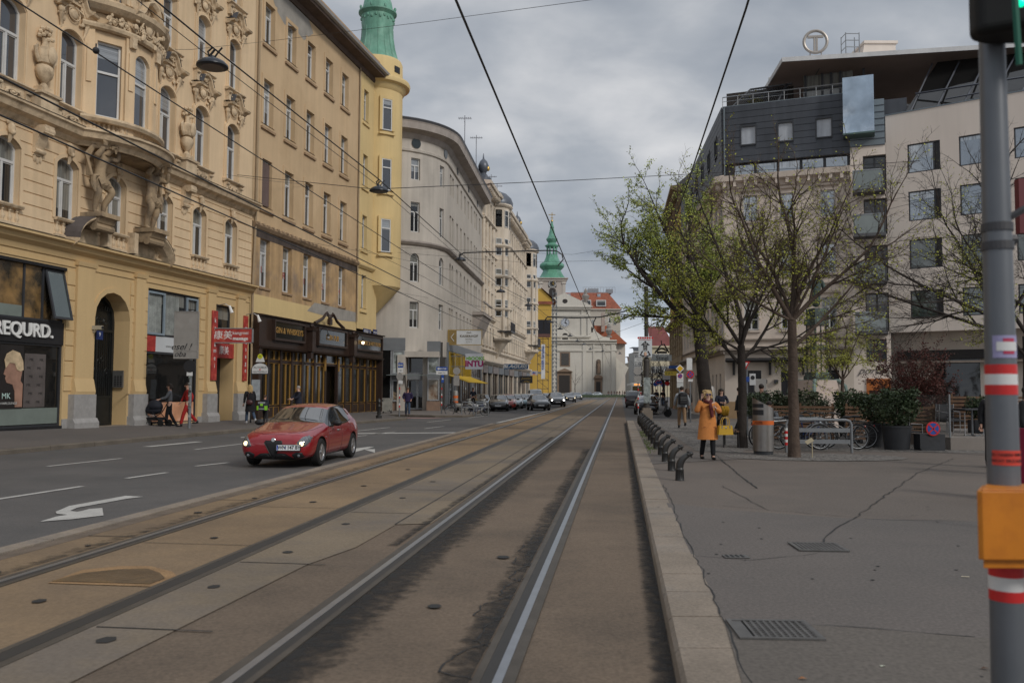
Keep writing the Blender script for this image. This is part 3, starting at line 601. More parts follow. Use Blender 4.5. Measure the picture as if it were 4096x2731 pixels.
for c in(-7.9,-.35+.95,-13.3,3.2-.0):consolebr(m,c,10.3,1.0,0,.42,.5) if c!=3.2 else None
m.build('console',orn,B1,smooth='auto')
f_=MB();f_.sweep(bowpath(.59,1.15,2.3),[(-.58,10.81),(.0,10.745),(.02,10.745),(-.58,10.83)]);f_.build('flashing',lead,B1)
TOP=23.2
colsu=[c for c in cols if abs(c-BC)>1]
ops=[]
for c in colsu:ops+=[(c-W_/2,c+W_/2,11.4,14.15,.3),(c-.5,c+.5,15.75,18.25,.25),(c-.5,c+.5,19.9,22.2,0)]
w3=MB();wall(w3,X0,BC-BR+.02,10.8,TOP,[o for o in ops if o[1]<BC-BR],.32);wall(w3,BC+BR+.35-.2,X1,10.8,TOP,[o for o in ops if o[0]>BC+1],.32);wall(w3,BC-BR+.02,BC+BR+.15,15.4,TOP,[],.3);w3.build('upper_wall',cream,B1)
for i,c in enumerate(colsu):
 for j,(za,zb,ri,hwid) in enumerate([(11.4,14.15,.3,W_/2),(15.75,18.25,.25,.5),(19.9,22.2,0,.5)]):
  window(B1,c-hwid,c+hwid,za,zb,ri,.24,wfr,G1,'sash',trans=.6)
  k=MB();surround(k,c-hwid,c+hwid,za,zb,ri,0,.18,.05);surround(k,c-hwid-.02,c+hwid+.02,za,zb+.02,ri,-.05,.07,.035);k.build('window_surround',cream,B1)
  k=MB();k.prof(c-hwid-.28,c+hwid+.28,[(0,za-.12),(-.14,za-.12),(-.26,za-.05),(-.26,za),(0,za+.02)]);k.box(c-hwid-.2,c+hwid+.2,-.1,0,za-.62,za-.12)
  relief(k,c,za-.38,hwid*1.3,.26,-.1,i+j*9,12,.04)
  for s in(-1,1):k.box(c+s*(hwid+.08)-.09,c+s*(hwid+.08)+.09,-.17,-.1,za-.6,za-.14);k.tube([(c+s*(hwid+.08)-.1,-.2,za-.22),(c+s*(hwid+.08)+.1,-.2,za-.22)],.06,8)
  k.build('window_sill',orn,B1)
  if j<2:hood(B1,c,W_,zb+.72-(.12 if j else 0),i*7+j)
k=MB();k.prof(X0,X1,[(0,TOP),(-.2,TOP+.1),(-.35,TOP+.4),(-.9,TOP+.55),(-.95,TOP+.8),(0,TOP+.85)]);
x=X0+.3
while x<X1:k.box(x,x+.25,-.75,-.3,TOP+.15,TOP+.5);x+=.75
k.build('main_cornice',orn,B1)
k=MB();k.add([(X0,-.3,TOP+.85),(X1,-.3,TOP+.85),(X1,4.5,TOP+4.5),(X0,4.5,TOP+4.5)],[(0,1,2,3)]);k.add([(X0,-.3,TOP+.85),(X0,4.5,TOP+4.5),(X0,14,TOP+1)],[(0,1,2)]);k.add([(X0,4.5,TOP+4.5),(X1,4.5,TOP+4.5),(X1,14,TOP+1),(X0,14,TOP+1)],[(0,1,2,3)]);k.build('roof',M('roof_tiles_dark',(.12,.07,.05),.9,.2,2),B1)
k=MB();k.box(X0,X1,.45,14,0,TOP+.8) if False else None
k.quad((X0,.43,0),(X0,14,0),(X0,14,TOP+1),(X0,.43,TOP+.9));k.quad((X1,.3,0),(X1,14,0),(X1,14,TOP+1),(X1,.3,TOP+.9));k.quad((X0,14,0),(X1,14,0),(X1,14,TOP+1),(X0,14,TOP+1));k.quad((X0,1.2,0),(X1,1.2,0),(X1,1.2,TOP),(X0,1.2,TOP));k.build('side_and_back_walls',cream,B1)
OR=MB();op=bow(0,1.0,BR,9);zb,zt=10.8,15.3
bw=[(1,2),(4,5),(7,8)]
oru=thing('x','x','x') if False else None
import itertools
for i in range(9):
 a,b=Vector(op[i]),Vector(op[i+1])
 OR.quad((a.x,a.y,zb),(b.x,b.y,zb),(b.x,b.y,zt),(a.x,a.y,zt)) if i in() else None
segs=[(0,1,0),(1,3,1),(3,4,0),(4,5,0),(5,6,0),(6,8,1),(8,9,0)]
rr=(BR*BR+1.0)/(2*1.0);am=math.asin(BR/rr)
def oa(t):a=-am+2*am*t;return Vector((BC+rr*math.sin(a),-(rr*math.cos(a)-(rr-1.0))))
wins=[(.07,.30),(.385,.615),(.70,.93)]
edges=[0,.07,.30,.385,.615,.70,.93,1]
for t0,t1 in zip(edges,edges[1:]):
 A,Bv=oa(t0),oa(t1);d=Bv-A;ln=d.length;ang=math.atan2(d.y,d.x)
 mm=Matrix.Translation((A.x,A.y,0))@Matrix.Rotation(ang,4,'Z')
 if(t0,t1) in wins:
  k0=len(OR.v);ri=.3 if t0>.3 and t0<.5 else 0
  wall(OR,0,ln,zb,zt,[(.1,ln-.1,11.45,14.2,ri)],.25);OR.xf(mm,k0)
  o=window(B1,0.1,ln-.1,11.45,14.2,ri,.18,wfr,G1,'cas',mull=False,trans=.6);o.matrix_local=mm@Matrix.Translation((.1,0,11.45))
 else:
  k0=len(OR.v);OR.box(0,ln,-.1,.02,zb,zt);OR.box(ln*.25,ln*.75,-.15,-.1,12.6,14.0);OR.xf(mm,k0)
OR.build('oriel_wall',cream,B1)
k=MB();bb=bow(.02,1.05,2.12);k.sweep([(BC-2.2,0)]+bb[1:-1]+[(BC+2.2,0)],[(0,14.55),(.12,14.6),(.16,14.7),(.16,14.76),(0,14.78)]);k.sweep([(BC-2.3,0)]+bb[1:-1]+[(BC+2.3,0)],[(0,15.2),(.15,15.25),(.35,15.4),(.4,15.55),(0,15.6)]);k.sweep([(BC-2.2,0)]+bb[1:-1]+[(BC+2.2,0)],[(0,11.15),(.2,11.15),(.28,11.25),(.28,11.33),(0,11.33)]);k.sweep([(BC-2.2,0)]+bb[1:-1]+[(BC+2.2,0)],[(.02,10.78),(.2,10.78),(.2,10.88),(.02,10.88)]);
k.build('oriel_ledges',orn,B1)
k=MB()
for t in[i/28 for i in range(2,27)]:
 p=oa(t);nrm=Vector((p.x-BC,p.y+(rr-1.0))).normalized();p=p+nrm*.12
 if min(abs(t-.34),abs(t-.66),abs(t-.04),abs(t-.96))<.03:k.box(p.x-.16,p.x+.16,p.y-.14,p.y+.1,10.88,11.15)
 else:baluster(k,p.x,p.y,10.84,.36,1.1)
k.build('oriel_balustrade',orn,B1,smooth='auto')
k=MB()
for j,t in enumerate([.18,.28,.4,.5,.6,.75,.85]):
 p=oa(t);relief(k,p.x,14.95,.6,.36,p.y-.1,j+50,16,.06)
relief(k,BC,15.2,1.2,1.0,-1.15,77,30,.09)
for t in(.34,.66):
 p=oa(t);k.box(p.x-.13,p.x+.13,p.y-.24,p.y-.1,14.2,14.6)
k.build('oriel_relief',orn,B1,smooth='auto')
hd=MB();pth=[(-.95,0),(-.6,.02),(-.5,.15),(-.3,.55),(0,.7),(.3,.55),(.5,.15),(.6,.02),(.95,0)]
vs=[];fs=[];pr=[(0,-.1),(.2,-.06),(.3,.05),(.3,.12),(0,.12)]
for x,z in pth:vs+=[(BC+x,-1.1-p,15.5+z+q) for p,q in pr]
for i in range(8):fs+=[(i*5+q,(i+1)*5+q,(i+1)*5+(q+1)%5,i*5+(q+1)%5) for q in range(5)]
hd.add(vs,fs+[(0,1,2,3,4),(40,41,42,43,44)]);hd.build('oriel_pediment',orn,B1)
k=MB();tp=bow(.0,1.0,2.1);k.add([(x,y,15.58) for x,y in tp],[tuple(range(len(tp)))]);k.sweep([(BC-2.1,0)]+tp[1:-1]+[(BC+2.1,0)],[(-.1,15.6),(.12,15.6),(.12,15.75),(-.1,15.75)]);k.sweep([(BC-2.1,0)]+tp[1:-1]+[(BC+2.1,0)],[(-.15,16.35),(.2,16.35),(.2,16.47),(-.15,16.47)])
for i,t in enumerate([i/26 for i in range(1,26)]):
 p=oa(t);
 if i%8 in(0,7):k.box(p.x-.2,p.x+.2,p.y-.14,p.y+.12,15.75,16.35)
 else:baluster(k,p.x,p.y,15.75,.6,1.0)
k.build('upper_balcony',orn,B1,smooth='auto')
for c in(BC-1.1,BC,BC+1.1):
 k=MB();surround(k,c-.45,c+.45,16.2,18.4,.2,-.01,.14,.05);k.build('window_surround',cream,B1)
 window(B1,c-.45,c+.45,16.2,18.4,.2,-.02,wfr,G1,'cas')
 window(B1,c-.45,c+.45,19.9,22.2,0,-.02,wfr,G1,'cas')
for x in(-7.85,.52,-13.3):
 k=MB();k.box(x-.4,x+.4,-.42,0,10.8,11.3);k.prof(x-.48,x+.48,[(0,11.3),(-.5,11.3),(-.52,11.38),(0,11.42)]);k.box(x-.27,x+.27,-.32,0,11.42,11.6)
 k.lathe((x,-.16,11.6),[(.2,0),(.14,.08),(.08,.16),(.12,.2),(.28,.38),(.33,.55),(.3,.72),(.2,.78),(.3,.82),(.34,.95),(.3,1.3),(.14,1.4),(.11,1.55),(.13,1.68)],12,1,.8)
 q=random.Random(3)
 for s in(-1,1):k.tube([(x+s*.3,-.2,12.4),(x+s*.42,-.2,12.6),(x+s*.48,-.2,12.85),(x+s*.4,-.2,12.95),(x+s*.36,-.2,12.85)],[.06,.07,.06,.05,.03],6)
 k.ell((x+.05,-.42,12.7),(.2,.08,.3),8,6)
 for i in range(22):k.ell((x+q.uniform(-.22,.22),-.16+q.uniform(-.16,.1),13.35+q.uniform(-.12,.3)),(.08,.08,.08),6,4)
 k.build('vase',orn,B1,smooth='auto')
def skin_obj(name,joints,edges,mat,parent,root=0,sub=2):
 me=bpy.data.meshes.new(name);me.from_pydata([j[0] for j in joints],edges,[]);o=bpy.data.objects.new(name,me);C.objects.link(o)
 md=o.modifiers.new('skin','SKIN');md.use_smooth_shade=True;md.branch_smoothing=.6
 sv=me.skin_vertices[0].data
 for i,j in enumerate(joints):
  r=j[1];sv[i].radius=(r if isinstance(r,tuple) else(r,r));sv[i].use_root=(i==root)
 s2=o.modifiers.new('sub','SUBSURF');s2.levels=sub;s2.render_levels=sub
 dg=bpy.context.evaluated_depsgraph_get();dg.update();m2=bpy.data.meshes.new_from_object(o.evaluated_get(dg));bpy.data.objects.remove(o);bpy.data.meshes.remove(me)
 m2.materials.clear();m2.materials.append(mat);m2.shade_smooth();q=bpy.data.objects.new(name,m2);C.objects.link(q)
 if parent:q.parent=parent
 return q
def giant(x,mir,z0=7.85):
 s=mir
 J=[((0,-.42,1.35),(.24,.2)),((0,-.42,1.62),(.22,.17)),((.03*s,-.5,1.95),(.3,.22)),((.05*s,-.58,2.15),(.2,.18)),
 ((.10*s,-.75,2.3),.1),((.14*s,-.85,2.42),(.15,.15)),
 ((-.32*s,-.55,2.1),.14),((-.55*s,-.75,2.0),.12),((-.4*s,-.9,2.35),.085),
 ((.36*s,-.5,2.12),.14),((.62*s,-.7,2.1),.12),((.45*s,-.85,2.42),.085),
 ((-.16*s,-.42,1.2),.21),((-.2*s,-.55,.72),.15),((-.18*s,-.42,.35),.11),((-.18*s,-.4,.08),.075),((-.2*s,-.6,.03),.07),
 ((.17*s,-.42,1.2),.21),((.36*s,-.72,.85),.15),((.26*s,-.45,.4),.11),((.24*s,-.42,.08),.075),((.28*s,-.6,.03),.07)]
 E=[(0,1),(1,2),(2,3),(3,4),(4,5),(2,6),(6,7),(7,8),(2,9),(9,10),(10,11),(0,12),(12,13),(13,14),(14,15),(15,16),(0,17),(17,18),(18,19),(19,20),(20,21)]
 sc_=1.0
 J=[(Vector(p)*sc_+Vector((x,0,z0)),r) for p,r in J]
 o=skin_obj('giant_figure',J,E,ornd,B1)
 k=MB();q=random.Random(mir+5)
 for i in range(26):a=q.uniform(0,6.28);k.ell((x+.14*s+.15*math.cos(a),-.85+.13*math.sin(a),z0+2.46+q.uniform(-.12,.14)),(.06,.06,.06),6,4)
 for i in range(5):k.tube([(x-.3*s+.04*i,-.3-.05*i,z0+1.2+.05*i),(x-.5*s,-.55,z0+1.0+.07*i),(x-.42*s,-.6,z0+.75+.05*i)],[.07,.09,.04],6)
 for i in range(6):k.tube([(x-.55*s,-.35-.04*i,z0+1.3),(x-.62*s-.02*i,-.4,z0+1.9+.03*i),(x-.45*s,-.5,z0+2.35+.02*i),(x-.05*s,-.65,z0+2.42+.02*i)],[.04,.06,.06,.04],6)
 for i in range(7):k.tube([(x-.25+.08*i,-.62,z0+1.25),(x-.22+.07*i,-.72,z0+1.05+.04*math.sin(i*2)),(x-.15+.05*i,-.65,z0+.9)],[.05,.07,.03],6)
 k.tube([(x+.1*s,-.97,z0+2.36),(x+.12*s,-.98,z0+2.2)],[.07,.03],6);k.ell((x+.14*s,-1.0,z0+2.42),(.03,.04,.045),6,4)
 for hs,pt in((-1,(-.4*s,-.9,2.35)),(1,(.45*s,-.85,2.42))):
  for f in range(5):k.tube([(x+pt[0]+(f-2)*.035,pt[1]-.02,z0+pt[2]+.04),(x+pt[0]+(f-2)*.05,pt[1]-.04,z0+pt[2]+.14),(x+pt[0]+(f-2)*.045,pt[1],z0+pt[2]+.22)],[.025,.022,.016],5)
 k.build('drapery_and_hair',ornd,o,smooth='auto')
 k=MB();k.box(x-.5,x+.5,-.95,0,z0-.16,z0);k.prof(x-.45,x+.45,[(0,z0-.55),(-.5,z0-.55),(-.75,z0-.35),(-.85,z0-.16),(0,z0-.16)]);k.tube([(x-.48,-.62,z0-.5),(x+.48,-.62,z0-.5)],.15,10);k.tube([(x-.48,-.2,z0-.42),(x+.48,-.2,z0-.42)],.12,10);k.build('figure_plinth',ornd,o)
giant(BC-1.55,1);giant(BC+1.5,-1)
k=MB()
for s in(-1,1):
 cxp=BC+s*.1;pts=[(cxp+s*(.95+1.75*math.sin(a)),6.72+1.05*math.cos(a)) for a in[i*math.pi/2/8 for i in range(9)]]
 vs=[];fs=[];pr=[(0,-.18),(.45,-.18),(.62,-.06),(.7,.0),(.7,.06),(0,.08)];m=len(pr)
 for x,z in pts:vs+=[(x,-p,z+q) for p,q in pr]
 for i in range(8):fs+=[(i*m+q,(i+1)*m+q,(i+1)*m+(q+1)%m,i*m+(q+1)%m) for q in range(m)]
 fs+=[tuple(range(m)),tuple(range(8*m,9*m))];k.add(vs,fs)
 k.add([(x,-.05,z-.1) for x,z in pts]+[(pts[0][0],-.05,6.75)],[tuple(range(10))])
 k.box(BC+s*.78-.12,BC+s*.78+.12,-.35,0,6.8,7.6)
k.build('portal_pediment',orn,B1)
k=MB()
for s in(-1,1):
 cxp=BC+s*.1;pts=[(cxp+s*(.95+1.75*math.sin(a)),6.815+1.05*math.cos(a)) for a in[i*math.pi/2/8 for i in range(9)]]
 for(a,b) in zip(pts,pts[1:]):k.add([(a[0],-.72,a[1]-.02),(b[0],-.72,b[1]-.02),(b[0],0,b[1]+.05),(a[0],0,a[1]+.05)],[(0,1,2,3)])
k.build('flashing',M('roof_felt',(.10,.085,.08),.8,.2,3),B1)
iron=M('wrought_iron',(.02,.022,.022),.45,.2,5,metal=.3)
k=MB();k.prism_y(contour(-4.8,-2.8,.22,5.2,1.0),.72,.8);dd=k.build('entrance_door',M('door_glass_dark',(.015,.016,.016),.25,.2,3),B1)
rv=MB();c=contour(-4.8,-2.8,.14,5.2,1.0);n_=len(c)
for i in range(n_):a,b=c[i],c[(i+1)%n_];rv.quad((a[0],.42,a[1]),(b[0],.42,b[1]),(b[0],.8,b[1]),(a[0],.8,a[1]))
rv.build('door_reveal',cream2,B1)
k=MB();ring(k,contour(-4.8,-2.8,.22,5.2,1.0),contour(-4.68,-2.92,.3,5.08,.88),.62,.72)
k.box(-4.68,-2.92,.62,.7,3.75,3.85);k.box(-3.84,-3.76,.6,.7,.3,3.75);k.box(-4.68,-2.92,.64,.7,.3,1.25);k.box(-4.68,-2.92,.62,.7,1.25,1.33)
for i in range(1,15):x=-4.68+1.76*i/15;k.box(x-.01,x+.01,.62,.65,1.3,3.75)
q=random.Random(4)
for i in range(16):
 cx,cz=-4.6+q.random()*1.6,3.95+q.random()*.85 if i<10 else 2.2+q.random()*.6;k.tube([(cx+.16*(1-j/12)*math.cos(j*.7),.63,cz+.16*(1-j/12)*math.sin(j*.7)) for j in range(11)],.012,4)
k.build('door_grille',iron,dd)
t=thing('house_number_plate','small dark blue enamel house number plate beside the arched door','sign',B1.matrix_basis@Vector((-2.99+.15,.3,3.6)),B1.rotation_euler.z) if False else None
def glazing(root,x0,x1,z0,z1,y,bars_x,bars_z,fm=wfb,gm=G3,t=.07,name='shop_window'):
 k=MB();ring(k,contour(x0,x1,z0,z1,0),contour(x0+t,x1-t,z0+t,z1-t,0),y-.06,y+.04)
 for b in bars_x:k.box(b-t/2,b+t/2,y-.05,y+.03,z0+t,z1-t)
 for b in bars_z:k.box(x0+t,x1-t,y-.045,y+.02,b-t/2,b+t/2)
 a=k.build(name,fm,root);p=MB();p.box(x0+t*.5,x1-t*.5,y+.0,y+.012,z0+t*.5,z1-t*.5);p.build('pane',gm,a);return a
G6=M('glass_warm_interior',(.035,.03,.022),.06,.6,.8,spec=.9,col2=(.30,.18,.07),c2lo=.42,c2hi=.62)
frost=M('frosted_band',(.17,.20,.18),.4,.1,3)
sg=glazing(B1,-13.0,-6.3,3.86,5.75,.14,[-11.2,-9.56,-8.1,-7.25],[],wfb,G6)
glazing(B1,-13.0,-6.3,.32,3.1,.14,[-9.56],[],wfb,G3)
k=MB();k.box(-13,-6.35,.118,.128,.42,.95);k.box(-9.45,-8.14,.118,.128,3.93,4.3);k.build('frosted_band',frost,B1)
k=MB();k.box(-13,-6.3,.02,.2,3.1,3.86);k.box(-13,-6.3,-.03,.1,.18,.33);k.box(-13,-6.3,-.04,.1,5.68,5.78);k.build('fascia',blackp,B1)
text('REQURD.',.62,stucwhite,B1,(-8.15,.0,3.5),ext=.05,bold=.012,name='shop_lettering',align='CENTER')
k=MB();ring(k,contour(-7.2,-6.3,3.9,5.65,0),contour(-7.12,-6.38,3.98,5.57,0),-.03,.03);ow=k.build('open_window',wfb,B1);p=MB();p.box(-7.16,-6.34,-.008,.008,3.94,5.6);p.build('pane',G5,ow)
ow.matrix_local=Matrix.Translation((0,.1,5.65))@Matrix.Rotation(R(-14),4,'X')@Matrix.Translation((0,0,-5.65))
k=MB();k.box(-9.0,-8.0,.10,.115,.95,3.0);ps=k.build('poster',M('poster_black',(.02,.017,.016),.5,.2,2),B1,label='dark poster of a face in profile with short blond hair')
k=MB();k.prism_y([(-8.32,1.0),(-8.02,1.0),(-8.02,1.75),(-8.12,1.85),(-8.05,2.2),(-8.12,2.45),(-8.5,2.5),(-8.72,2.42),(-8.76,2.25),(-8.83,2.05),(-8.74,2.0),(-8.76,1.9),(-8.7,1.78),(-8.45,1.72),(-8.35,1.5)],.085,.1);k.build('face',M('poster_skin',(.30,.17,.12),.7,.35,2.5),ps)
k=MB();k.prism_y([(-8.02,2.2),(-8.05,2.5),(-8.2,2.75),(-8.5,2.83),(-8.75,2.7),(-8.83,2.5),(-8.77,2.25),(-8.62,2.42),(-8.4,2.4),(-8.3,2.2),(-8.15,2.15)],.07,.085);k.build('hair',M('poster_hair',(.50,.38,.24),.7,.4,5),ps)
text('MK',.26,M('mint',(.45,.6,.55),.5),B1,(-8.72,.07,1.35),ext=.002);text('HAIRLOUNGE',.11,M('mint2',(.5,.5,.48),.5),B1,(-8.6,.07,1.12),ext=.002)
k=MB();k.box(-7.95,-7.0,.105,.118,.98,2.75);k.build('poster',M('poster_grey',(.10,.085,.08),.6,.3,2),B1,label='grey poster with a repeated two-letter logo')
mk=M('poster_dark_letter',(.02,.02,.02),.6)
for i in range(6):
 for j in range(2):text('MK',.13,mk,B1,(-7.75+.45*j+.1*(i%2),.1,1.15+.28*i),ext=.001)
s2=glazing(B1,-1.65,2.1,3.75,5.65,.16,[-.35,1.15],[],wfb,G2,name='shop_window');
k=MB();ring(k,contour(-1.6,-.4,3.8,5.55,0),contour(-1.52,-.48,3.88,5.47,0),.03,.1);ring(k,contour(1.18,2.05,3.8,5.55,0),contour(1.26,1.97,3.88,5.47,0),.03,.1);k.build('casement_frames',M('frame_bluegrey',(.22,.27,.31),.5),s2)
curt=M('net_curtain',(.36,.38,.36),.9,.35,3.5,streak=.3)
k=MB();
for a,b in((-1.5,-.5),(-.3,.75)):
 for i in range(26):x=a+(b-a)*i/26;k.box(x,x+(b-a)/26*.8,.145,.155-.01*(i%2),3.85,5.5)
k.build('curtain',curt,s2)
k=MB();k.box(-1.65,2.1,.1,.2,3.12,3.75);k.build('fascia',M('sign_pale',(.50,.52,.53),.5,.08,1),B1)
k=MB();k.box(-1.65,-.95,.07,.1,3.12,3.75);k.build('fascia_red',M('sign_red',(.34,.035,.03),.5,.3,4,col2=(.5,.1,.06)),B1)
text('www.kangmeimassage',.17,M('sign_grey_text',(.25,.25,.25),.6),B1,(.55,.09,3.38),ext=.002)
glazing(B1,-1.65,2.1,.18,3.1,.16,[],[],wfb,G3)
k=MB();k.box(-1.58,1.95,.1,.14,.22,1.05);k.build('window_poster',M('poster_orange',(.55,.27,.15),.6,.4,1.3,col2=(.62,.42,.32)),B1,label='orange window poster with a sleeping face')
k=MB();k.ell((1.1,.09,.62),(.42,.02,.3),14,8);k.build('face',M('poster_skin2',(.62,.38,.27),.6,.2,2),B1) if False else None
text('Nuad Thai',.16,stucwhite,B1,(-1.15,.08,.5),ext=.002)
k=MB();k.box(3.42,5.12,.7,.75,.1,3.1);k.build('shop_door',M('door_dark',(.03,.03,.032),.3,.2,3),B1)
glazing(B1,3.45,5.1,3.75,5.5,.3,[],[],wfb,G2)
rs=MB();rs.box(3.4,5.14,.0,.3,3.05,3.72);sgn=rs.build('door_sign_box',M('sign_red',(.34,.035,.03)),B1)
rv=MB();rv.quad((3.45,.42,.1),(3.45,.9,.1),(3.45,.9,3.1),(3.45,.42,3.1));rv.quad((5.1,.42,.1),(5.1,.9,.1),(5.1,.9,3.1),(5.1,.42,3.1));rv.quad((3.45,.42,3.1),(5.1,.42,3.1),(5.1,.9,3.1),(3.45,.9,3.1));rv.build('door_reveal',cream2,B1)
text('康美',.42,stucwhite,B1,(4.2,-.01,3.38),ext=.003)
for(a,b,lab) in[(2.86,3.3,'left'),(5.68,6.06,'right')]:
 k=MB();k.box(a,b,-.19,-.14,2.0,5.15);o=k.build('vertical_banner',_M['sign_red'],B1)
 word='kangmei' if lab=='left' else 'massage'
 for i,ch in enumerate(word):text(ch,.3,stucwhite,o,((a+b)/2,-.2,4.55-.34*i if lab=='right' else 4.7-.34*i),ext=.003)
def onB1(x,y,z):return Matrix.Translation((-14.2596,36.0138,0))@Matrix.Rotation(math.atan2(.9796,.2008),4,'Z')@Vector((x,y,z))
t=thing('projecting_sign','dark red projecting sign reading kangmei massage above the massage doorway','sign',onB1(3.1,-.15,0),0)
k=MB();k.box(-.05,1.72,-.06,.06,3.72,4.33);k.build('sign_box',_M['sign_red'],t);k=MB();k.box(-.08,-.05,-.08,.08,3.68,4.37);k.box(1.72,1.75,-.08,.08,3.68,4.37);k.box(-.08,1.75,-.08,.08,4.33,4.37);k.box(-.08,1.75,-.08,.08,3.68,3.72);k.box(-.25,-.08,-.02,.02,3.95,4.0);k.build('frame',M('sign_frame_grey',(.3,.3,.3),.5,metal=.5),t)
text('康美',.42,stucwhite,t,(.42,-.065,4.02),ext=.003);text('kangmei',.22,stucwhite,t,(1.2,-.065,4.14),ext=.003);text('massage',.21,stucwhite,t,(1.2,-.065,3.89),ext=.003,bold=.006)
t=thing('security_camera','beige security camera on a bracket left of the arched door','camera',onB1(-5.0,0,3.85),B1.rotation_euler.z);k=MB();k.box(-.06,.06,-.5,-.1,-.12,.02);k.tube([(0,0,-.2),(0,-.2,-.2),(0,-.3,-.1)],.025,6);k.build('housing',M('beige_plastic',(.35,.32,.25),.5),t);k=MB();k.tube([(0,-.53,-.05),(0,-.5,-.05)],.05,8);k.build('lens',blackp,t)
t=thing('door_intercom','grey intercom panel on the jamb of the arched door','intercom',onB1(-2.86,.4,1.75),B1.rotation_euler.z);k=MB();k.box(-.06,.0,-.3,.15,-.1,.55);k.build('plate',M('alu',(.35,.35,.34),.35,metal=.8),t);k=MB();[k.box(-.07,-.06,-.25+.12*i,-.17+.12*i,-.05+.07*j,-.01+.07*j) for i in range(3) for j in range(6)];k.build('buttons',blackp,t)
t=thing('house_number_plate','small dark blue house number plate on the left of the arched door','sign',onB1(-4.78,-.09,3.55),B1.rotation_euler.z);k=MB();k.box(0,.36,-.02,0,-.16,.16);k.build('plate',M('enamel_blue',(.02,.035,.12),.3),t);text('9',.2,stucwhite,t,(.18,-.023,.03),ext=.001)
for x in(3.55,6.2):
 t=thing('spot_lamp','small white spotlight on a bracket '+('over the projecting red sign' if x<4 else 'at the seam between cream house and pub'),'lamp',onB1(x,-.1,5.35 if x<4 else 5.15),B1.rotation_euler.z);k=MB();k.tube([(0,.1,.1),(0,-.3,.15),(.1,-.5,.0)],.02,6);k.build('arm',M('sign_frame_grey',()),t);k=MB();k.tube([(.1,-.45,.08),(.14,-.55,-.25)],[.05,.09],8);k.build('shade',stucwhite,t)
# ================================================================== pub house (B2)
ochre=M('ochre_stucco',(.54,.39,.235),.92,.10,.3,streak=.07,fine=.06,bump=.3,bscale=20,col2=(.45,.315,.18),c2lo=.45,c2hi=.7)
yellow=M('yellow_stucco',(.61,.46,.225),.9,.08,.4,streak=.06,fine=.05,bump=.2,bscale=20)
dirty=M('decayed_stucco',(.42,.28,.145),.95,.3,.9,streak=.25,fine=.15,bump=.6,bscale=12,col2=(.26,.19,.135),c2lo=.48,c2hi=.68)
sooty=M('sooty_band',(.075,.058,.05),.95,.3,1.2,streak=.4,fine=.1)
greyp=M('patch_grey',(.30,.28,.25),.95,.2,1.5)
brown=M('pub_brown',(.035,.02,.014),.45,.2,2);gold=M('pub_gold',(.32,.18,.045),.5,.15,3)
B2=facade_root('apartment_building','plain ochre house with a green copper corner turret and a dark brown pub front','building',-14.2596,36.0138,.2008,.9796)
xa,xb,xc=6.52,20.4,24.0
wx=[7.44,9.95,12.45,14.97,17.45];ww=1.05
ops=[]
for x in wx:
 for za,zb in((19.42,21.5),(15.15,17.5),(10.9,13.35)):ops.append((x,x+ww,za,zb))
k=MB();wall(k,xa,xb,9.95,23.3,ops,.32);k.build('upper_wall',ochre,B2)
ops2=[(x,x+ww,6.8,9.25) for x in wx]
k=MB();wall(k,xa,xb,6.35,9.6,ops2,.34);k.build('lower_wall',dirty,B2)
yo=[(21.1,21.95,za,zb) for za,zb in((19.6,21.7),(15.2,17.3),(11.0,13.2))]
k=MB();wall(k,xb,xc,9.95,23.3,yo,.3,y=-.03);wall(k,xb,xc,5.6,9.95,[(21.1,21.95,7.0,9.2)],.3,y=-.03);wall(k,xa,xb,5.3,6.35,[],.1,y=-.01);k.build('yellow_wall',yellow,B2)
k=MB();k.add([(13,-.018,6.05),(14,-.018,6.62),(20.3,-.018,6.62),(20.3,-.018,6.0),(18,-.018,5.9)],[(0,1,2,3,4)]);k.add([(8,-.006,22.3),(8.6,-.006,21.6),(9.6,-.006,21.2),(10.6,-.006,21.5),(12,-.006,21.3),(13.2,-.006,22.2),(12.5,-.006,22.8),(9,-.006,22.9)],[tuple(range(8))]);k.build('plaster_patch',greyp,B2)
k=MB();k.box(xa+.3,xb,-.012,0,9.25,9.72);
k.build('soot_stain',sooty,B2)
k=MB();k.prof(xa+.05,xb,[(0,9.6),(-.1,9.65),(-.22,9.8),(-.22,9.9),(0,9.98)]);
for x in range(26):k.box(xa+.2+x*.53,xa+.42+x*.53,-.25,-.1,9.86,9.95)
k.build('broken_ledge',M('ledge_worn',(.30,.21,.13),.95,.35,2,streak=.3),B2)
k=MB();k.prof(xb,24.2,[(0,9.6),(-.12,9.62),(-.25,9.78),(-.25,9.9),(0,9.98)]);k.build('ledge',yellow,B2)
k=MB()
for x in wx:
 for za,zb in((19.42,21.5),(15.15,17.5),(10.9,13.35)):surround(k,x,x+ww,za,zb,0,0,.2,.035);
k.build('window_surround',ochre,B2)
k=MB()
for x in wx:
 for za in(19.42,15.15,10.9):k.box(x-.22,x+ww+.22,-.1,0,za-.3,za-.18)
for x in wx:k.box(x-.06,x+ww+.06,-.07,0,6.66,6.76)
k.build('window_sill',M('sill_worn',(.30,.20,.12),.9,.3,2),B2)
k=MB()
for za,zb in((19.6,21.7),(15.2,17.3),(11.0,13.2),(7.0,9.2)):surround(k,21.1,21.95,za,zb,0,-.03,.18,.035);k.box(20.9,22.15,-.13,-.03,za-.3,za-.2)
k.build('window_surround',yellow,B2)
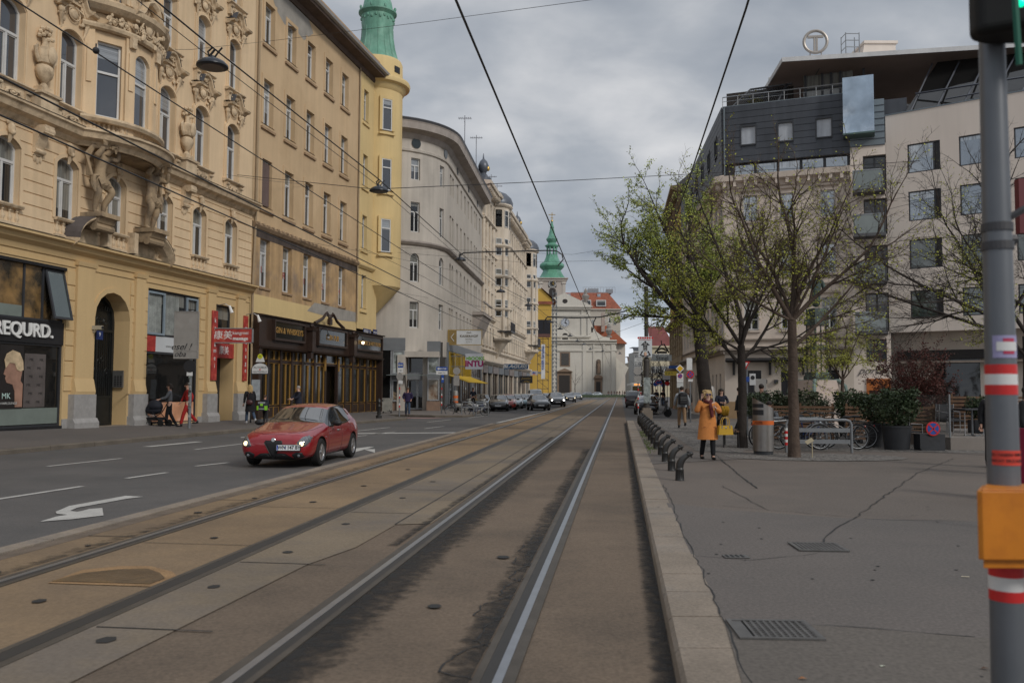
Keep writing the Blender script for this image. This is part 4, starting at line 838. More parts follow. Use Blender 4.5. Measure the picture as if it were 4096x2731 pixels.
for i,x in enumerate(wx):
 for za,zb in((19.42,21.5),(15.15,17.5),(10.9,13.35),(6.8,9.25)):
  o=window(B2,x,x+ww,za,zb,0,.26,wfr,G2 if(i+int(za))%3 else G1,'sash',trans=.72)
  if za==6.8:text('I R I S H'.split()[i],.5,M('neon_red',(.35,.06,.05),.5),o,(ww*.5,.2,.9),ext=.005,name='letter')
for za,zb in((19.6,21.7),(15.2,17.3),(11.0,13.2),(7.0,9.2)):window(B2,21.1,21.95,za,zb,0,.2,wfr,G2,'cas',trans=.72)
k=MB();k.box(xa+.3+.95-.2,xa+.3+1.8,.1,.2,12.5,13.3) if False else k.box(7.5,8.4,.08,.2,11.0,13.2);k.build('roller_shutter',M('shutter_brown',(.13,.09,.08),.8,.2,2),B2)
k=MB();k.tube([(6.75,-.1,23.2),(6.75,-.1,10),(6.6,-.1,6.8),(6.62,-.1,.4)],.06,8);k.tube([(20.3,-.1,23),(20.3,-.1,6)],.05,8);k.build('downpipe',M('pipe_ochre',(.32,.24,.15),.6),B2)
k=MB();k.prof(xa,xc-.6,[(0,22.75),(-.1,22.75),(-.2,23.0),(-.85,23.05),(-.9,23.3),(0,23.45)]);k.build('eaves',M('eaves_dark',(.10,.07,.055),.9,.3,1.5),B2)
k=MB();k.prof(xa,xc-.6,[(-.9,23.2),(-1.05,23.25),(-1.08,23.42),(-.9,23.42)]);k.build('gutter',M('gutter_grey',(.28,.26,.24),.5,.1,2,metal=.3),B2)
k=MB();k.box(xa,24.5,-.35,.1,23.42,24.3);k.build('attic_parapet',M('attic_orange',(.42,.27,.15),.9,.12,.5),B2)
k=MB();k.add([(xa,.1,24.2),(24.5,.1,24.2),(24.5,6,27.5),(xa,6,27.5),(xa,13,23),(24.5,13,23)],[(0,1,2,3),(3,2,5,4)]);k.build('roof',_M['roof_tiles_dark'],B2)
k=MB();k.quad((xc,-.03,0),(xc+.6,14,0),(xc+.6,14,23.3),(xc,-.03,23.3));k.quad((xa,.35,0),(xa,14,0),(xa,14,23.3),(xa,.35,23.3));k.quad((xa,14,0),(xc+.6,14,0),(xc+.6,14,23.3),(xa,14,23.3));k.quad((xa,.9,0),(xc-.1,.9,0),(xc-.1,.9,23),(xa,.9,23));k.build('side_wall',yellow,B2)
tcx,tcy,tr=24.9,.5,1.84
k=MB();k.lathe((tcx,tcy,0),[(.25,7.0),(tr,8.75),(tr,22.6)],40);tw=k.build('turret_wall',yellow,B2,smooth='auto')
k=MB();k.lathe((tcx,tcy,0),[(tr,22.5),(tr+.1,22.6),(tr+.25,22.9),(tr+.5,23.0),(tr+.55,23.2),(tr+.5,23.35),(tr,23.5),(tr-.02,24.7),(tr-.1,24.9),(1.3,24.95)],40);k.build('turret_cornice',yellow,B2,smooth='auto')
copper=M('copper_green',(.13,.30,.22),.7,.25,1.2,streak=.2,fine=.06,col2=(.20,.36,.28),c2lo=.45,c2hi=.65)
k=MB();k.lathe((tcx,tcy,24.95),[(1.55,0),(1.45,.3),(1.25,1.0),(1.12,1.8),(1.1,2.4),(1.14,2.6),(1.14,3.3),(1.3,3.45),(1.36,3.5),(1.36,3.6),(1.1,3.7),(1.08,3.9),(.98,4.4),(.78,4.85),(.45,5.2),(.15,5.35),(.12,5.6),(.05,5.7),(0.02,6.4)],32);
for i in range(16):a=i*math.pi/8;k.tube([(tcx+r_*math.cos(a),tcy+r_*math.sin(a),24.95+z_) for r_,z_ in((1.56,0),(1.46,.3),(1.26,1.0),(1.13,1.8),(1.11,2.4))],.025,4)
for i in range(24):a=i*math.pi/12;k.ell((tcx+1.16*math.cos(a),tcy+1.16*math.sin(a),24.95+3.0+.12*(i%2)),(.09,.09,.13),6,4)
for i in range(8):a=i*math.pi/4;k.ell((tcx+1.3*math.cos(a),tcy+1.3*math.sin(a),24.95+3.75),(.1,.1,.16),6,4)
k.build('copper_dome',copper,B2,smooth='auto')
for ad in(-136,):
 a=R(ad);p=Vector((tcx+tr*math.cos(a),tcy+tr*math.sin(a),0));mm=Matrix.Translation(p)@Matrix.Rotation(a+math.pi/2,4,'Z')
 for za,zb in((19.55,21.75),(15.35,17.55),(11.05,13.35)):
  o=window(B2,-.36,.36,za,zb,0,-.02,wfr,G1,'cas',trans=.72,mull=False);o.matrix_local=mm@Matrix.Translation((-.36,0,za))
  kk=MB();surround(kk,-.36,.36,za,zb,0,.02,.2,.1);kk.box(-.6,.6,-.14,.02,za-.3,za-.18);kk.xf(mm);kk.build('window_surround',yellow,B2)
k=MB();a=R(-110);p=Vector((tcx+tr*math.cos(a),tcy+tr*math.sin(a),0));k.box(-.25,.3,-.02,.1,23.85,24.3);k.xf(Matrix.Translation(p)@Matrix.Rotation(a+math.pi/2,4,'Z'));k.build('attic_opening',blackp,B2)
k=MB();k.box(6.6,24.15,-.5,0,3.75,5.25);k.prof(6.6,24.2,[(0,5.25),(-.62,5.25),(-.66,5.32),(0,5.42)]);k.prof(6.6,24.2,[(0,3.65),(-.55,3.65),(-.6,3.75),(0,3.85)])
for a,b in((6.62,6.95),(24.0,24.2)):k.box(a,b,-.5,0,.0,3.7)
for s in(-1,1):k.tube([(15.1+s*x,-.5,5.35+z) for x,z in((2.1,.0),(1.6,.15),(1.0,.35),(.6,.65),(.4,.75),(.28,.65),(.35,.55))],[.1,.09,.09,.08,.07,.06,.05],6)
k.box(14.95,15.25,-.6,-.4,5.4,5.75);k.ell((15.1,-.5,5.85),(.16,.12,.18),8,6)
for x in(12.2,18.3):k.box(x-.22,x+.22,-.85,-.5,3.7,4.9);k.prof(x-.3,x+.3,[(-.5,4.85),(-.9,4.85),(-.95,5.0),(-.5,5.05)]);k.ell((x,-.7,5.12),(.14,.14,.12),8,6);k.box(x-.15,x+.15,-.75,-.5,3.3,3.7)
pf=k.build('pub_fascia',brown,B2)
glassy=M('pub_sign_glass',(.008,.009,.008),.12,.2,3,spec=.8)
for(a,b,tx) in((7.9,11.5,'GIN & WHISKEYS'),(13.2,17.4,'IRISH PUB'),(19.0,23.7,'LIVE MUSIC & HOT FOOD')):
 k=MB();ring(k,contour(a,b,4.1,5.15,0),contour(a+.1,b-.1,4.22,5.05,0),-.68,-.5);q=k.build('sign_frame',brown,B2)
 k=MB();k.box(a+.08,b-.08,-.6,-.5,4.2,5.07);k.build('sign_panel',glassy,q)
 text(tx,.42 if len(tx)<18 else.36,gold,q,((a+b)/2,-.61,4.62),ext=.006,bold=.008)
gx=[6.95,8.3,9.7,11.0,12.3,13.9,15.4,17.2,18.4,19.6,20.8,22.0,23.1,24.0]
k=MB();k.box(6.95,24.0,-.1,-.02,.1,.75);k.box(6.95,24.0,-.08,0,3.0,3.12);
for x in gx:k.box(x-.1,x+.1,-.16,0,.1,3.7)
k.build('pub_frame',brown,B2)
p=MB();p.box(6.95,15.3,-.04,-.02,.75,3.66);p.box(17.2,24,-.04,-.02,.75,3.66);p.box(15.3,17.2,-.04,-.02,3.12,3.66);p.build('pane',glassy,B2)
p=MB();p.box(15.5,17.1,.3,.4,.1,3.0);p.build('pub_door',M('pub_door',(.012,.008,.006),.4),B2)
k=MB()
for i in range(len(gx)-1):
 a,b=gx[i]+.1,gx[i+1]-.1
 if i==6:
  ring(k,contour(a,b,3.14,3.64,0),contour(a+.03,b-.03,3.17,3.61,0),-.12,-.05);continue
 nn=2 if b-a>1.1 else 1
 for j in range(nn):
  c,d=a+(b-a)*j/nn+.02,a+(b-a)*(j+1)/nn-.02
  for za,zb in((.8,2.96),(3.14,3.62),(.15,.7)):ring(k,contour(c,d,za,zb,0),contour(c+.015,d-.015,za+.015,zb-.015,0),-.12,-.05)
for x in(15.3,17.3):k.box(x-.06,x+.06,-.2,-.12,2.7,3.5)
k.build('gold_trim',gold,B2)
for(x,l) in((13.4,'between the first and second pub sign'),(18.75,'lit, in front of the third pub sign')):
 t=thing('gooseneck_lamp','black gooseneck lamp '+l,'lamp',onB1(x,-.5,0),B1.rotation_euler.z);k=MB();k.tube([(0,0,4.0),(0,-.12,4.1),(0,-.15,4.9),(0,-.3,5.1),(0,-.55,5.05),(0,-.65,4.75)],.025,6);k.tube([(0,-.65,4.78),(0,-.65,4.62)],[.05,.1],8);k.build('neck',iron,t)
 k=MB();k.ell((0,-.65,4.55),(.09,.09,.1),8,6);k.build('bulb',M('bulb_lit' if 'lit' in l else 'bulb_off',(1,.75,.45) if 'lit' in l else(.3,.3,.3),.3,0,1,emit=6 if 'lit' in l else 0),t)
for i,(x,z) in enumerate([(21.55,5.35),(22.6,5.35),(23.35,5.12)]):
 t=thing('street_name_plate','dark blue street name plate on the yellow wall, '+['wide one on the left','small one between two others','tall one nearest the corner'][i],'sign',onB1(x,-.05,z),B1.rotation_euler.z,group='blue plates on the yellow corner');k=MB();w2_=[.95,.35,.75][i];hh=[.32,.32,.62][i];k.box(0,w2_,-.03,0,0,hh);k.build('plate',M('enamel_blue',()),t);k=MB();[k.box(.08,w2_-.08,-.034,-.03,hh*(.2+.22*j),hh*(.28+.22*j)) for j in range(3)];k.build('white_text_lines',stucwhite,t)
# ================================================================== rounded grey corner house
gryst=M('grey_stucco',(.46,.42,.37),.92,.10,.35,streak=.12,fine=.05,bump=.2,bscale=20,col2=(.37,.34,.30),c2lo=.5,c2hi=.72)
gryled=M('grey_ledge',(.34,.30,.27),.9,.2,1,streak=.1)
roofr=M('roof_tiles_red',(.26,.085,.05),.9,.25,1.2,fine=.2,col2=(.16,.06,.04))
alu2=M('shop_aluminium',(.38,.39,.40),.4,.1,2,metal=.4)
shopdk=M('shop_panel_grey',(.17,.18,.19),.6,.1,2)
B3=thing('apartment_building','plain grey house with a rounded corner, small round attic windows and shops','building',(-5.013,66.026,0),math.atan2(1,.0933))
b3m=B3.matrix_basis if False else Matrix.Translation((-5.013,66.026,0))@Matrix.Rotation(math.atan2(1,.0933),4,'Z')
CR=5.0
def b3win(u,za,zb,w_=.85,arch=0,y=.22):window(B3,u,u+w_,za,zb,arch,y,wfr,G2,'cas',trans=.68)
rows=[(16.95,18.55,0),(13.1,15.3,0),(9.45,11.55,.45),(6.1,8.0,0)]
us=[.9,2.0,4.3,6.4,8.5,10.6,12.6,14.9,16.1,18.3]
k=MB();ops=[(u,u+.85,za,zb,ar) for u in us for za,zb,ar in rows if za>5.8]
wall(k,0,20.6,5.2,20.3,ops,.3);k.build('upper_wall',gryst,B3)
for u in us:
 for za,zb,ar in rows:b3win(u,za,zb,.85,ar)
k=MB();A0=math.pi/2;
def arcp(a,r=CR):return(-CR*0+-r*math.sin(a) if False else-r*math.sin(a),CR-r*math.cos(a))
pan=[(0,22),(22,31),(31,45.5),(45.5,56),(56,62),(62,78),(78,90)]
panw={(22,31):1,(56,62):0}
winp=[(49.5,58.5),(14,22)]
edges=[0,12,21,30,36,45.0,54.0,60,70,78,90]
wp=[(45.0,54.0),(12,21)]
for a0,a1 in zip(edges,edges[1:]):
 iswin=(a0,a1) in wp
 if iswin:
  p0,p1=Vector(arcp(R(a1))),Vector(arcp(R(a0)));d=p1-p0;ln=d.length;mm=Matrix.Translation((p0.x,p0.y,0))@Matrix.Rotation(math.atan2(d.y,d.x),4,'Z');k0=len(k.v)
  wall(k,0,ln,4.1 if a0>40 else 5.2,20.3,[(.02,ln-.02,za,zb,ar) for za,zb,ar in rows],.3);k.xf(mm,k0)
  for za,zb,ar in rows:o=window(B3,.02,ln-.02,za,zb,ar,.2,wfr,G1 if za>16 else G2,'cas',trans=.68);o.matrix_local=mm@Matrix.Translation((.02,0,za))
 else:
  n_=max(1,int((a1-a0)/3));
  for i in range(n_):
   p,q_=arcp(R(a0+(a1-a0)*i/n_)),arcp(R(a0+(a1-a0)*(i+1)/n_));k.quad((q_[0],q_[1],4.1),(p[0],p[1],4.1),(p[0],p[1],20.3),(q_[0],q_[1],20.3))
k.quad((-CR,CR,4.1),(-CR,30,4.1),(-CR,30,20.3),(-CR,CR,20.3));k.quad((-CR,30,0),(20.6,30,0),(20.6,30,20.3),(-CR,30,20.3));k.quad((20.6,0,0),(20.6,30,0),(20.6,30,20.3),(20.6,0,20.3))
k.build('corner_wall',gryst,B3)
path=[(-CR,30)]+[arcp(R(a)) for a in range(90,-1,-6)]+[(20.6,0)]
k=MB();k.sweep(path,[(0,19.9),(.1,20.0),(.25,20.3),(.9,20.45),(.95,20.9),(1.0,21.0),(0,21.15)]);k.build('main_cornice',gryled,B3)
k=MB();k.sweep(path,[(0,18.95),(.12,19.0),(.15,19.15),(0,19.25)]);k.sweep(path,[(0,19.35),(.08,19.38),(.08,19.5),(0,19.55)]) if False else None;k.build('string_course',gryst,B3)
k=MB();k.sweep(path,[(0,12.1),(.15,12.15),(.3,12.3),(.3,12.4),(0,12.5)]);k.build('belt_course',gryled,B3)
k=MB();k.sweep([(x,y) for x,y in path],[(1.0,21.0),(1.08,21.15),(1.0,21.22),(.9,21.1)]);k.build('gutter',M('gutter_dark',(.10,.10,.11),.5,metal=.3),B3)
k=MB();pp=[(x,y) for x,y in path];k.sweep(pp,[(.9,21.1),(-1.5,21.9),(-5,22.2),(-5,21.1)]);k.build('roof',roofr,B3)
for a in(49.5,):
 p=arcp(R(a));k=MB();k.lathe((0,0,0),[(.5,-.05),(.5,.06),(.36,.06),(.36,-.03)],16);k.lathe((0,0,0),[(.01,.0),(.36,.005)],16);k.xf(Matrix.Translation((p[0],p[1],19.9-.9+.0))@Matrix.Rotation(-R(a),4,'Z')@Matrix.Rotation(R(90),4,'X'));
q_=MB()
for a,zc in((49.5,19.65),(10,19.65)):
 p=arcp(R(a),CR+.02);q_.lathe((0,0,0),[(.0,0),(.36,.0),(.38,.03)],16);k0=len(q_.v)-16*3;q_.xf(Matrix.Translation((p[0],p[1],zc))@Matrix.Rotation(-R(a),4,'Z')@Matrix.Rotation(R(90),4,'X'),k0)
for u in(4.5,11,17):
 k0=len(q_.v);q_.lathe((0,0,0),[(.0,0),(.36,.0),(.38,.03)],16);q_.xf(Matrix.Translation((u,-.01,19.65))@Matrix.Rotation(R(90),4,'X'),k0)
q_.build('round_attic_window',M('attic_glass',(.03,.04,.045),.2,0,1),B3)
def b3loc(p):return b3m.inverted()@Vector(p)
def wpart(mb,name,mat,parent=B3,**k):mb.xf(b3m.inverted());return mb.build(name,mat,parent,**k)
k=MB();k.box(-10.4,-5.2,61.6,62.5,3.95,4.35);k.box(-8.15,-7.6,61.3,62.6,.13,4.1);k.box(-6.45,-5.9,62.4,63.3,.13,4.1);wpart(k,'shop_soffit',gryst)
k=MB();k.box(-7.8,-6.3,63.3,63.4,.13,4.1);k.box(-9.6,-7.8,61.5,62,.13,.75);k.box(-6.1,-5.15,61.9,62.6,.13,.8);wpart(k,'shop_plinth',M('plinth_tile',(.26,.17,.12),.5,.2,3))
def wglaze(x0,x1,y,z0,z1,mat,tb=.08,nm='shop_window',mid=None):
 k=MB();ring(k,contour(x0,x1,z0,z1,0),contour(x0+tb,x1-tb,z0+tb,z1-tb,0),y-.06,y+.05)
 if mid:k.box(x0+tb,x1-tb,y-.06,y+.04,mid-tb/2,mid+tb/2)
 a=wpart(k,nm,alu2);p=MB();p.box(x0+tb*.5,x1-tb*.5,y,y+.02,z0+tb*.5,z1-tb*.5);p.xf(b3m.inverted());p.build('pane',mat,a)
ad_photo=M('advert_pale',(.42,.46,.45),.4,.5,1.2,col2=(.12,.13,.11),c2lo=.48,c2hi=.6)
ad_dark=M('advert_dark',(.02,.02,.02),.4,.5,2,col2=(.45,.33,.2),c2lo=.55,c2hi=.65)
ad_photo2=M('advert_figure',(.45,.42,.36),.4,.5,.9,col2=(.16,.09,.05),c2lo=.45,c2hi=.6)
wglaze(-9.6,-8.55,61.4,.8,5.3,G3);wglaze(-8.5,-7.65,61.4,2.75,4.4,ad_photo);wglaze(-8.5,-7.65,61.4,.8,2.3,ad_dark);
wglaze(-6.05,-5.2,62,2.75,4.3,ad_photo);wglaze(-6.05,-5.2,62,.85,2.4,ad_photo2)
k=MB();k.box(-9.7,-7.6,61.3,61.45,4.4,5.3);k.box(-8.55,-7.6,61.35,61.45,2.3,2.75);k.box(-6.1,-5.15,61.9,62.1,4.3,5.1);k.box(-6.1,-5.15,61.95,62.05,2.4,2.75);k.box(-7.6,-6.1,62.6,62.7,2.35,2.8);wpart(k,'shop_panels',shopdk)
wglaze(-7.6,-6.1,63.2,2.8,4.1,G3);wglaze(-7.6,-6.9,63.2,.2,2.35,G3);wglaze(-6.9,-6.15,63.2,.2,2.35,G3)
k=MB();k.box(-8.8,-5.0,60.6,61.6,2.62,2.66);wpart(k,'glass_canopy',M('glass_canopy',(.16,.19,.18),.2,.1,2))
ylw=M('awning_yellow',(.65,.42,.03),.5,.1,2)
k=MB()
for a,b in((0,.4),(3.6,4.0),(7.0,7.4),(12.8,13.3),(20.1,20.6)):k.box(a,b,-.1,.1,0,5.2)
k.box(0,20.6,-.15,.1,4.6,5.25);k.build('shop_piers',shopdk,B3)
for a,b in((.4,3.6),(4.0,7.0),(7.4,12.8),(13.3,20.1)):
 kk=MB();ring(kk,contour(a,b,.3,4.6,0),contour(a+.08,b-.08,.38,4.52,0),.0,.1);kk.box(a,b,.0,.08,2.7,2.8);
 for i in range(1,int((b-a)/1.3)):kk.box(a+1.3*i-.04,a+1.3*i+.04,0,.08,.38,4.52)
 w_=kk.build('shop_window',alu2 if a<4 else M('bronze_frame',(.12,.08,.06),.4),B3);p=MB();p.box(a,b,.05,.06,.3,4.6);p.build('pane',G3,w_)
k=MB()
for a,b in((.6,3.4),(4.2,6.8),(7.6,12.6)):
 n_=int((b-a)/.55)
 for i in range(n_+1):x=a+(b-a)*i/n_;k.tube([(x,-.12,4.55),(x,-.12,2.75)],.03,4);k.tube([(x,-.12,2.75),(x,-1.7,1.95+.25)],.035,4)
 k.tube([(a,-.15,4.5),(b,-.15,4.5)],.04,4);k.tube([(a,-.15,2.75),(b,-.15,2.75)],.04,4)
k.build('awning_rods',ylw,B3)
k=MB();k.box(14.0,20.5,-1.1,0,8.6,8.9);k.box(14.0,20.5,-1.15,-1.0,9.75,9.9);k.add([(14.2,0,6.3),(20.3,0,6.3),(20.3,-1.0,8.6),(14.2,-1.0,8.6),(14.2,0,8.6),(20.3,0,8.6)],[(0,1,2,3),(0,3,4),(1,5,2)]);k.build('balcony',gryled,B3)
for i in range(16):kk=MB();baluster(kk,14.3+.4*i,-1.08,8.9,.85,1.0,6) if i==0 else None;(kk.build('baluster',gryst,B3) if i==0 else None)
# ================================================================== ornate cream row beyond
pale=M('pale_stucco',(.62,.54,.44),.92,.14,.5,streak=.14,fine=.1,bump=.4,bscale=6,col2=(.42,.37,.31),c2lo=.48,c2hi=.68)
slate=M('slate_dark',(.035,.037,.042),.6,.2,1.5,fine=.15);domeg=M('dome_metal',(.10,.11,.13),.4,.2,1.5,metal=.3)
gilt=M('gilt',(.45,.30,.08),.4,metal=.8)
def rowhouse(name,label,o,d,u1,ztop,zs,ncol,mat,root_kind,ledges,roof='mansard',bay=None,wh=1.9,rust=0,ped=True,group=None):
 r=facade_root(name,label,'building',o[0],o[1],d[0],d[1],group)
 sp=u1/ncol;ops=[];cs=[sp*(i+.5) for i in range(ncol)]
 for c in cs:
  for z in zs:ops.append((c-.48,c+.48,z,z+wh,0))
 k=MB();wall(k,0,u1,4.6,ztop,ops,.25,rust=0);k.build('facade_wall',mat,r)
 for c in cs:
  for z in zs:window(r,c-.48,c+.48,z,z+wh,0,.18,wfr,G2,'cas',trans=.68)
 k=MB()
 for c in cs:
  for i,z in enumerate(zs):
   surround(k,c-.48,c+.48,z,z+wh,0,0,.14,.07);k.prof(c-.75,c+.75,[(0,z-.15),(-.2,z-.12),(-.2,z),(0,z)])
   if ped and i in(1,2):k.prof(c-.75,c+.75,[(0,z+wh+.2),(-.25,z+wh+.3),(-.25,z+wh+.42),(0,z+wh+.45)]);k.ell((c,-.1,z+wh+.65),(.5,.14,.25),6,4)
 k.build('window_trim',mat,r)
 k=MB()
 for z,p in ledges:k.prof(0,u1,[(0,z-.3),(-p*.4,z-.25),(-p,z-.08),(-p,z),(0,z+.06)])
 for i in range(ncol+1):
  x=min(max(sp*i,.2),u1-.2);k.tube([(x,-.12,zs[1]-.3),(x,-.12,zs[-1]-.6)],.2,8)
 k.build('ledges_and_pilasters',mat,r)
 k=MB();k.prof(0,u1,[(0,ztop-.6),(-.3,ztop-.5),(-.45,ztop-.1),(-.9,ztop),(-.95,ztop+.3),(0,ztop+.4)]);
 x=.2
 while x<u1-.3:k.box(x,x+.3,-.75,-.25,ztop-.45,ztop-.05);x+=.8
 k.build('main_cornice',mat,r)
 k=MB()
 if roof=='mansard':k.add([(0,-.2,ztop+.3),(u1,-.2,ztop+.3),(u1,2.6,ztop+4.7),(0,2.6,ztop+4.7),(0,9,ztop+5.0),(u1,9,ztop+5.0)],[(0,1,2,3),(3,2,5,4),(0,3,4)]);k.build('mansard_roof',slate,r)
 else:k.add([(0,-.4,ztop+.35),(u1,-.4,ztop+.35),(u1,5,ztop+3.0),(0,5,ztop+3.0)],[(0,1,2,3)]);k.build('roof',slate,r)
 k=MB();k.quad((0,0,0),(0,12,0),(0,12,ztop),(0,0,ztop));k.quad((u1,0,0),(u1,12,0),(u1,12,ztop),(u1,0,ztop));k.quad((0,.5,0),(u1,.5,0),(u1,.5,ztop),(0,.5,ztop));k.build('side_walls',mat,r)
 k=MB();n_=max(2,int(u1/4.2))
 for i in range(n_+1):x=u1*i/n_;k.box(max(0,x-.22),min(u1,x+.22),-.12,.2,0,4.6)
 k.prof(0,u1,[(0,4.2),(-.2,4.3),(-.45,4.55),(-.45,4.7),(0,4.8)]);k.build('shop_piers',mat,r)
 for i in range(n_):
  a,b=u1*i/n_+.22,u1*(i+1)/n_-.22;q=random.Random(i);fm=[M('bronze_frame',()),shopdk,wfb][i%3]
  kk=MB();ring(kk,contour(a,b,.3,4.2,0),contour(a+.1,b-.1,.4,3.4,0),.05,.15);kk.box((a+b)/2-.05,(a+b)/2+.05,.05,.12,.4,3.4);kk.box(a,b,-.2,.1,3.4,4.15);w_=kk.build('shop_window',fm,r);p=MB();p.box(a,b,.1,.12,.3,3.5);p.build('pane',G3,w_)
 if bay:
  for c,hw in bay:
   pts=[(c-hw,0),(c-hw*.75,-1.0),(c-hw*.3,-1.45),(c+hw*.3,-1.45),(c+hw*.75,-1.0),(c+hw,0)]
   kk=MB();kk.prism_z(pts,7.2,ztop-.6)
   kk.add([(x,y,7.2) for x,y in pts]+[(c,0,5.0)],[(i,(i+1)%6,6) for i in range(6)])
   for z in(7.3,10.6,14.2,17.6,ztop-.6):kk.sweep([(x,y) for x,y in pts],[(0,z-.3),(.18,z-.2),(.3,z-.05),(.3,z+.1),(0,z+.15)])
   for(x,y) in pts[1:5]:kk.tube([(x,y-.02,7.4),(x,y-.02,18)],.18,8)
   kk.build('bay_tower',mat,r)
   for a,b in((0,1),(1,2),(2,3)):
    A,B_=Vector(pts[a]),Vector(pts[b]);dd=B_-A;mm=Matrix.Translation((A.x,A.y,0))@Matrix.Rotation(math.atan2(dd.y,dd.x),4,'Z')
    for z in list(zs[:])+[ztop-.9+.9-.0-2.4+1.2 if 0 else zs[-1]]:
     if z>7:o=window(r,dd.length/2-.36,dd.length/2+.36,z,z+wh,0,-.02,wfr,G2,'cas',trans=.68,mull=False);o.matrix_local=mm@Matrix.Translation((dd.length/2-.36,0,z))
   kk=MB();kk.lathe((c,-.1,ztop-.5),[(hw*.86,0),(hw*.88,.3),(hw*.76,.9),(hw*.5,1.4),(hw*.2,1.65),(.1,1.8)],16);kk.lathe((c-3.4,1.0,ztop+.3),[(.9,0),(.9,1.6),(.5,1.9),(.3,2.2),(.55,2.6),(.6,3.0),(.4,3.5),(.1,3.8),(.03,4.4)],12);kk.build('dome',domeg,r,smooth='auto')
   kk=MB();kk.ell((c-3.4,.5,ztop+3.0),(.22,.22,.3),8,6);kk.build('gilt_ball',gilt,r)
   kk=MB();kk.box(c-hw*.9,c+hw*.9,-1.95,0,8.0,8.15);
   for i in range(12):kk.tube([(c-hw*.9+hw*1.8*i/11,-1.9,8.15),(c-hw*.9+hw*1.8*i/11,-1.9,9.1)],.03,4)
   kk.box(c-hw*.9,c+hw*.9,-1.93,-1.87,9.05,9.12);kk.build('iron_balcony',M('balcony_iron',(.04,.04,.045),.5),r)
 return r
d4=(.131/1.0086,1/1.0086);
def P4(u):return(-3.09+d4[0]*u,86.6+d4[1]*u)
rowhouse('apartment_building','cream stucco house with dark mansard roof next to the rounded grey house',P4(0),d4,6.6,22.6,[6.3,9.7,13.1,16.5,19.6],3,pale,0,[(5.8,.3),(9.2,.3),(16,.35),(19.3,.4)],'mansard')
rowhouse('apartment_building','ornate pale house with a domed bay tower, next after the mansard-roofed house',P4(6.62),d4,26.9,22.8,[6.3,9.7,13.1,16.5,19.7],12,pale,0,[(5.8,.3),(9.2,.3),(12.7,.3),(16,.4),(19.3,.4)],'flat',bay=[(3.4,2.0)])
rowhouse('apartment_building','ornate pale house at the end of the left row with a second domed bay tower',P4(33.55),d4,10.2,22.6,[6.3,9.7,13.1,16.5,19.6],5,pale,0,[(5.8,.3),(9.2,.3),(16,.4),(19.3,.4)],'flat',bay=[(6.4,2.0)])
for i,(u,z) in enumerate([(2,30.2),(9,30.2),(20,28.5),(25,28.5)]):
 x,y=P4(u);t=thing('roof_antenna','thin television antenna on the left row of roofs, '+['nearest','second from the camera','third from the camera','farthest'][i],'antenna',(x-2.2,y,0),0,'roof antennas of the left row');kk=MB();kk.tube([(0,0,24),(0,0,z)],.04,4);kk.tube([(-.7,0,z-.3),(.7,0,z-.3)],.03,4)
 for j in range(-3,4):kk.tube([(j*.2,-.4,z-.3),(j*.2,.4,z-.3)],.02,4)
 kk.tube([(0,-.6,z-.8),(0,.6,z-.8)],.025,4);kk.build('mast',M('antenna_grey',(.2,.2,.22),.5),t)
ywall=M('yellow_far',(.52,.33,.07),.9,.08,.2)
x0,x1=at(2148,1500,212).x,at(2206,1500,212).x
Y=thing('apartment_building','plain yellow gable wall with scaffolding, left of the white church','building',(0,212,0),0)
zt=at(2160,1175,212).z
kk=MB();kk.prism_y([(x0-6,0),(x1,0),(x1,zt-1.2),(x0+1.0,zt+1.3),(x0-6,zt+1.0)],0,14);kk.build('gable_wall',ywall,Y)
kk=MB();kk.add([(x0+1.0,-.6,zt+1.5),(x1+1.3,-.6,zt-1.9),(x1+1.3,14,zt-1.9),(x0+1,14,zt+1.5)],[(0,1,2,3)]);kk.add([(x0-6,-.5,zt-2.6),(x1+.3,-.5,zt-2.6),(x1+.3,-.5,zt-1.9),(x0-6,-.5,zt-1.9)],[(0,1,2,3)]);kk.build('roof_edge',roofr,Y)
t=thing('scaffolding','dark tube scaffolding with a black netted platform in front of the yellow wall','scaffolding',(x0+1.3,208,0),0)
kk=MB()
for i in range(3):
 for z in range(0,17,2):kk.tube([(-1.3+i*1.3,0,z),(-1.3+i*1.3,0,z+2)],.06,4)
for z in range(2,17,2):kk.tube([(-1.4,0,z),(1.5,0,z)],.06,4);kk.tube([(-1.3,0,z),(1.3,0,z-2)],.05,4)
kk.build('tubes',M('scaffold_tube',(.07,.06,.055),.6),t);kk=MB();kk.box(-1.6,1.8,-.5,.6,15.2,18.6);kk.build('netting',M('net_black',(.02,.02,.025),.9),t);kk=MB();kk.box(-1.6,1.8,-.55,.65,14.4,15.2);kk.build('platform',M('scaffold_board',(.12,.06,.05),.8),t)
# ================================================================== church
chw=M('church_white',(.56,.53,.47),.92,.08,.15,streak=.06,col2=(.45,.42,.37),c2lo=.55,c2hi=.75)
chs=M('church_stone',(.22,.155,.11),.9,.2,.6);chdark=M('church_dark',(.03,.025,.022),.6)
CH=thing('church','white baroque church front with clock, curved gable and two brown stone portals','church',(0,260,0),0)
def cx_(px):return at(px,1500,260).x
def cz_(py):return at(2330,py,260).z
X=cx_;Z=cz_
kk=MB();kk.prism_y([(X(2196),0),(X(2465),0),(X(2465),Z(1362)),(X(2196),Z(1362))],0,3)
kk.prism_y([(X(2196),Z(1362)),(X(2440),Z(1362)),(X(2440),Z(1350)),(X(2410),Z(1344)),(X(2385),Z(1325)),(X(2372),Z(1300)),(X(2362),Z(1270)),(X(2360),Z(1235)),(X(2196),Z(1235))],.3,2.5);kk.build('front_wall',chw,CH)
kk=MB()
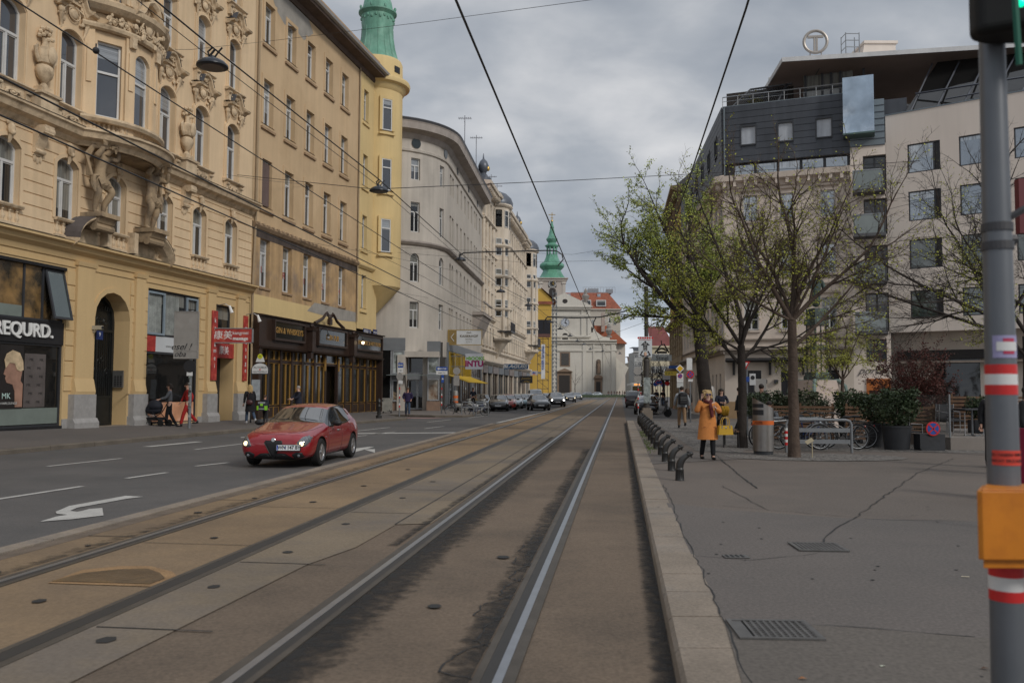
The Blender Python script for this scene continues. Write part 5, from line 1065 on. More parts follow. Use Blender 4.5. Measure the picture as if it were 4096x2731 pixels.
for py,p in((1402,.3),(1372,.5),(1362,.9),(1345,.3),(1262,.25),(1235,.6),(1228,1.0)):
 xr=2467 if py>1350 else 2362;kk.prof(X(2192),X(xr),[(0,Z(py)-.5),(-p*.5,Z(py)-.4),(-p,Z(py)-.1),(-p,Z(py)+.2),(0,Z(py)+.3)])
kk.prism_y([(X(2192),Z(1228)),(X(2370),Z(1228)),(X(2370),Z(1226)),(X(2258),Z(1173)),(X(2192),Z(1202))],-.9,2.6)
for a,b in((2208,2222),(2330,2345),(2372,2378),(2412,2420),(2445,2460)):kk.box(X(a),X(b),-.25,0,0,Z(1375))
for a,b in((2325,2333),(2350,2360)):kk.box(X(a),X(b),-.05,.3,Z(1345),Z(1240))
kk.build('cornices_and_pilasters',chw,CH)
kk=MB();kk.prism_y([(X(2205),Z(1224)),(X(2350),Z(1224)),(X(2258),Z(1182))],-.95,-.9) if False else None
kk.lathe((0,0,0),[(.0,0),(.65,0),(.7,-.1)],14);kk.xf(Matrix.Translation((X(2259),-.95,Z(1206)))@Matrix.Scale(1.2,4,(1,0,0))@Matrix.Rotation(R(90),4,'X'));kk.build('oval_window',chdark,CH)
def clock(root,cx,z,r,y,face,rim,numc,handc,h=(3.6,30)):
 kk=MB();kk.lathe((0,0,0),[(r*.02,.0),(r,.0),(r,.1),(r*1.12,.12),(r*1.15,-.1)],24);kk.xf(Matrix.Translation((cx,y,z))@Matrix.Rotation(R(90),4,'X'));c=kk.build('clock',rim,root)
 kk=MB();kk.lathe((0,0,0),[(.01,.13),(r*.95,.13),(r*.95,.105)],24);kk.xf(Matrix.Translation((cx,y,z))@Matrix.Rotation(R(90),4,'X'));kk.build('clock_face',face,c)
 kk=MB()
 for i in range(12):a=i*math.pi/6;k0=len(kk.v);kk.box(-r*.05,r*.05,-.02,0,r*.68,r*.92);kk.xf(Matrix.Translation((cx,y-.15,z))@Matrix.Rotation(a,4,'Y'),k0)
 kk.build('numerals',numc,c);kk=MB()
 for a,ln,w_ in((h[0]*30,r*.55,.09),(h[1]*6,r*.85,.06)):k0=len(kk.v);kk.box(-r*w_,r*w_,-.03,0,-r*.1,ln);kk.xf(Matrix.Translation((cx,y-.2,z))@Matrix.Rotation(R(a),4,'Y'),k0)
 kk.build('clock_hands',handc,c)
clock(CH,X(2260),Z(1290),1.35,.25,M('clock_grey',(.42,.45,.5),.6),chw,chdark,chdark,(4.05,3))
kk=MB();ring(kk,contour(X(2242),X(2278),Z(1362),Z(1326),1.1),contour(X(2248),X(2272),Z(1360),Z(1332),.9),0,.3);kk.build('window_surround',chw,CH)
def op(px0,px1,py0,py1,rise,name,mat,y=-.05):kk=MB();kk.prism_y(contour(X(px0),X(px1),Z(py1),Z(py0),rise),y,y+.15);return kk.build(name,mat,CH)
op(2248,2273,1332,1360,.9,'arched_window',chdark,.2);op(2240,2280,1408,1466,0,'window_surround',chs,-.12);op(2245,2275,1413,1461,0,'window',M('church_glass',(.07,.065,.06),.4),-.2)
op(2380,2407,1430,1500,1.0,'niche_surround',chw,-.1);op(2384,2403,1436,1496,.7,'niche',M('niche_shade',(.15,.12,.095),.9),-.2)
kk=MB();kk.lathe((X(2393.5),-.5,Z(1494)),[(.45,0),(.5,.4),(.35,1.8),(.45,2.6),(.3,3.1),(.12,3.2),(.22,3.4),(.22,3.7),(.05,3.9)],8);kk.build('niche_statue',chs,CH,smooth='auto')
for a,b,t_ in((2229,2286,1487),(2377,2408,1512)):
 op(a,b,t_,1569,0,'portal',chs,-.3);op(a+7,b-7,t_+14,1569,.0,'portal_door',chdark,-.4);kk=MB();
 if a<2300:kk.prism_y([(X(a-5),Z(t_)),(X(b+5),Z(t_)),(X((a+b)/2),Z(t_-14))],-.9,-.1)
 else:kk.prism_y(contour(X(a-3),X(b+3),Z(t_),Z(t_-14),1.0),-.8,-.1)
 kk.build('portal_pediment',chs,CH)
kk=MB();kk.lathe((X(2438),1.4,Z(1348)),[(.9,0),(.9,.4),(.4,.6),(.9,1.6),(1.1,2.2),(.6,2.9),(.7,3.3),(.2,4.3),(.15,4.8)],10);kk.lathe((X(2344),1.4,Z(1218)),[(.9,0),(.7,.6),(.4,.9),(1.0,2),(1.2,2.8),(.5,3.3),(.5,4.4),(.2,5)],10);kk.build('stone_urn',M('urn_stone',(.25,.23,.21),.9,.3,1),CH,smooth='auto')
kk=MB();kk.prism_y([(X(2215),0),(X(2522),0),(X(2522),Z(1366)),(X(2215),Z(1366))],12,34);kk.build('nave_wall',M('church_pale',(.55,.50,.44),.92,.06,.2),CH)
kk=MB();xa_,xb_,xc_=X(2375),X(2447),X(2528);kk.add([(X(2300),10,Z(1292)),(xb_,10,Z(1292)),(xc_,10,Z(1366)),(X(2300),10,Z(1366)),(X(2300),34,Z(1292)),(xb_,34,Z(1292)),(xc_,34,Z(1366))],[(0,1,2,3),(0,4,5,1),(1,5,6,2)]);kk.build('nave_roof',M('roof_orange',(.36,.115,.06),.9,.12,.4,fine=.1),CH)
kk=MB();kk.box(X(2418),X(2432),8.5,10,Z(1318),Z(1240));kk.build('chimney',M('chimney_pink',(.38,.31,.27),.9),CH)
kk=MB();kk.add([(X(2465),3,0),(X(2465),3,Z(1425)),(X(2520),-9+12,Z(1468))],[(0,1,2)]);kk.prism_z([(X(2465),2),(X(2520),30),(X(2470),30)],0,Z(1440));kk.build('side_wing',chw,CH)
TW=thing('church_tower','church tower with green copper onion spire, gilt cross and black clock','tower',(at(2209,1500,285).x,289.5,0),0)
def tz(py):return(1561-py)/F*285+1.62
hw=4.35
kk=MB();kk.box(-hw,hw,-hw,hw,0,tz(1118));kk.build('shaft',M('tower_stucco',(.42,.375,.33),.92,.1,.2),TW)
kk=MB();
for z,p in((tz(1120),.5),(tz(1112),.9)):kk.sweep([(-hw,hw),(-hw,-hw),(hw,-hw),(hw,hw)][::1],[(0,z-.5),(p*.5,z-.3),(p,z),(p,z+.2),(0,z+.3)])
for s in(-1,1):kk.box(s*hw*.88-.5,s*hw*.88+.5,-hw-.15,-hw,0,tz(1122));kk.prof(s*hw*.88-.7,s*hw*.88+.7,[(-hw,tz(1135)),(-hw-.4,tz(1133)),(-hw-.4,tz(1128)),(-hw,tz(1126))])
kk.build('tower_cornice',M('tower_trim',(.48,.44,.39),.9,.1,.3),TW)
kk=MB();kk.box(-1.35,1.35,-hw-.12,-hw,tz(1148),tz(1118));kk.prism_y(contour(-1.1,1.1,tz(1190),tz(1150),.5),-hw-.1,-hw+.1);kk.build('belfry_opening',chdark,TW)
clock(TW,0,tz(1133),1.15,-hw-.15,M('clock_black',(.015,.015,.015),.5),M('clock_ring_white',(.55,.55,.53),.6),stucwhite,gilt,(4,5))
kk=MB();q4=[(4.75,1112),(3.9,1100),(3.2,1085),(2.75,1072),(3.3,1066),(3.95,1057),(3.9,1050),(3.2,1042),(2.7,1040),(2.35,1030),(1.95,1018),(1.9,1014)]
kk.lathe((0,0,0),[(r_*1.12,tz(y_)) for r_,y_ in q4],8,a0=math.pi/8,a1=math.pi/8+2*math.pi)
kk.lathe((0,0,0),[(r_,tz(y_)) for r_,y_ in[(1.9,978),(2.35,973),(2.4,970),(1.5,964),(1.3,958),(1.75,951),(1.95,944),(1.6,938),(1.2,930),(.9,915),(.6,898),(.75,895),(.6,892),(.35,880),(.3,870)]],12)
kk.lathe((0,0,tz(1020)),[(1.95,0),(1.95,.9),(1.7,1.0)],8)
for i in range(8):a=i*math.pi/4+math.pi/8;kk.tube([(1.65*math.cos(a),1.65*math.sin(a),tz(1018)),(1.65*math.cos(a),1.65*math.sin(a),tz(975))],.28,6)
kk.build('copper_spire',M('copper_spire',(.10,.27,.18),.7,.3,.25,streak=.2,col2=(.16,.33,.27),c2lo=.45,c2hi=.6),TW,smooth='auto')
kk=MB();kk.ell((0,0,tz(868)),(.42,.42,.42),8,6);kk.tube([(0,0,tz(866)),(0,0,tz(833))],.12,5);kk.tube([(-1.15,0,tz(842)),(1.15,0,tz(842))],.12,5);kk.tube([(-.5,0,tz(855)),(.5,0,tz(855))],.1,5);kk.build('gilt_cross',gilt,TW)
def farblock(label,d,px0,px1,pyt,mat,roofmat,nx,rows_z,rpts=None,dep=15,wmat=None,rise=6,group=None):
 x0,x1=at(px0,1500,d).x,at(px1,1500,d).x;zt=at((px0+px1)/2,pyt,d).z
 t=thing('apartment_building',label,'building',(x0,d,0),0,group);W_=x1-x0
 kk=MB();kk.box(0,W_,0,dep,0,zt);kk.build('walls',mat,t);kk=MB();kk.prof(-.4,W_+.4,[(0,zt-.5),(-.6,zt-.1),(-.6,zt+.3),(0,zt+.4)]);kk.build('cornice',mat,t)
 kk=MB();i_=min(W_*.28,4);kk.add([(-.4,-.5,zt+.3),(W_+.4,-.5,zt+.3),(W_-i_,5,zt+rise),(i_*.0,5,zt+rise),(W_-i_,dep,zt+rise),(W_+.4,dep+.5,zt+.3),(0,dep,zt+rise)],[(0,1,2,3),(1,5,4,2),(3,2,4,6)]);kk.build('roof',roofmat,t)
 for i in range(nx):
  for z in rows_z:
   if z+1.6<zt:x=W_*(i+.5)/nx;window(t,x-.55,x+.55,z,z+1.9,0,-.04,wfr,G2,'cas',trans=.68)
 return t
t=farblock('large block with a steep red tiled roof and dormers behind the church gable',320,2262,2482,1238,M('block_cream',(.46,.42,.36),.92,.1,.2),roofr,5,[22,26],dep=20,rise=6.8)
zt=at(2370,1238,320).z
for px in(2345,2405):x=at(px,1500,320).x-t.location.x;kk=MB();kk.box(x-1.8,x+1.8,-.3,4,zt+1.2,zt+3.6);a=kk.build('dormer',wfr,t);kk=MB();kk.box(x-1.5,x+1.5,-.35,-.28,zt+1.5,zt+3.3);kk.build('dormer_window',G2,a)
for px in(2278,2343,2400):x=at(px,1500,320).x-t.location.x;kk=MB();kk.box(x-.6,x+.6,3.6,4.4,zt+5.0,zt+6.3);kk.build('skylight',G4,t)
kk=MB();kk.box(2.5,18,6,14,zt+6.8,zt+7.2);kk.box(9,13,7,10,zt+7.2,zt+8.7);kk.box(16,18.5,7,10,zt+7.2,zt+8.5)
for i in range(12):kk.tube([(7+i*1.1,5.5,zt+6.8),(7+i*1.1,5.5,zt+9)],.05,4)
kk.tube([(7,5.5,zt+9),(19.1,5.5,zt+9)],.05,4);kk.build('roof_terrace',M('terrace_grey',(.25,.26,.28),.6),t)
farblock('distant cream house with dull red roof at the far end of the street',235,2604,2692,1388,M('far_cream',(.52,.46,.33),.92,.08,.2),M('roof_far_red',(.17,.055,.05),.9,.15,.4),5,[3,6.4,9.8,13.0])
farblock('distant pale house seen left of the advertising mast',300,2538,2608,1408,M('far_pale',(.42,.43,.42),.92,.1,.2),slate,5,[3,6.5,10,13],rise=2)
farblock('distant low white house at the street end just right of the church',330,2515,2545,1450,M('far_white',(.5,.49,.46),.92,.1,.2),M('roof_far_dark',(.10,.06,.05),.9),2,[3,7],rise=2.5)
t=thing('lattice_mast','slim lattice mast with checkered dark plates before the church','mast',(at(2218,1566,180).x,180,0),0);kk=MB()
for i in range(26):z=.3+i*.85;kk.box(-.45,-.2,-.2,.2,z,z+.42);kk.box(.2,.45,-.2,.2,z,z+.42);kk.box(-.45,.45,-.15,.15,z+.42,z+.5)
for x in(-.45,.45):kk.tube([(x,0,0),(x,0,22.5)],.05,4)
kk.build('lattice',M('mast_dark',(.12,.13,.14),.6),t)
# ================================================================== right side: corner house with zinc storeys
beige=M('beige_stucco',(.60,.515,.44),.92,.09,.35,streak=.07,fine=.05,bump=.2,bscale=20)
stonep=M('stone_panel',(.55,.48,.41),.8,.12,.5,fine=.06)
tanp=M('tan_plinth',(.30,.205,.115),.85,.15,1.5,fine=.1)
zinc=M('zinc_dark',(.055,.06,.07),.5,.22,.6,streak=.25,metal=.35,spec=.5)
zincl=M('zinc_pale',(.17,.20,.22),.5,.12,.8,metal=.3)
whst=M('white_building',(.70,.615,.54),.92,.05,.3,streak=.04,fine=.04)
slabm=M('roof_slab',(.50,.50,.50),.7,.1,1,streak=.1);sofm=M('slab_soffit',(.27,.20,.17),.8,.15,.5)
def root_uv(p,d):return thing
qd=Vector((1,-.4)).normalized();QX,QY=11.716,47.464
B6=facade_root('corner_building','beige corner house with dark zinc upper storeys under a projecting flat roof','building',QX,QY,qd.x,qd.y)
def qu(px,off=0):
 r=ray(px,1400);a=r.x/r.y;return(a*QY-QX)/(qd.x-a*qd.y)
def qz(px,py):
 u=qu(px);y=QY+qd.y*u;r=ray(px,py);return CAMH+r.z/r.y*y
cols6=[(qu(2977),qu(3036)),(qu(3125),qu(3181)),(qu(3290),qu(3350))]
ops=[]
for a,b in cols6:
 for za,zb in((4.95,6.6),(7.9,9.5),(10.95,12.35)):ops.append((a,b,za,zb))
UE=6.6
k=MB();wall(k,0,UE,3.7,13.0,ops,.2);k.build('upper_wall',beige,B6)
for a,b in cols6:
 for za,zb in((4.95,6.6),(7.9,9.5),(10.95,12.35)):window(B6,a,b,za,zb,0,.12,wfr,G2 if za<6 else G4,'grid',trans=.7)
k=MB()
for a,b in cols6:
 for za,zb in((4.95,6.6),(7.9,9.5),(10.95,12.35)):surround(k,a,b,za,zb,0,0,.1,.05);k.prof(a-.2,b+.2,[(0,zb+.2),(-.15,zb+.25),(-.2,zb+.35),(0,zb+.38)]);k.box(a-.1,b+.1,-.1,0,za-.12,za-.03)
k.build('window_surround',beige,B6)
gops=[(qu(2979),qu(3044),.1,2.75),(qu(3122),qu(3180),.1,2.75),(qu(3296),qu(3355),.1,2.75)]
k=MB();wall(k,0,UE,.0,3.7,gops,.3);k.build('ground_wall',stonep,B6)
for a,b,c,d in gops:kk=MB();kk.box(a,b,.15,.2,c,d);kk.build('shop_opening',M('opening_black',(.012,.012,.014),.25),B6);kk=MB();kk.box(a,b,.1,.15,2.2,2.26);kk.box((a+b)/2-.03,(a+b)/2+.03,.1,.15,.1,2.7);kk.build('door_frame',wfb,B6)
k=MB();
lo=0
for a,b,c,d in gops:k.box(lo,a,-.04,0,0,1.05);lo=b
k.box(lo,UE,-.04,0,0,1.05);k.build('plinth',tanp,B6)
k=MB();k.prof(-.2,UE,[(0,3.65),(-.1,3.66),(-.14,3.8),(-.3,3.85),(-.3,3.95),(0,4.0)]);k.prof(-.05,UE,[(0,4.35),(-.12,4.37),(-.14,4.45),(0,4.5)]);k.prof(-.2,UE,[(0,7.3),(-.1,7.33),(-.1,7.4),(0,7.43)]);k.build('belt_course',M('belt_dark',(.30,.255,.215),.9,.15,1),B6)  # belt courses in a darker tone than the beige wall
k=MB();k.prof(-.4,UE,[(0,12.75),(-.1,12.8),(-.15,13.05),(-.45,13.15),(-.5,13.45),(0,13.55)]);
x=.05
while x<UE-.2:k.box(x,x+.16,-.4,-.08,12.85,13.15);x+=.55
k.build('cornice',beige,B6)
k=MB();k.box(0,UE,.25,.3,13.5,14.25);k.build('strip_band',wfb,B6)
for i in range(5):kk=MB();a=.6+i*1.2;kk.box(a,a+1.05,.2,.24,13.62,14.12);kk.build('strip_window',G4,B6)
zw=[(qu(2973),qu(3033),15.2,16.22),(qu(3124),qu(3184),15.2,16.22),(qu(3279),qu(3341),15.2,16.22)]
k=MB();wall(k,0,UE,14.2,17.46,zw,.12,y=-.02,rust=.05,course=.36,gap=.02);k.build('zinc_cladding',zinc,B6)
for a,b,c,d in zw:
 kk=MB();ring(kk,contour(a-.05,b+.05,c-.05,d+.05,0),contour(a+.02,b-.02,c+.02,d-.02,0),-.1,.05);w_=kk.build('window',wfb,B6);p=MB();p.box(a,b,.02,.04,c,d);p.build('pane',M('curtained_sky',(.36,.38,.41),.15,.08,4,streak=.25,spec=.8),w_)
k=MB();k.box(0,UE,.0,.3,17.4,17.5);k.tube([(0.1,-.1,17.4),(.1,-.1,13.6)],.04,6);k.build('parapet_cap',zincl,B6)
k=MB()
for i in range(9):k.tube([(UE*i/8,.1,17.5),(UE*i/8,.1,18.05)],.02,4)
k.tube([(0,.1,18.05),(UE,.1,18.05)],.03,4);k.tube([(0,.1,17.8),(UE,.1,17.8)],.015,4);k.build('railing',M('railing_steel',(.3,.31,.32),.4,metal=.6),B6)
k=MB();k.box(qu(3150)+.9,UE+.2,2.0,2.1,17.4,19.35);k.build('glass_storey',G2,B6)
k=MB()
for px in(3155,3225,3262,3300,3398):x=qu(px)+.95;k.box(x-.06,x+.06,1.85,2.1,17.4,19.35)
k.box(qu(3150)+.9,UE+.2,1.88,1.98,18.5,18.58);k.build('glass_storey_frame',wfb,B6)
k=MB();k.box(-.2,3.6,3.2,3.3,17.4,19.3);k.build('terrace_back_wall',M('terrace_dark',(.03,.025,.022),.8),B6)
k=MB()
A=Vector((.5,.4,17.5));
for i in range(24):t=i/23;k.tube([(.5+t*2.9,.5,17.6+t*.0),(1.3+t*2.1,2.2,19.0)],.018,4)
k.tube([(.4,.5,17.5),(1.3,2.2,19.05),(3.6,2.2,19.1)],.06,5);k.tube([(3.0,.5,17.6),(3.3,2.2,19.05)],.09,5);k.tube([(.4,.5,17.6),(3.4,.5,17.65)],.05,5);k.tube([(.85,1.3,18.3),(3.2,1.3,18.3)],.04,5);k.build('pergola',wfb,B6)
k=MB();q=random.Random(2)
for i in range(60):k.ell((1.8+q.gauss(0,.35),.9+q.gauss(0,.1),17.7+abs(q.gauss(0,.22))),(.05,.05,.05),4,3)
tag(k.build('terrace_shrub',M('shrub_yellow',(.10,.09,.02),.9,.4,8)),'small yellow-green shrub on the roof terrace of the zinc house','plant').matrix_world=B6.matrix_basis if False else Matrix.Translation((QX,QY,0))@Matrix.Rotation(math.atan2(qd.y,qd.x),4,'Z')
SD=(-.09/1.004,-1/1.004);SL=21.5
sx0,sy0=QX+.0896*SL,QY+.996*SL
k=MB();frm=Matrix.Translation((sx0,sy0,0))@Matrix.Rotation(math.atan2(SD[1],SD[0]),4,'Z')
b6i=(Matrix.Translation((QX,QY,0))@Matrix.Rotation(math.atan2(qd.y,qd.x),4,'Z')).inverted();sm=b6i@frm
wcs=[1.0+1.9*i for i in range(11)]
ops=[(u,u+1.1,za,zb) for u in wcs for za,zb in((4.75,6.7),(7.9,9.5),(10.95,12.35))]
wall(k,0,SL,3.7,13.2,ops,.2);k.xf(sm);k.build('side_wall',beige,B6)
k=MB();sops=[(u,u+.55,.5,2.6) for u in(11.5,13.2,15,16.6,18.0,19.6)]+[(2,3.4,.1,2.7),(5,6.4,.1,2.7),(8,9.4,.1,2.7)];wall(k,0,SL,1.0 if 0 else 0,3.7,sops,.25);k.xf(sm);k.build('side_ground_wall',stonep,B6)
for s_ in sops:kk=MB();kk.box(s_[0],s_[1],.15,.2,s_[2],s_[3]);kk.xf(sm);kk.build('shop_opening',_M['opening_black'],B6)
for u in wcs:
 for za,zb in((4.75,6.7),(7.9,9.5),(10.95,12.35)):o=window(B6,u,u+1.1,za,zb,0,.12,wfr,G2,'grid',trans=.7);o.matrix_local=sm@Matrix.Translation((u,0,za))
k=MB();k.prof(0,SL+.2,[(0,3.65),(-.1,3.66),(-.14,3.8),(-.3,3.85),(-.3,3.95),(0,4.0)]);k.prof(0,SL+.05,[(0,4.35),(-.12,4.37),(-.14,4.45),(0,4.5)]);k.xf(sm);k.build('side_belt_course',_M['belt_dark'],B6)
k=MB();k.prof(0,SL+.3,[(0,12.75),(-.1,12.8),(-.15,13.05),(-.45,13.15),(-.5,13.45),(0,13.55)]);k.xf(sm);k.build('side_cornice',beige,B6)
k=MB();zs=[(u,u+.8,15.2,16.22) for u in(4,7,10,13,16,19)];wall(k,0,SL,13.5,17.46,zs,.12,y=-.02,rust=.05,course=.36,gap=.02);k.xf(sm);k.build('side_zinc_cladding',zinc,B6)
for a,b,c,d in zs:kk=MB();ring(kk,contour(a-.05,b+.05,c-.05,d+.05,0),contour(a+.02,b-.02,c+.02,d-.02,0),-.12,.05);kk.xf(sm);w_=kk.build('window',wfb,B6);p=MB();p.box(a,b,.02,.04,c,d);p.xf(sm);p.build('pane',G4,w_)
k=MB();k.box(0,SL,0,10,17.3,17.42);k.box(SL-8,SL,10,12,0,17.4);k.xf(sm);k.build('roof_deck',slabm,B6)
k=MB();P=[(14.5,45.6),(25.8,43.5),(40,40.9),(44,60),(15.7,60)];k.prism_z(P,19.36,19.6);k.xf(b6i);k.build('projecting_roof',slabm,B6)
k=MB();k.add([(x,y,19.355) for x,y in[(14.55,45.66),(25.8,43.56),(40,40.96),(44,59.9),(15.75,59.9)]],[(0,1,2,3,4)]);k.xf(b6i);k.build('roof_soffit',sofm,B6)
k=MB();k.quad((16.8,46.5,19.35),(16.86,46.5,19.35),(18.9,60,19.35),(18.84,60,19.35));k.xf(Matrix.Translation((0,0,-.004)));k.xf(b6i);k.build('soffit_joint',blackp,B6)
rp=at(3262,168,47);t=thing('rooftop_emblem','round metal emblem with a T-shaped bar standing on the flat roof edge','sign',(rp.x,rp.y,19.6),R(-8));k=MB()
r_=.62;zc=rp.z-19.6
k.tube([(r_*math.cos(a),0,zc+r_*math.sin(a)) for a in[i*math.pi/20 for i in range(41)]],.085,8);k.box(-.42,.42,-.07,.07,zc+.22,zc+.34);k.box(-.11,-.02,-.07,.07,zc-.6,zc+.25);k.box(.02,.11,-.07,.07,zc-.6,zc+.25);k.tube([(-.3,0,0),(-.3,0,zc-.5)],.03,4);k.tube([(.3,0,0),(.3,0,zc-.5)],.03,4);k.build('ring',M('emblem_metal',(.33,.30,.27),.45,.15,4,metal=.6),t,smooth='auto')
p_=at(3488,190,50);t=thing('roof_hut','small beige stair hut on the flat roof','roof hut',(p_.x,p_.y,19.6));t.scale=(1,1,2.25);k=MB();k.prism_y([(-.9,0),(1.4,0),(1.4,1.15),(-.45,1.15)],0,2.2);k.box(-.5,1.5,-.1,2.3,1.15,1.22);k.build('walls',whst,t)
t=thing('roof_ladder','grey metal cage ladder on the flat roof left of the stair hut','ladder',(p_.x-1.15,p_.y,19.6));t.scale=(1,1,1.55);k=MB()
for x,y in((-.4,0),(.4,0),(-.4,.7),(.4,.7)):k.tube([(x,y,0),(x,y,2.1)],.03,4)
for i in range(7):k.tube([(-.4,0,.5+.26*i),(.4,0,.5+.26*i)],.02,4);k.tube([(-.4,0,.5+.26*i),(-.4,.7,.5+.26*i)],.02,4)
k.build('cage',M('railing_steel',()),t)
for i,(px,py) in enumerate([(3083,330),(3100,318)]):
 p_=at(px,py,50);t=thing('mobile_antenna',['pale flat mobile phone antenna on the terrace edge','slim round mobile phone antenna beside the flat one'][i],'antenna',(p_.x,p_.y,17.5));k=MB();k.tube([(0,0,0),(0,0,2.6)],.04,6);(k.box(-.12,.12,-.1,.05,1.3,2.6) if i==0 else k.tube([(0,-.1,1.2),(0,-.1,2.7)],.07,6));k.build('mast',M('antenna_pale',(.4,.4,.38),.6),t)
# ================================================================== white modern house with balconies
e6=Vector((QX,QY))+qd*8.3;rd=Vector((1,-.78)).normalized()
B7=facade_root('apartment_building','plain white modern house with big square windows and a recessed ground floor','building',e6.x,e6.y,rd.x,rd.y)
b7m=Matrix.Translation((e6.x,e6.y,0))@Matrix.Rotation(math.atan2(rd.y,rd.x),4,'Z');b7i=b7m.inverted();q7=b7i@(Matrix.Translation((QX,QY,0))@Matrix.Rotation(math.atan2(qd.y,qd.x),4,'Z'))
wc=[(1.08,2.62),(3.47,5.02),(5.86,7.4),(8.2,9.7),(10.6,12.1)];zr=[(12.8,14.3),(10.33,11.85),(7.87,9.37),(5.37,6.76)]
k=MB();wall(k,.04,18,4.67,16.0,[(a,b,c,d) for a,b in wc for c,d in zr],.14);k.quad((.04,0,4.67),(.04,3,4.67),(.04,3,16),(.04,0,16));k.quad((.04,0,4.67),(18,0,4.67),(18,6,4.67),(.04,6,4.67));k.quad((.04,.01,16),(18,.01,16),(18,6,16),(.04,6,16));k.quad((.04,.6,4.7),(18,.6,4.7),(18,.6,15.9),(.04,.6,15.9));k.build('upper_wall',whst,B7)
k=MB();k.box(0,18,-.03,.3,16.0,16.06);k.build('parapet_cap',zincl,B7)
for i,(a,b) in enumerate(wc):
 for j,(c,d) in enumerate(zr):
  kk=MB();ring(kk,contour(a,b,c,d,0),contour(a+.06,b-.06,c+.06,d-.06,0),.04,.14);kk.box(b-.34,b-.26,.03,.12,c+.06,d-.06);w_=kk.build('window',wfb,B7);p=MB();p.box(a+.05,b-.3,.08,.1,c+.05,d-.05);p.build('pane',G4 if j<2 else G5,w_);p=MB();p.box(b-.3,b-.05,.085,.1,c+.05,d-.05);p.build('dark_vent',blackp,w_)
k=MB();
bz=[(3.6+.9,1.0),(7.1,1.0),(9.55,1.0),(12.0,1.0)]
bay=[(qu(3440),8.3,za,zb) for za,zb in((4.0,5.3),(6.2,8.0),(8.7,10.4),(10.95,12.6))]
wall(k,UE,8.4,0,14.6,[(UE+.62,8.2,3.2,4.35)]+[(UE+.62,8.35,za,zb) for za,zb in((4.75,6.75),(7.35,9.25),(9.8,11.7),(12.1,14.0))],.5,y=.0);k.xf(q7);k.build('recessed_wall',whst,B7)
k=MB();k.box(UE-.02,8.3,-.03,.1,14.5,16.95);k.xf(q7);k.build('pale_zinc_panel',zincl,B7)
k=MB()
for i in range(7):k.box(UE,8.3,-.06,-.03,14.5+.35*i,14.53+.35*i)
k.box(8.3,9.4,.4,.9,16,17.0);k.xf(q7);k.build('zinc_seams',zinc,B7)
for za,zb in((3.2,4.35),(4.75,6.75),(7.35,9.25),(9.8,11.7),(12.1,14.0)):
 kk=MB();a,b=UE+.62,8.35;ring(kk,contour(a,b,za,zb,0),contour(a+.06,b-.06,za+.06,zb-.06,0),.2,.3);kk.box((a+b)/2-.05,(a+b)/2+.05,.2,.3,za,zb);kk.xf(q7);w_=kk.build('balcony_door',wfb,B7);p=MB();p.box(a,b,.28,.3,za,zb);p.xf(q7);p.build('pane',G2,w_)
gbal=M('balcony_glass',(.13,.155,.145),.06,.15,2,ior=2.2)
for z0 in(4.72,7.3,9.75,12.05):
 kk=MB();a,b=UE+.1,8.25;kk.box(a,b,-.95,.2,z0-.16,z0);kk.xf(q7);w_=kk.build('balcony',M('balcony_slab',(.10,.10,.105),.8),B7);p=MB();p.box(a,b-.1,-.95,-.93,z0,z0+.95);p.box(a,a+.02,-.93,-.05,z0,z0+.95);p.box(b-.12,b-.1,-.93,0,z0,z0+.95);p.xf(q7);p.build('glass_balustrade',gbal,w_);p=MB();p.box(a,b-.08,-.97,-.9,z0+.95,z0+.99);p.xf(q7);p.build('handrail',M('railing_steel',()),w_)
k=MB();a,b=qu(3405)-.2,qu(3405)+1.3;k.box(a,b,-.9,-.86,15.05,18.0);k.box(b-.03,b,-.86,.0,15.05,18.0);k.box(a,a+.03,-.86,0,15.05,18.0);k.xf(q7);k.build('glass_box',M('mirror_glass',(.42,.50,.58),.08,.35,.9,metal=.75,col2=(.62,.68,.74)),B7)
k=MB();k.box(a-.02,b+.02,-.92,0,14.97,15.05);k.box(a+.06,b-.06,-.3,-.02,15.1,17.9);k.xf(q7);k.build('glass_box_floor',M('glass_edge_green',(.08,.13,.12),.3),B7)
k=MB();k.add([(.9,.3,16.05),(18,.3,16.05),(18,8.5,19.35),(2.0,3.0,19.35)],[(0,1,2,3)]);k.build('slanted_glazing',G3,B7)
k=MB()
for i in range(10):x=1.2+i*1.25;k.tube([(x,.26,16.05),(x+.55,2.35+(x+.55)*.34,19.3)],.05,4)
k.tube([(1.3,1.0,17.2),(18,3.1,17.2)],.05,4);k.tube([(2.8,.6,16.5),(5.4,.6,16.5)],.04,4);k.build('glazing_bars',M('glazing_bar',(.06,.065,.08),.4),B7)
k=MB();wall(k,-2.5,18,0,4.67,[(1.9,4.0,.1,3.3),(6.4,8.6,.1,3.3)],.3,y=1.0);k.quad((.3,0,0),(.3,1,0),(.3,1,4.67),(.3,0,4.67)) if False else None;k.build('ground_wall',stonep,B7)
k=MB();k.box(1.9,4.0,1.2,1.25,.1,3.3);k.box(6.4,8.6,1.2,1.25,.1,3.3);k.build('restaurant_glazing',G3,B7)
k=MB();k.box(.2,18,.7,1.0,3.3,3.75);k.build('awning_case',M('awning_black',(.02,.018,.018),.6),B7);k=MB();k.box(.2,18,.55,.95,3.1,3.2);k.build('awning_edge',M('awning_edge',(.33,.27,.22),.7),B7)
k=MB();lo=.3;
for a,b in((1.9,4.0),(6.4,8.6)):k.box(lo,a,.96,1.0,0,.95);lo=b
k.box(lo,18,.96,1.0,0,.95);k.build('plinth',tanp,B7)
orf=M('orange_frame',(.42,.13,.03),.6,.08,2)
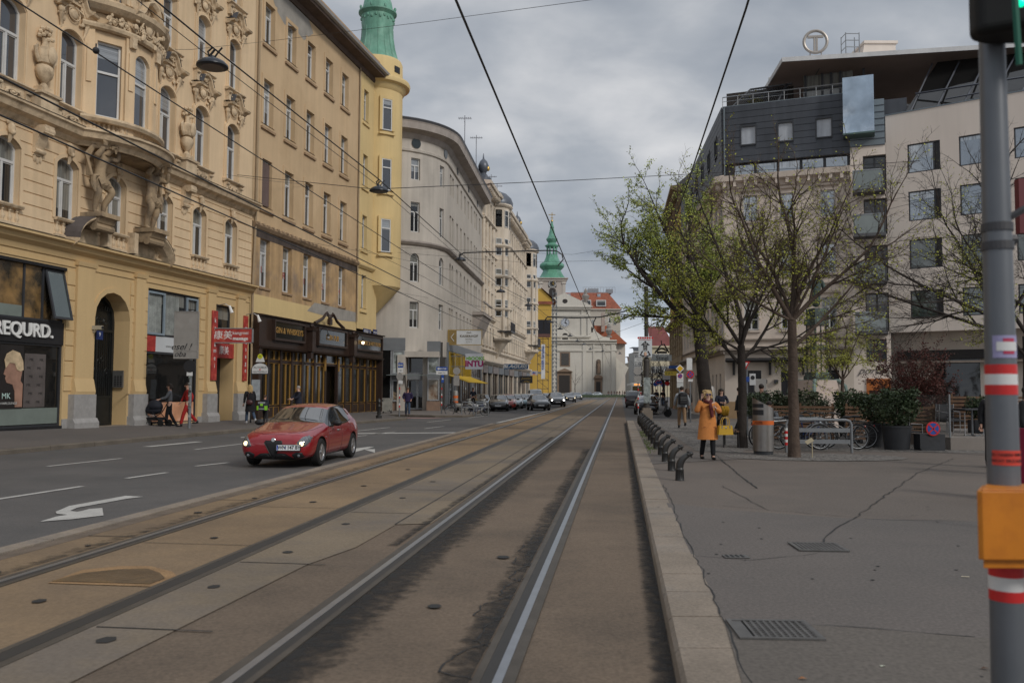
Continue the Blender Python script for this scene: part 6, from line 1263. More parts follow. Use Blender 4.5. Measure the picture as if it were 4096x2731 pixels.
k=MB();a,b=UE+.6,8.35;ring(k,contour(a,b,.1,2.3,0),contour(a+.12,b-.4,.1,1.7,0),-.06,.0);k.box(a,b,-.06,0,1.45,1.9) if False else None;k.xf(q7);k.build('orange_door_frame',orf,B7)
k=MB();k.box(a+.1,b-.38,-.03,-.005,.1,1.75);k.xf(q7);k.build('dark_doorway',M('doorway_red_dark',(.035,.012,.008),.7),B7)
tt=text('porto',.55,M('script_grey',(.10,.095,.09),.6),B7,(0,0,0),ext=.01,shear=.5,bold=-.004,name='script_lettering');tt.matrix_local=q7@Matrix.Translation((7.45,-.03,2.72))@Matrix.Rotation(R(90),4,'X')
t=thing('folded_awning','long black folded awning with brackets above the corner house shop doors','awning',(QX,QY,0),math.atan2(qd.y,qd.x));k=MB();k.box(.1,4.3,-.45,-.02,3.2,3.42);k.tube([(.1,-.5,3.3),(4.3,-.5,3.3)],.06,6)
for x in(.5,2.4,4.1):k.box(x-.06,x+.06,-.2,-.05,2.5,3.2)
k.build('case',M('awning_black',()),t)
t=thing('folded_awning','short black folded awning right of the monument column','awning',(QX,QY,0),math.atan2(qd.y,qd.x));k=MB();k.box(4.7,6.5,-.45,-.02,3.2,3.42);k.tube([(4.7,-.5,3.3),(6.5,-.5,3.3)],.06,6);k.box(5.4,5.5,-.2,-.05,2.5,3.2);k.build('case',_M['awning_black'],t)
for i,x in enumerate((qu(3060),qu(3103),qu(3210))):
 t=thing('wall_lamp','small dark cube wall lamp on the corner house, '+['left','middle','right'][i]+' of three','lamp',tuple((Matrix.Translation((QX,QY,0))@Matrix.Rotation(math.atan2(qd.y,qd.x),4,'Z'))@Vector((x,-.08,2.15))),math.atan2(qd.y,qd.x),'cube lamps on the corner house');k=MB();k.box(-.1,.1,-.1,.08,-.1,.1);k.build('housing',wfb,t);k=MB();k.box(-.06,.06,-.07,.04,-.12,-.1);k.build('lens',frost,t)
# ================================================================== yellow house beyond on the right
yq=(sx0,sy0);L8=15.5;ex,ey=sx0+.12*L8,sy0+L8
B8=facade_root('apartment_building','ornate ochre yellow house beyond the beige corner house, mostly behind the big tree','building',ex,ey,-.12,-1)
ocy=M('ochre_ornate',(.50,.32,.09),.92,.15,.6,streak=.12,fine=.06);ocs=M('ochre_stone',(.27,.20,.12),.92,.2,.8,streak=.15,fine=.1)
rows8=[(4.9,7.0),(8.3,10.3),(11.5,13.3),(14.5,16.2)];wc8=[1.2+2.4*i for i in range(6)]
k=MB();wall(k,0,L8,7.6,18.2,[(u,u+1,a,b) for u in wc8 for a,b in rows8 if a>7],.25);k.build('upper_wall',ocy,B8)
k=MB();wall(k,0,L8,0,7.6,[(u,u+1,4.9,7.0) for u in wc8]+[(u-.2,u+1.3,.1,3.0) for u in wc8],.3,rust=.08,course=.5);k.build('rusticated_wall',ocs,B8)
for u in wc8:
 for a,b in rows8:window(B8,u,u+1,a,b,0,.15,wfr,G2,'cas')
k=MB()
for z,p in((3.6,.4),(7.6,.5),(17.2,.3),(18.0,.9)):k.prof(-.2,L8+.3,[(0,z-.4),(-p*.4,z-.3),(-p,z-.1),(-p,z+.15),(0,z+.25)])
x=0
while x<L8:k.box(x,x+.25,-.7,0,17.3,17.8);x+=.8
k.build('cornices',ocs,B8)
k=MB();k.box(0,L8,.3,12,0,18.2);k.build('body',ocy,B8);k=MB();k.add([(0,-.5,18.2),(L8,-.5,18.2),(L8,3,21.3),(0,3,21.3),(0,12,21.3),(L8,12,21.3)],[(0,1,2,3),(3,2,5,4),(1,5,2)]);k.box(L8-1.5,L8,2.5,9,18.2,21.6);k.build('roof',M('roof_grey_far',(.17,.165,.16),.8,.1,1),B8)
t=thing('apartment_building','grey stone attic with curved metal roof rising behind the zinc storeys','building',(16.0,64,0));k=MB();k.box(0,5,0,6,17,20.7);k.box(-1.0,1.5,3,9,0,18.8);k.build('attic_wall',M('attic_stone',(.20,.18,.155),.9,.15,1),t);k=MB();k.add([(-.7,-.3,20.7),(5,-.3,20.7),(5,2.5,22.4),(.8,2.5,22.4),(-.7,6,20.7),(.8,4,22.4)],[(0,1,2,3),(4,0,3,5)]);k.box(-.8,5,-.5,-.2,20.4,20.8);k.build('metal_roof',slate,t)
k=MB();kk=None
# ================================================================== cars
from mathutils.bvhtree import BVHTree
def carpaint(name,col,metal=.25):return M(name,col,.28,.03,2,metal=metal,spec=.6,coat=1.0)
cglass=M('car_glass',(.012,.014,.015),.03,.1,1,spec=1.0,ior=1.9)
tyre=M('tyre',(.012,.012,.012),.85,.15,8);rimm=M('alloy_rim',(.42,.42,.43),.3,.08,5,metal=.8);plast=M('black_plastic',(.012,.012,.013),.5,.1,5);lampg=M('headlamp_glass',(.16,.17,.18),.05,.3,25,metal=.5,spec=1);lamplit=M('headlamp_lit',(1,.80,.45),.2,0,1,emit=2.2);lampwht=M('headlamp_white',(1,.97,.9),.2,0,1,emit=5);redl=M('tail_red',(.30,.01,.01),.2,.1,5);amber=M('amber_lamp',(.8,.25,.03),.2,0,1,emit=1.2);chrome=M('chrome',(.5,.5,.5),.12,.05,3,metal=1)
arch_in=M('wheel_arch_dark',(.01,.01,.01),.95)
def wheel_mesh(r=.32,w_=.21):
 tb=MB();tb.lathe((0,0,0),[(r*.64,-w_/2),(r*.9,-w_/2),(r*.985,-w_*.38),(r,-w_*.2),(r,w_*.2),(r*.985,w_*.38),(r*.9,w_/2),(r*.64,w_/2),(r*.62,0)],28)
 tb.xf(Matrix.Rotation(R(90),4,'X'))
 rb=MB();rb.lathe((0,0,0),[(r*.66,.08),(r*.62,.1),(r*.6,.05),(r*.58,-.05),(r*.1,-.04)],28)
 for i in range(10):
  a=2*math.pi*(i//2)/5+(.17 if i%2 else-.17);k0=len(rb.v);rb.box(r*.12,r*.62,-.022,.022,.05,.085);rb.xf(Matrix.Rotation(a,4,'Z'),k0)
 rb.lathe((0,0,.03),[(.06,0),(.06,.07),(.01,.075)],10);rb.xf(Matrix.Rotation(R(90),4,'X'))
 return tb,rb
def build_car(name,label,cat,ST,paint,wb,fx,rx,wr=.32,detail=1,group=None,lights='off',track=.78,grille='tri',plate=None,archr=None,glassx=None):
 """ST: list of stations (x, zb, w, zmid, zbelt, wbelt, zroof, wroof, glass?) front = +x. glass code: 0 none,1 side glass"""
 root=thing(name,label,cat,(0,0,0),0,group)
 rings=[]
 for(x,zb,w_,zm,zbelt,wbt,zr,wrf,_) in ST:
  rings.append([(x,0,zb),(x,w_*.72,zb),(x,w_*.95,zb+.07),(x,w_,zm),(x,w_*.985,(zm+zbelt)/2+.03),(x,wbt,zbelt),(x,wrf,zr-.05*(1 if _ else.35)),(x,wrf*.62,zr),(x,0,zr+.012)])
 n=len(ST);m=9;vs=[];fs=[];mi=[]
 for r_ in rings:vs+=r_+[(p[0],-p[1],p[2]) for p in r_[1:-1][::-1]]
 k=16
 for i in range(n-1):
  for j in range(k):
   fs.append((i*k+j,i*k+(j+1)%k,(i+1)*k+(j+1)%k,(i+1)*k+j))
   g0,g1=ST[i][8],ST[i+1][8];c=0
   jj=j if j<8 else 15-j
   if jj==5 and g0 and g1 and not(g0==9 or g1==9):c=2 if j<8 else 3
   if jj in(6,7):
    if(g0,g1)==(0,5) or(g0,g1)==(5,5):c=1 
    if g0==8 and g1==8 or(g0,g1)==(8,7):c=4
   if jj==0:c=5
   mi.append(c)
 fs.append(tuple(range(k)));mi.append(0);fs.append(tuple(range((n-1)*k,n*k))[::-1]);mi.append(0)
 me=bpy.data.meshes.new(name+'_body');me.from_pydata(vs,[],fs)
 for i in range(6):me.materials.append([paint,cglass,cglass,cglass,cglass,plast][i])
 me.materials.append(arch_in)
 me.polygons.foreach_set('material_index',mi);bm=bmesh.new();bm.from_mesh(me);bmesh.ops.recalc_face_normals(bm,faces=bm.faces)
 cl=bm.edges.layers.float.get('crease_edge') or bm.edges.layers.float.new('crease_edge')
 for e in bm.edges:
  ms={f.material_index for f in e.link_faces}
  if len(ms)>1 and ms&{1,2,3,4}:e[cl]=.55
 bm.to_mesh(me);bm.free();me.shade_smooth()
 o=bpy.data.objects.new('body',me);C.objects.link(o);s_=o.modifiers.new('s','SUBSURF');s_.levels=3 if detail else 2;s_.render_levels=s_.levels
 cut=MB()
 ar=archr or wr+.055
 for xx in(fx,rx):
  for s in(-1,1):
   k0=len(cut.v);cut.lathe((0,0,0),[(ar,-.3),(ar,.3)],36);cut.xf(Matrix.Translation((xx,s*(track+.12),wr))@Matrix.Rotation(R(90),4,'X'),k0)
 c_=cut.build('cutter',arch_in);c_.data.polygons.foreach_set('material_index',[6]*len(c_.data.polygons))
 for i in range(6):c_.data.materials.append(arch_in)
 b_=o.modifiers.new('b','BOOLEAN');b_.object=c_;b_.solver='EXACT'
 dg=bpy.context.evaluated_depsgraph_get();dg.update();ev=bpy.data.meshes.new_from_object(o.evaluated_get(dg))
 bpy.data.objects.remove(o);bpy.data.objects.remove(c_)
 bvh=BVHTree.FromPolygons([v.co.copy() for v in ev.vertices],[tuple(p.vertices) for p in ev.polygons])
 parts={}
 for idx,nm in((0,'body'),(1,'windscreen'),(2,'side_window'),(3,'side_window'),(4,'rear_window'),(5,'underside'),(6,'wheel_arches')):
  bm=bmesh.new();bm.from_mesh(ev);bmesh.ops.delete(bm,geom=[f for f in bm.faces if f.material_index!=idx],context='FACES')
  if len(bm.faces)==0:bm.free();continue
  m2=bpy.data.meshes.new(nm);
  for f in bm.faces:f.material_index=0;f.smooth=True
  bm.to_mesh(m2);bm.free();m2.materials.append([paint,cglass,cglass,cglass,cglass,plast,arch_in][idx]);m2.shade_smooth() if idx<5 else None
  if idx<5:m2.set_sharp_from_angle(angle=R(35))
  q=bpy.data.objects.new(nm,m2);C.objects.link(q);q.parent=root;parts[nm]=q
 def hit(o_,d_):
  h=bvh.ray_cast(Vector(o_),Vector(d_));return h[0],h[1]
 def patch(pts,axis,off,name,mat,par=None,rings_=5,sgn=1):
  """project polygon onto the body. axis 'x': pts (y,z) cast from front(sgn=1)/rear(-1); axis 'y': pts (x,z) cast from side sgn; axis 'z': pts (x,y) from above"""
  cxx=sum(p[0] for p in pts)/len(pts);cyy=sum(p[1] for p in pts)/len(pts)
  dense=[]
  for i in range(len(pts)):
   a,b=pts[i],pts[(i+1)%len(pts)];ns=max(1,int(math.hypot(b[0]-a[0],b[1]-a[1])/.05))
   dense+=[(a[0]+(b[0]-a[0])*t/ns,a[1]+(b[1]-a[1])*t/ns) for t in range(ns)]
  vs=[];N_=len(dense)
  for r_ in range(rings_+1):
   t=r_/rings_
   for(a,b) in dense:
    u,v=cxx+(a-cxx)*(1-t*.985),cyy+(b-cyy)*(1-t*.985)
    if axis=='x':h,nn=hit((sgn*5,u,v),(-sgn,0,0));fb=(sgn*2.1,u,v)
    elif axis=='y':h,nn=hit((u,sgn*3,v),(0,-sgn,0));fb=(u,sgn*.8,v)
    else:h,nn=hit((u,v,4),(0,0,-1));fb=(u,v,.8)
    if h is None:h=Vector(fb);nn=Vector((sgn if axis=='x' else 0,sgn if axis=='y' else 0,1 if axis=='z' else 0))
    o2=off*(1 if r_ else.15)
    if axis=='x':vs.append((h.x+sgn*o2,h.y,h.z))
    elif axis=='y':vs.append((h.x,h.y+sgn*o2,h.z))
    else:vs.append((h.x,h.y,h.z+o2))
  fs=[(r_*N_+i,r_*N_+(i+1)%N_,(r_+1)*N_+(i+1)%N_,(r_+1)*N_+i) for r_ in range(rings_) for i in range(N_)]+[tuple(rings_*N_+i for i in range(N_))]
  return MB().add(vs,fs).build(name,mat,par or root,smooth='auto')
 def seam(pts,axis,name='panel_gap',r_=.0045,sgn=1,mat=None,par=None):
  out=[]
  for i in range(len(pts)-1):
   a,b=pts[i],pts[i+1];ns=max(2,int(math.hypot(b[0]-a[0],b[1]-a[1])/.04))
   for t in range(ns):
    u,v=a[0]+(b[0]-a[0])*t/ns,a[1]+(b[1]-a[1])*t/ns
    h,_=hit((u,sgn*3,v),(0,-sgn,0)) if axis=='y' else(hit((u,v,4),(0,0,-1)) if axis=='z' else hit((sgn*5,u,v),(-sgn,0,0)))
    if h:out.append(h)
  if len(out)>1:return MB().tube(out,r_,4).build(name,mat or plast,par or parts['body'])
 tb,rb=wheel_mesh(wr)
 first=None
 for xx in(fx,rx):
  for s in(1,-1):
   if first is None:
    first=tb.build('wheel',tyre,root,smooth='auto');rb.build('rim',rimm,first,smooth='auto');w_=first
   else:
    w_=first.copy();C.objects.link(w_);rr_=kids(first)[0].copy();C.objects.link(rr_);rr_.parent=w_
   w_.location=(xx,s*track,wr);w_.rotation_euler=(0,R(17)*(xx>0),R(180) if s>0 else 0)
 return root,parts,patch,seam,hit
HATCH=[(2.17,.32,.52,.42,.55,.50,.60,.40,0),(2.13,.22,.72,.42,.62,.68,.72,.52,0),(1.98,.18,.85,.45,.69,.81,.83,.64,0),(1.6,.17,.875,.5,.72,.85,.88,.70,0),(1.15,.17,.89,.52,.80,.86,.955,.73,0),(.82,.17,.89,.52,.86,.855,1.005,.74,0),
(.72,.17,.89,.52,.87,.85,1.04,.73,5),(.05,.17,.89,.52,.90,.84,1.36,.60,5),(-.15,.17,.89,.52,.91,.84,1.42,.585,6),(-.75,.17,.89,.52,.935,.84,1.455,.585,6),(-1.2,.17,.89,.53,.965,.835,1.43,.57,6),(-1.42,.17,.89,.55,.985,.82,1.395,.55,9),(-1.62,.19,.885,.56,1.0,.80,1.35,.55,8),(-1.98,.25,.84,.58,.98,.76,1.13,.60,8),(-2.12,.3,.76,.58,.9,.66,.95,.55,7),(-2.18,.36,.62,.55,.75,.55,.80,.42,7)]
redp=carpaint('paint_red',(.27,.003,.009),.25)
S_=.885
rc,pt,patch,seam,hit=build_car('hatchback_car','dark red hatchback with lit headlights driving towards the camera beside the tram slabs','car',HATCH,redp,2.63,1.31,-1.32,.325)
patch([(-.19,.62),(.19,.62),(.205,.58),(.02,.235),(-.02,.235),(-.205,.58)],'x',.022,'grille',plast);
g=MB();tri=[(-.205,.60,),(.205,.60),(.225,.565),(.03,.215),(-.03,.215),(-.225,.565)]
seam([(-.19,.62),(.19,.62),(.208,.58),(.02,.235),(-.02,.235),(-.208,.58),(-.19,.62)],'x','grille_frame',.014,1,plast,rc)
h,_=hit((5,0,.645),(-1,0,0));k=MB();k.lathe((0,0,0),[(.05,0),(.05,.012),(.042,.018),(.01,.018)],18);k.xf(Matrix.Translation(h)@Matrix.Rotation(R(80),4,'Y'));em=k.build('front_emblem',chrome,rc)
for s in(-1,1):
 hl=patch([(s*.52,.50),(s*.60,.47),(s*.74,.50),(s*.82,.60),(s*.83,.72),(s*.76,.77),(s*.66,.72),(s*.56,.60)],'x',.02,'headlight',lampg)
 h,_=hit((5,s*.66,.56),(-1,0,0));k=MB();k.ell((h.x+.02,h.y,h.z),(.02,.055,.055),10,6);k.build('bulb',lamplit,hl);
 if s>0:h,_=hit((5,s*.56,.53),(-1,0,0));k=MB();k.ell((h.x+.02,h.y,h.z),(.015,.035,.025),8,6);k.build('indicator',amber,hl)
 k=MB()
 for i in range(7):h,_=hit((5,s*(.70+.018*i),.56+.028*i),(-1,0,0));k.ell((h.x+.022,h.y,h.z),(.01,.012,.012),6,4)
 k.build('daytime_leds',lampg,hl)
 patch([(s*.32,.205),(s*.30,.30),(s*.16,.345),(s*.11,.30),(s*.04,.215),(s*.1,.19)],'x',.012,'lower_intake',plast)
 fl=patch([(s*.46,.22),(s*.44,.32),(s*.56,.375),(s*.68,.36),(s*.73,.28),(s*.68,.23)],'x',.012,'fog_lamp_recess',plast)
 h,_=hit((5,s*.6,.29),(-1,0,0));k=MB();k.ell((h.x+.02,h.y,h.z),(.015,.035,.035),8,6);k.build('fog_lamp',lampg,fl)
 patch([(1.0,.30),(.9,.30),(.9,.31),(1.0,.31)],'y',.001,'sill_line',plast,pt['body'],2,s)
 seam([(.72,.86),(.80,.55),(.74,.26),(-.05,.24)],'y',sgn=s);seam([(-.28,.93),(-.30,.6),(-.28,.25)],'y',sgn=s);seam([(-.28,.25),(-.75,.26),(-1.0,.5),(-1.13,.75),(-1.15,.96)],'y',sgn=s)
 seam([(.60,.905),(-.1,.95),(-.9,.975),(-1.32,1.02)],'y','window_trim',.012,s,plast,rc)
 seam([(-.28,.94),(-.36,1.18),(-.38,1.36)],'y','door_pillar',.035,s,plast,rc)
 seam([(.62,.9),(.2,1.19),(-.15,1.345),(-.75,1.385),(-1.2,1.31),(-1.42,1.12)],'y','window_trim',.013,s,plast,rc)
 k=MB();k.ell((.52,s*1.0,.985),(.09,.12,.075),10,8);k.box(.5,.56,min(s*.84,s*.95),max(s*.84,s*.95),.93,.96);k.build('wing_mirror',plast,rc,smooth='auto')
 h,_=hit((-.02,s*3,.80),(0,-s,0));k=MB();k.tube([(-.10,h.y,h.z),(-.07,h.y+s*.03,h.z),(.07,h.y+s*.03,h.z),(.1,h.y,h.z)],.016,6);k.build('door_handle',chrome,rc)
 seam([(1.05,.67),(.95,.675)],'y','side_indicator',.012,s,chrome,rc)
 patch([(s*.60,.86),(s*.72,.84),(s*.74,.72),(s*.68,.66),(s*.62,.74)],'x',.02,'tail_lamp',redl,sgn=-1)
seam([(2.02,.3),(1.95,.55),(1.5,.70),(.9,.77)],'z');seam([(2.02,-.3),(1.95,-.55),(1.5,-.70),(.9,-.77)],'z');seam([(2.06,-.3),(2.07,0),(2.06,.3)],'z');
seam([(1.95,.17),(1.3,.40),(.9,.52)],'z','bonnet_crease',.004,1,redp);seam([(1.95,-.17),(1.3,-.40),(.9,-.52)],'z','bonnet_crease',.004,1,redp)
h,_=hit((5,.37,.48),(-1,0,0))
k=MB();k.box(0,.02,-.27,.27,-.06,.06);pl=k.build('number_plate',M('plate_white',(.62,.63,.64),.4),rc);pl.location=(h.x+.035,.375,.475);pl.rotation_euler=(0,R(-6),R(4))
k=MB();k.box(-.01,.015,-.285,.285,-.075,.075);k.build('plate_holder',plast,pl)
k=MB();k.box(.0201,.0215,-.265,-.235+.0,-.055,.055);k.build('blue_band',M('plate_blue',(.02,.06,.35),.4),pl)
txm=M('plate_black',(.015,.015,.015),.5)
text('WN 147 BY',.115,txm,pl,(.0222,.02,0),(R(90),0,R(90)),ext=.001,space=1.0,sx=.9,bold=.003)
k=MB();k.box(.0201,.0225,-.085,-.055,-.03,.025);k.build('plate_crest',M('plate_blue',()),pl)
k=MB();k.tube([(0,-.46,1.03),(0,-.46,1.03)],.01,4);
k=MB();k.tube([(-1.2,0,1.44),(-1.35,0,1.62)],.006,4);k.build('antenna',plast,rc)
seam([(.70,.55),(.62,.05)],'z','wiper',.009,1,plast,rc);seam([(.70,-.1),(.60,-.6)],'z','wiper',.009,1,plast,rc)
rc.location=(-4.66,19.55,.014);rc.rotation_euler=(0,0,R(-90)-.10);rc.scale=(S_,S_,S_)
blackp_=carpaint('paint_black',(.012,.013,.016),.2);greyp_=carpaint('paint_grey',(.09,.11,.13),.5);silver_=carpaint('paint_silver',(.36,.40,.42),.6);bluesil=carpaint('paint_blue_silver',(.22,.30,.33),.5);red2=carpaint('paint_bright_red',(.32,.02,.012),.1);whitep=carpaint('paint_white_car',(.55,.56,.56),.0)
gc,pt2,patch2,seam2,hit2=build_car('compact_car','black compact car with a lion-like badge, nearest of the oncoming traffic behind the red car','car',HATCH,blackp_,2.6,1.31,-1.32,.32,detail=0)
gc['label']='black compact car, nearest of the oncoming cars beyond the red one'
gc['group']='cars farther up the street'
for s in(-1,1):
 hl=patch2([(s*.50,.56),(s*.72,.58),(s*.84,.72),(s*.80,.78),(s*.62,.68)],'x',.02,'headlight',lampg,rings_=3)
 patch2([(s*.60,.86),(s*.74,.84),(s*.76,.66),(s*.62,.66)],'x',.02,'tail_lamp',redl,rings_=3,sgn=-1)
 k=MB();k.ell((.52,s*1.0,.985),(.09,.12,.075),8,6);k.build('wing_mirror',plast,gc,smooth='auto')
 seam2([(.60,.905),(-.1,.95),(-.9,.975),(-1.32,1.02)],'y','window_trim',.012,s,plast,gc)
 seam2([(-.28,.94),(-.36,1.18),(-.38,1.36)],'y','door_pillar',.035,s,plast,gc)
patch2([(-.5,.24),(.5,.24),(.45,.42),(-.45,.42)],'x',.012,'grille',plast,rings_=3)
k=MB();k.box(2.19,2.21,-.26,.26,.42,.53);k.build('number_plate',_M['plate_white'],gc);k=MB();k.box(2.2,2.23,-.03,.03,.6,.66);k.build('front_emblem',chrome,gc)
g0='cars farther up the street'
def putcar(px,py,yaw,label,sw=None,first=False,sc3=(S_,S_,S_),base=None,xy=None,group=g0,cat=None):
 p=gp(px,py) if xy is None else Vector((*xy,0))
 b=base or gc
 if first:o=b;o.location=(p.x,p.y,.01);o.rotation_euler=(0,0,yaw)
 else:o=dup(b,(p.x,p.y,.01),yaw,label,group,cat,swap={'paint_black':sw}if sw else None)
 o.scale=sc3;return o
Y0=R(-90)
def lit(o,mat,sz=.07):
 for s in(-1,1):
  k=MB();k.ell((2.12,s*.62,.66),(.05,sz,sz),8,6);k.build('lit_bulb',mat,o)
dcar=putcar(0,0,Y0+.06,'black dark sedan with lit headlights behind the nearest oncoming black compact',xy=(4.4,86.5));dcar['label']='black tall car with one very bright headlight, second of the oncoming cars';dcar.scale=(S_*1.05,S_*1.05,S_*1.12);lit(dcar,lampwht,.09)
d3=putcar(0,0,Y0+.06,'black car with round yellow lit lamps, third of the oncoming cars',xy=(7.9,119));lit(d3,lamplit,.06)
d4_=putcar(0,0,Y0+.04,'dark grey car far up the street, fourth of the oncoming cars',greyp_,xy=(11.4,151));lit(d4_,lamplit,.05)
putcar(0,0,Y0-.9,'grey car standing crosswise before the church, left one',greyp_,xy=(16.6,196));putcar(0,0,Y0-1.1,'silver car standing crosswise before the church, right one',silver_,xy=(19.6,205))
putcar(0,0,Y0+.1,'pale silver car far away in front of the left church portal',silver_,xy=(13.0,185))
for i,(x,y,sw,lab) in enumerate([(-1.0,67.6,None,'black parked car at the head of the parked row, beside the white scooter'),(-.35,72.3,red2,'bright red parked car second in the parked row'),(.25,77.0,silver_,'silver parked car behind the red one'),(.95,81.6,bluesil,'blue silver parked car behind the silver one'),(1.65,86.2,whitep,'white parked car in front of the white van'),(3.9,101,silver_,'silver parked car behind the white van'),(4.6,106,greyp_,'grey parked car near the far end of the parked row'),(5.5,112,None,'black parked car at the far end of the parked row')]):
 putcar(0,0,Y0-.02,lab,sw,xy=(x,y),group='cars parked along the left kerb')
putcar(0,0,Y0-.02,'dark parked car half hidden behind the black and red parked cars',greyp_,xy=(-2.5,72.5),group='cars parked along the left kerb')
VAN=[(2.4,.32,.62,.5,.70,.60,.85,.5,0),(2.33,.24,.80,.5,.85,.78,.98,.6,0),(2.0,.2,.93,.55,1.0,.92,1.12,.78,0),(1.6,.18,.95,.6,1.08,.93,1.18,.80,0),(1.5,.18,.95,.6,1.1,.93,1.25,.80,5),(.9,.18,.95,.6,1.12,.93,1.86,.76,5),(.7,.18,.95,.6,1.12,.93,1.95,.76,6),(-.5,.18,.95,.6,1.12,.93,1.98,.78,6),(-2.0,.18,.95,.6,1.12,.93,1.97,.78,9),(-2.25,.2,.94,.6,1.12,.92,1.93,.78,8),(-2.36,.24,.93,.6,1.1,.90,1.4,.85,7),(-2.42,.28,.88,.6,1.0,.86,1.1,.8,7)]
vn,pt3,patch3,seam3,hit3=build_car('van','white van parked in the left row, taller than the cars around it','van',VAN,whitep,3,1.5,-1.45,.34,detail=0)
vn.location=(2.55,94.5,.01);vn.rotation_euler=(0,0,Y0-.03);vn.scale=(S_,S_,S_)
for s in(-1,1):
 patch3([(s*.60,.75),(s*.84,.80),(s*.86,1.0),(s*.66,.92)],'x',.02,'headlight',lampg,rings_=3);patch3([(s*.78,.7),(s*.90,.7),(s*.90,1.2),(s*.80,1.2)],'x',.02,'tail_lamp',redl,rings_=3,sgn=-1)
 k=MB();k.ell((1.35,s*1.08,1.25),(.08,.1,.14),8,6);k.build('wing_mirror',plast,vn)
patch3([(-.45,.4),(.45,.4),(.45,.6),(-.45,.6)],'x',.012,'grille',plast,rings_=3)
dkred=carpaint('paint_dark_van',(.022,.012,.014),.2)
o=dup(vn,(11.75,83.5,.01),R(90)-.16,'dark van with red tail lamps seen from behind near the tram mast','cars on the right side','van',swap={'paint_white_car':dkred});o.scale=(S_*.95,S_*.9,S_*.92)
o=putcar(0,0,R(90)-.13,'black car with red tail lamp parked at the right kerb behind the tram mast',xy=(9.35,60.5),group='cars on the right side');o=putcar(0,0,R(90)-.13,'silver car parked at the right kerb behind the black motor scooter',bluesil,xy=(11.9,75.0),group='cars on the right side')
gc.location=(gp(2146,1643).x+.2,70.2,.01);gc.rotation_euler=(0,0,Y0+.10);gc.scale=(S_,S_,S_)
t=thing('tram','red and white tram with an orange destination display, far down the right side','tram',(at(2548,1560,165).x,165,0),-.1)
trr=M('tram_red',(.25,.02,.02),.4);trw=M('tram_white',(.42,.42,.40),.4)
k=MB();k.box(-1.15,1.15,0,24,.35,1.35);k.build('lower_body',trr,t);k=MB();k.prism_z([(-1.15,0),(-.8,-.35),(.8,-.35),(1.15,0)],.35,1.35);k.build('front_skirt',trr,t)
k=MB();k.box(-1.15,1.15,0,24,1.35,3.1);k.prism_z([(-1.15,0),(-.8,-.3),(.8,-.3),(1.15,0)],1.35,3.0);k.build('upper_body',trw,t);k=MB();k.box(-.85,.85,-.34,-.3,1.5,2.5);k.build('windscreen',cglass,t);k=MB();k.box(-.55,.5,-.36,-.3,2.65,2.95);k.build('destination_display',M('display_orange',(.9,.35,.08),.5,emit=1.0,var=0),t)
for s in(-1,1):
 for i in range(7):k=MB();k.box(min(s*1.15,s*1.17),max(s*1.15,s*1.17),1+i*3.2,3.6+i*3.2,1.6,2.7);k.build('window',cglass,t)
 k=MB();k.ell((s*.75,-.34,.9),(.12,.05,.12),8,6);k.build('headlight',lampwht if s<0 else lampg,t)
# ================================================================== people
def cloth(name,col,rough=.9,var=.15):return M('cloth_'+name,col,rough,var,6,fine=.12,bump=.3,bscale=40)
skinm=M('skin',(.42,.235,.165),.55,.06,8);skin2=M('skin_pale',(.50,.31,.235),.55,.06,8)
c_black=cloth('black',(.008,.008,.010));c_dk=cloth('dark_navy',(.014,.016,.028));c_or=cloth('orange_coat',(.50,.19,.05));c_grey=cloth('grey_knit',(.13,.14,.155));c_red=cloth('red_track',(.30,.014,.012));c_jean=cloth('jeans',(.045,.07,.115));c_tan=cloth('tan_chino',(.24,.155,.09));c_hood=cloth('pale_hoodie',(.28,.30,.32));c_purp=cloth('dark_purple',(.018,.012,.045));c_yel=cloth('mustard',(.34,.19,.015));c_maroon=cloth('maroon',(.10,.02,.02));c_shoe=M('shoe_black',(.01,.01,.01),.4,.1,8);c_shoew=M('shoe_white',(.45,.45,.46),.6,.1,8)
h_blond=M('hair_blond',(.42,.29,.13),.6,.35,14,fine=.3,bump=.6,bscale=60);h_dark=M('hair_dark',(.022,.014,.010),.6,.3,14,fine=.3,bump=.5,bscale=60);h_brown=M('hair_brown',(.08,.045,.025),.6,.3,14,fine=.3)
def V(*a):return Vector(a)
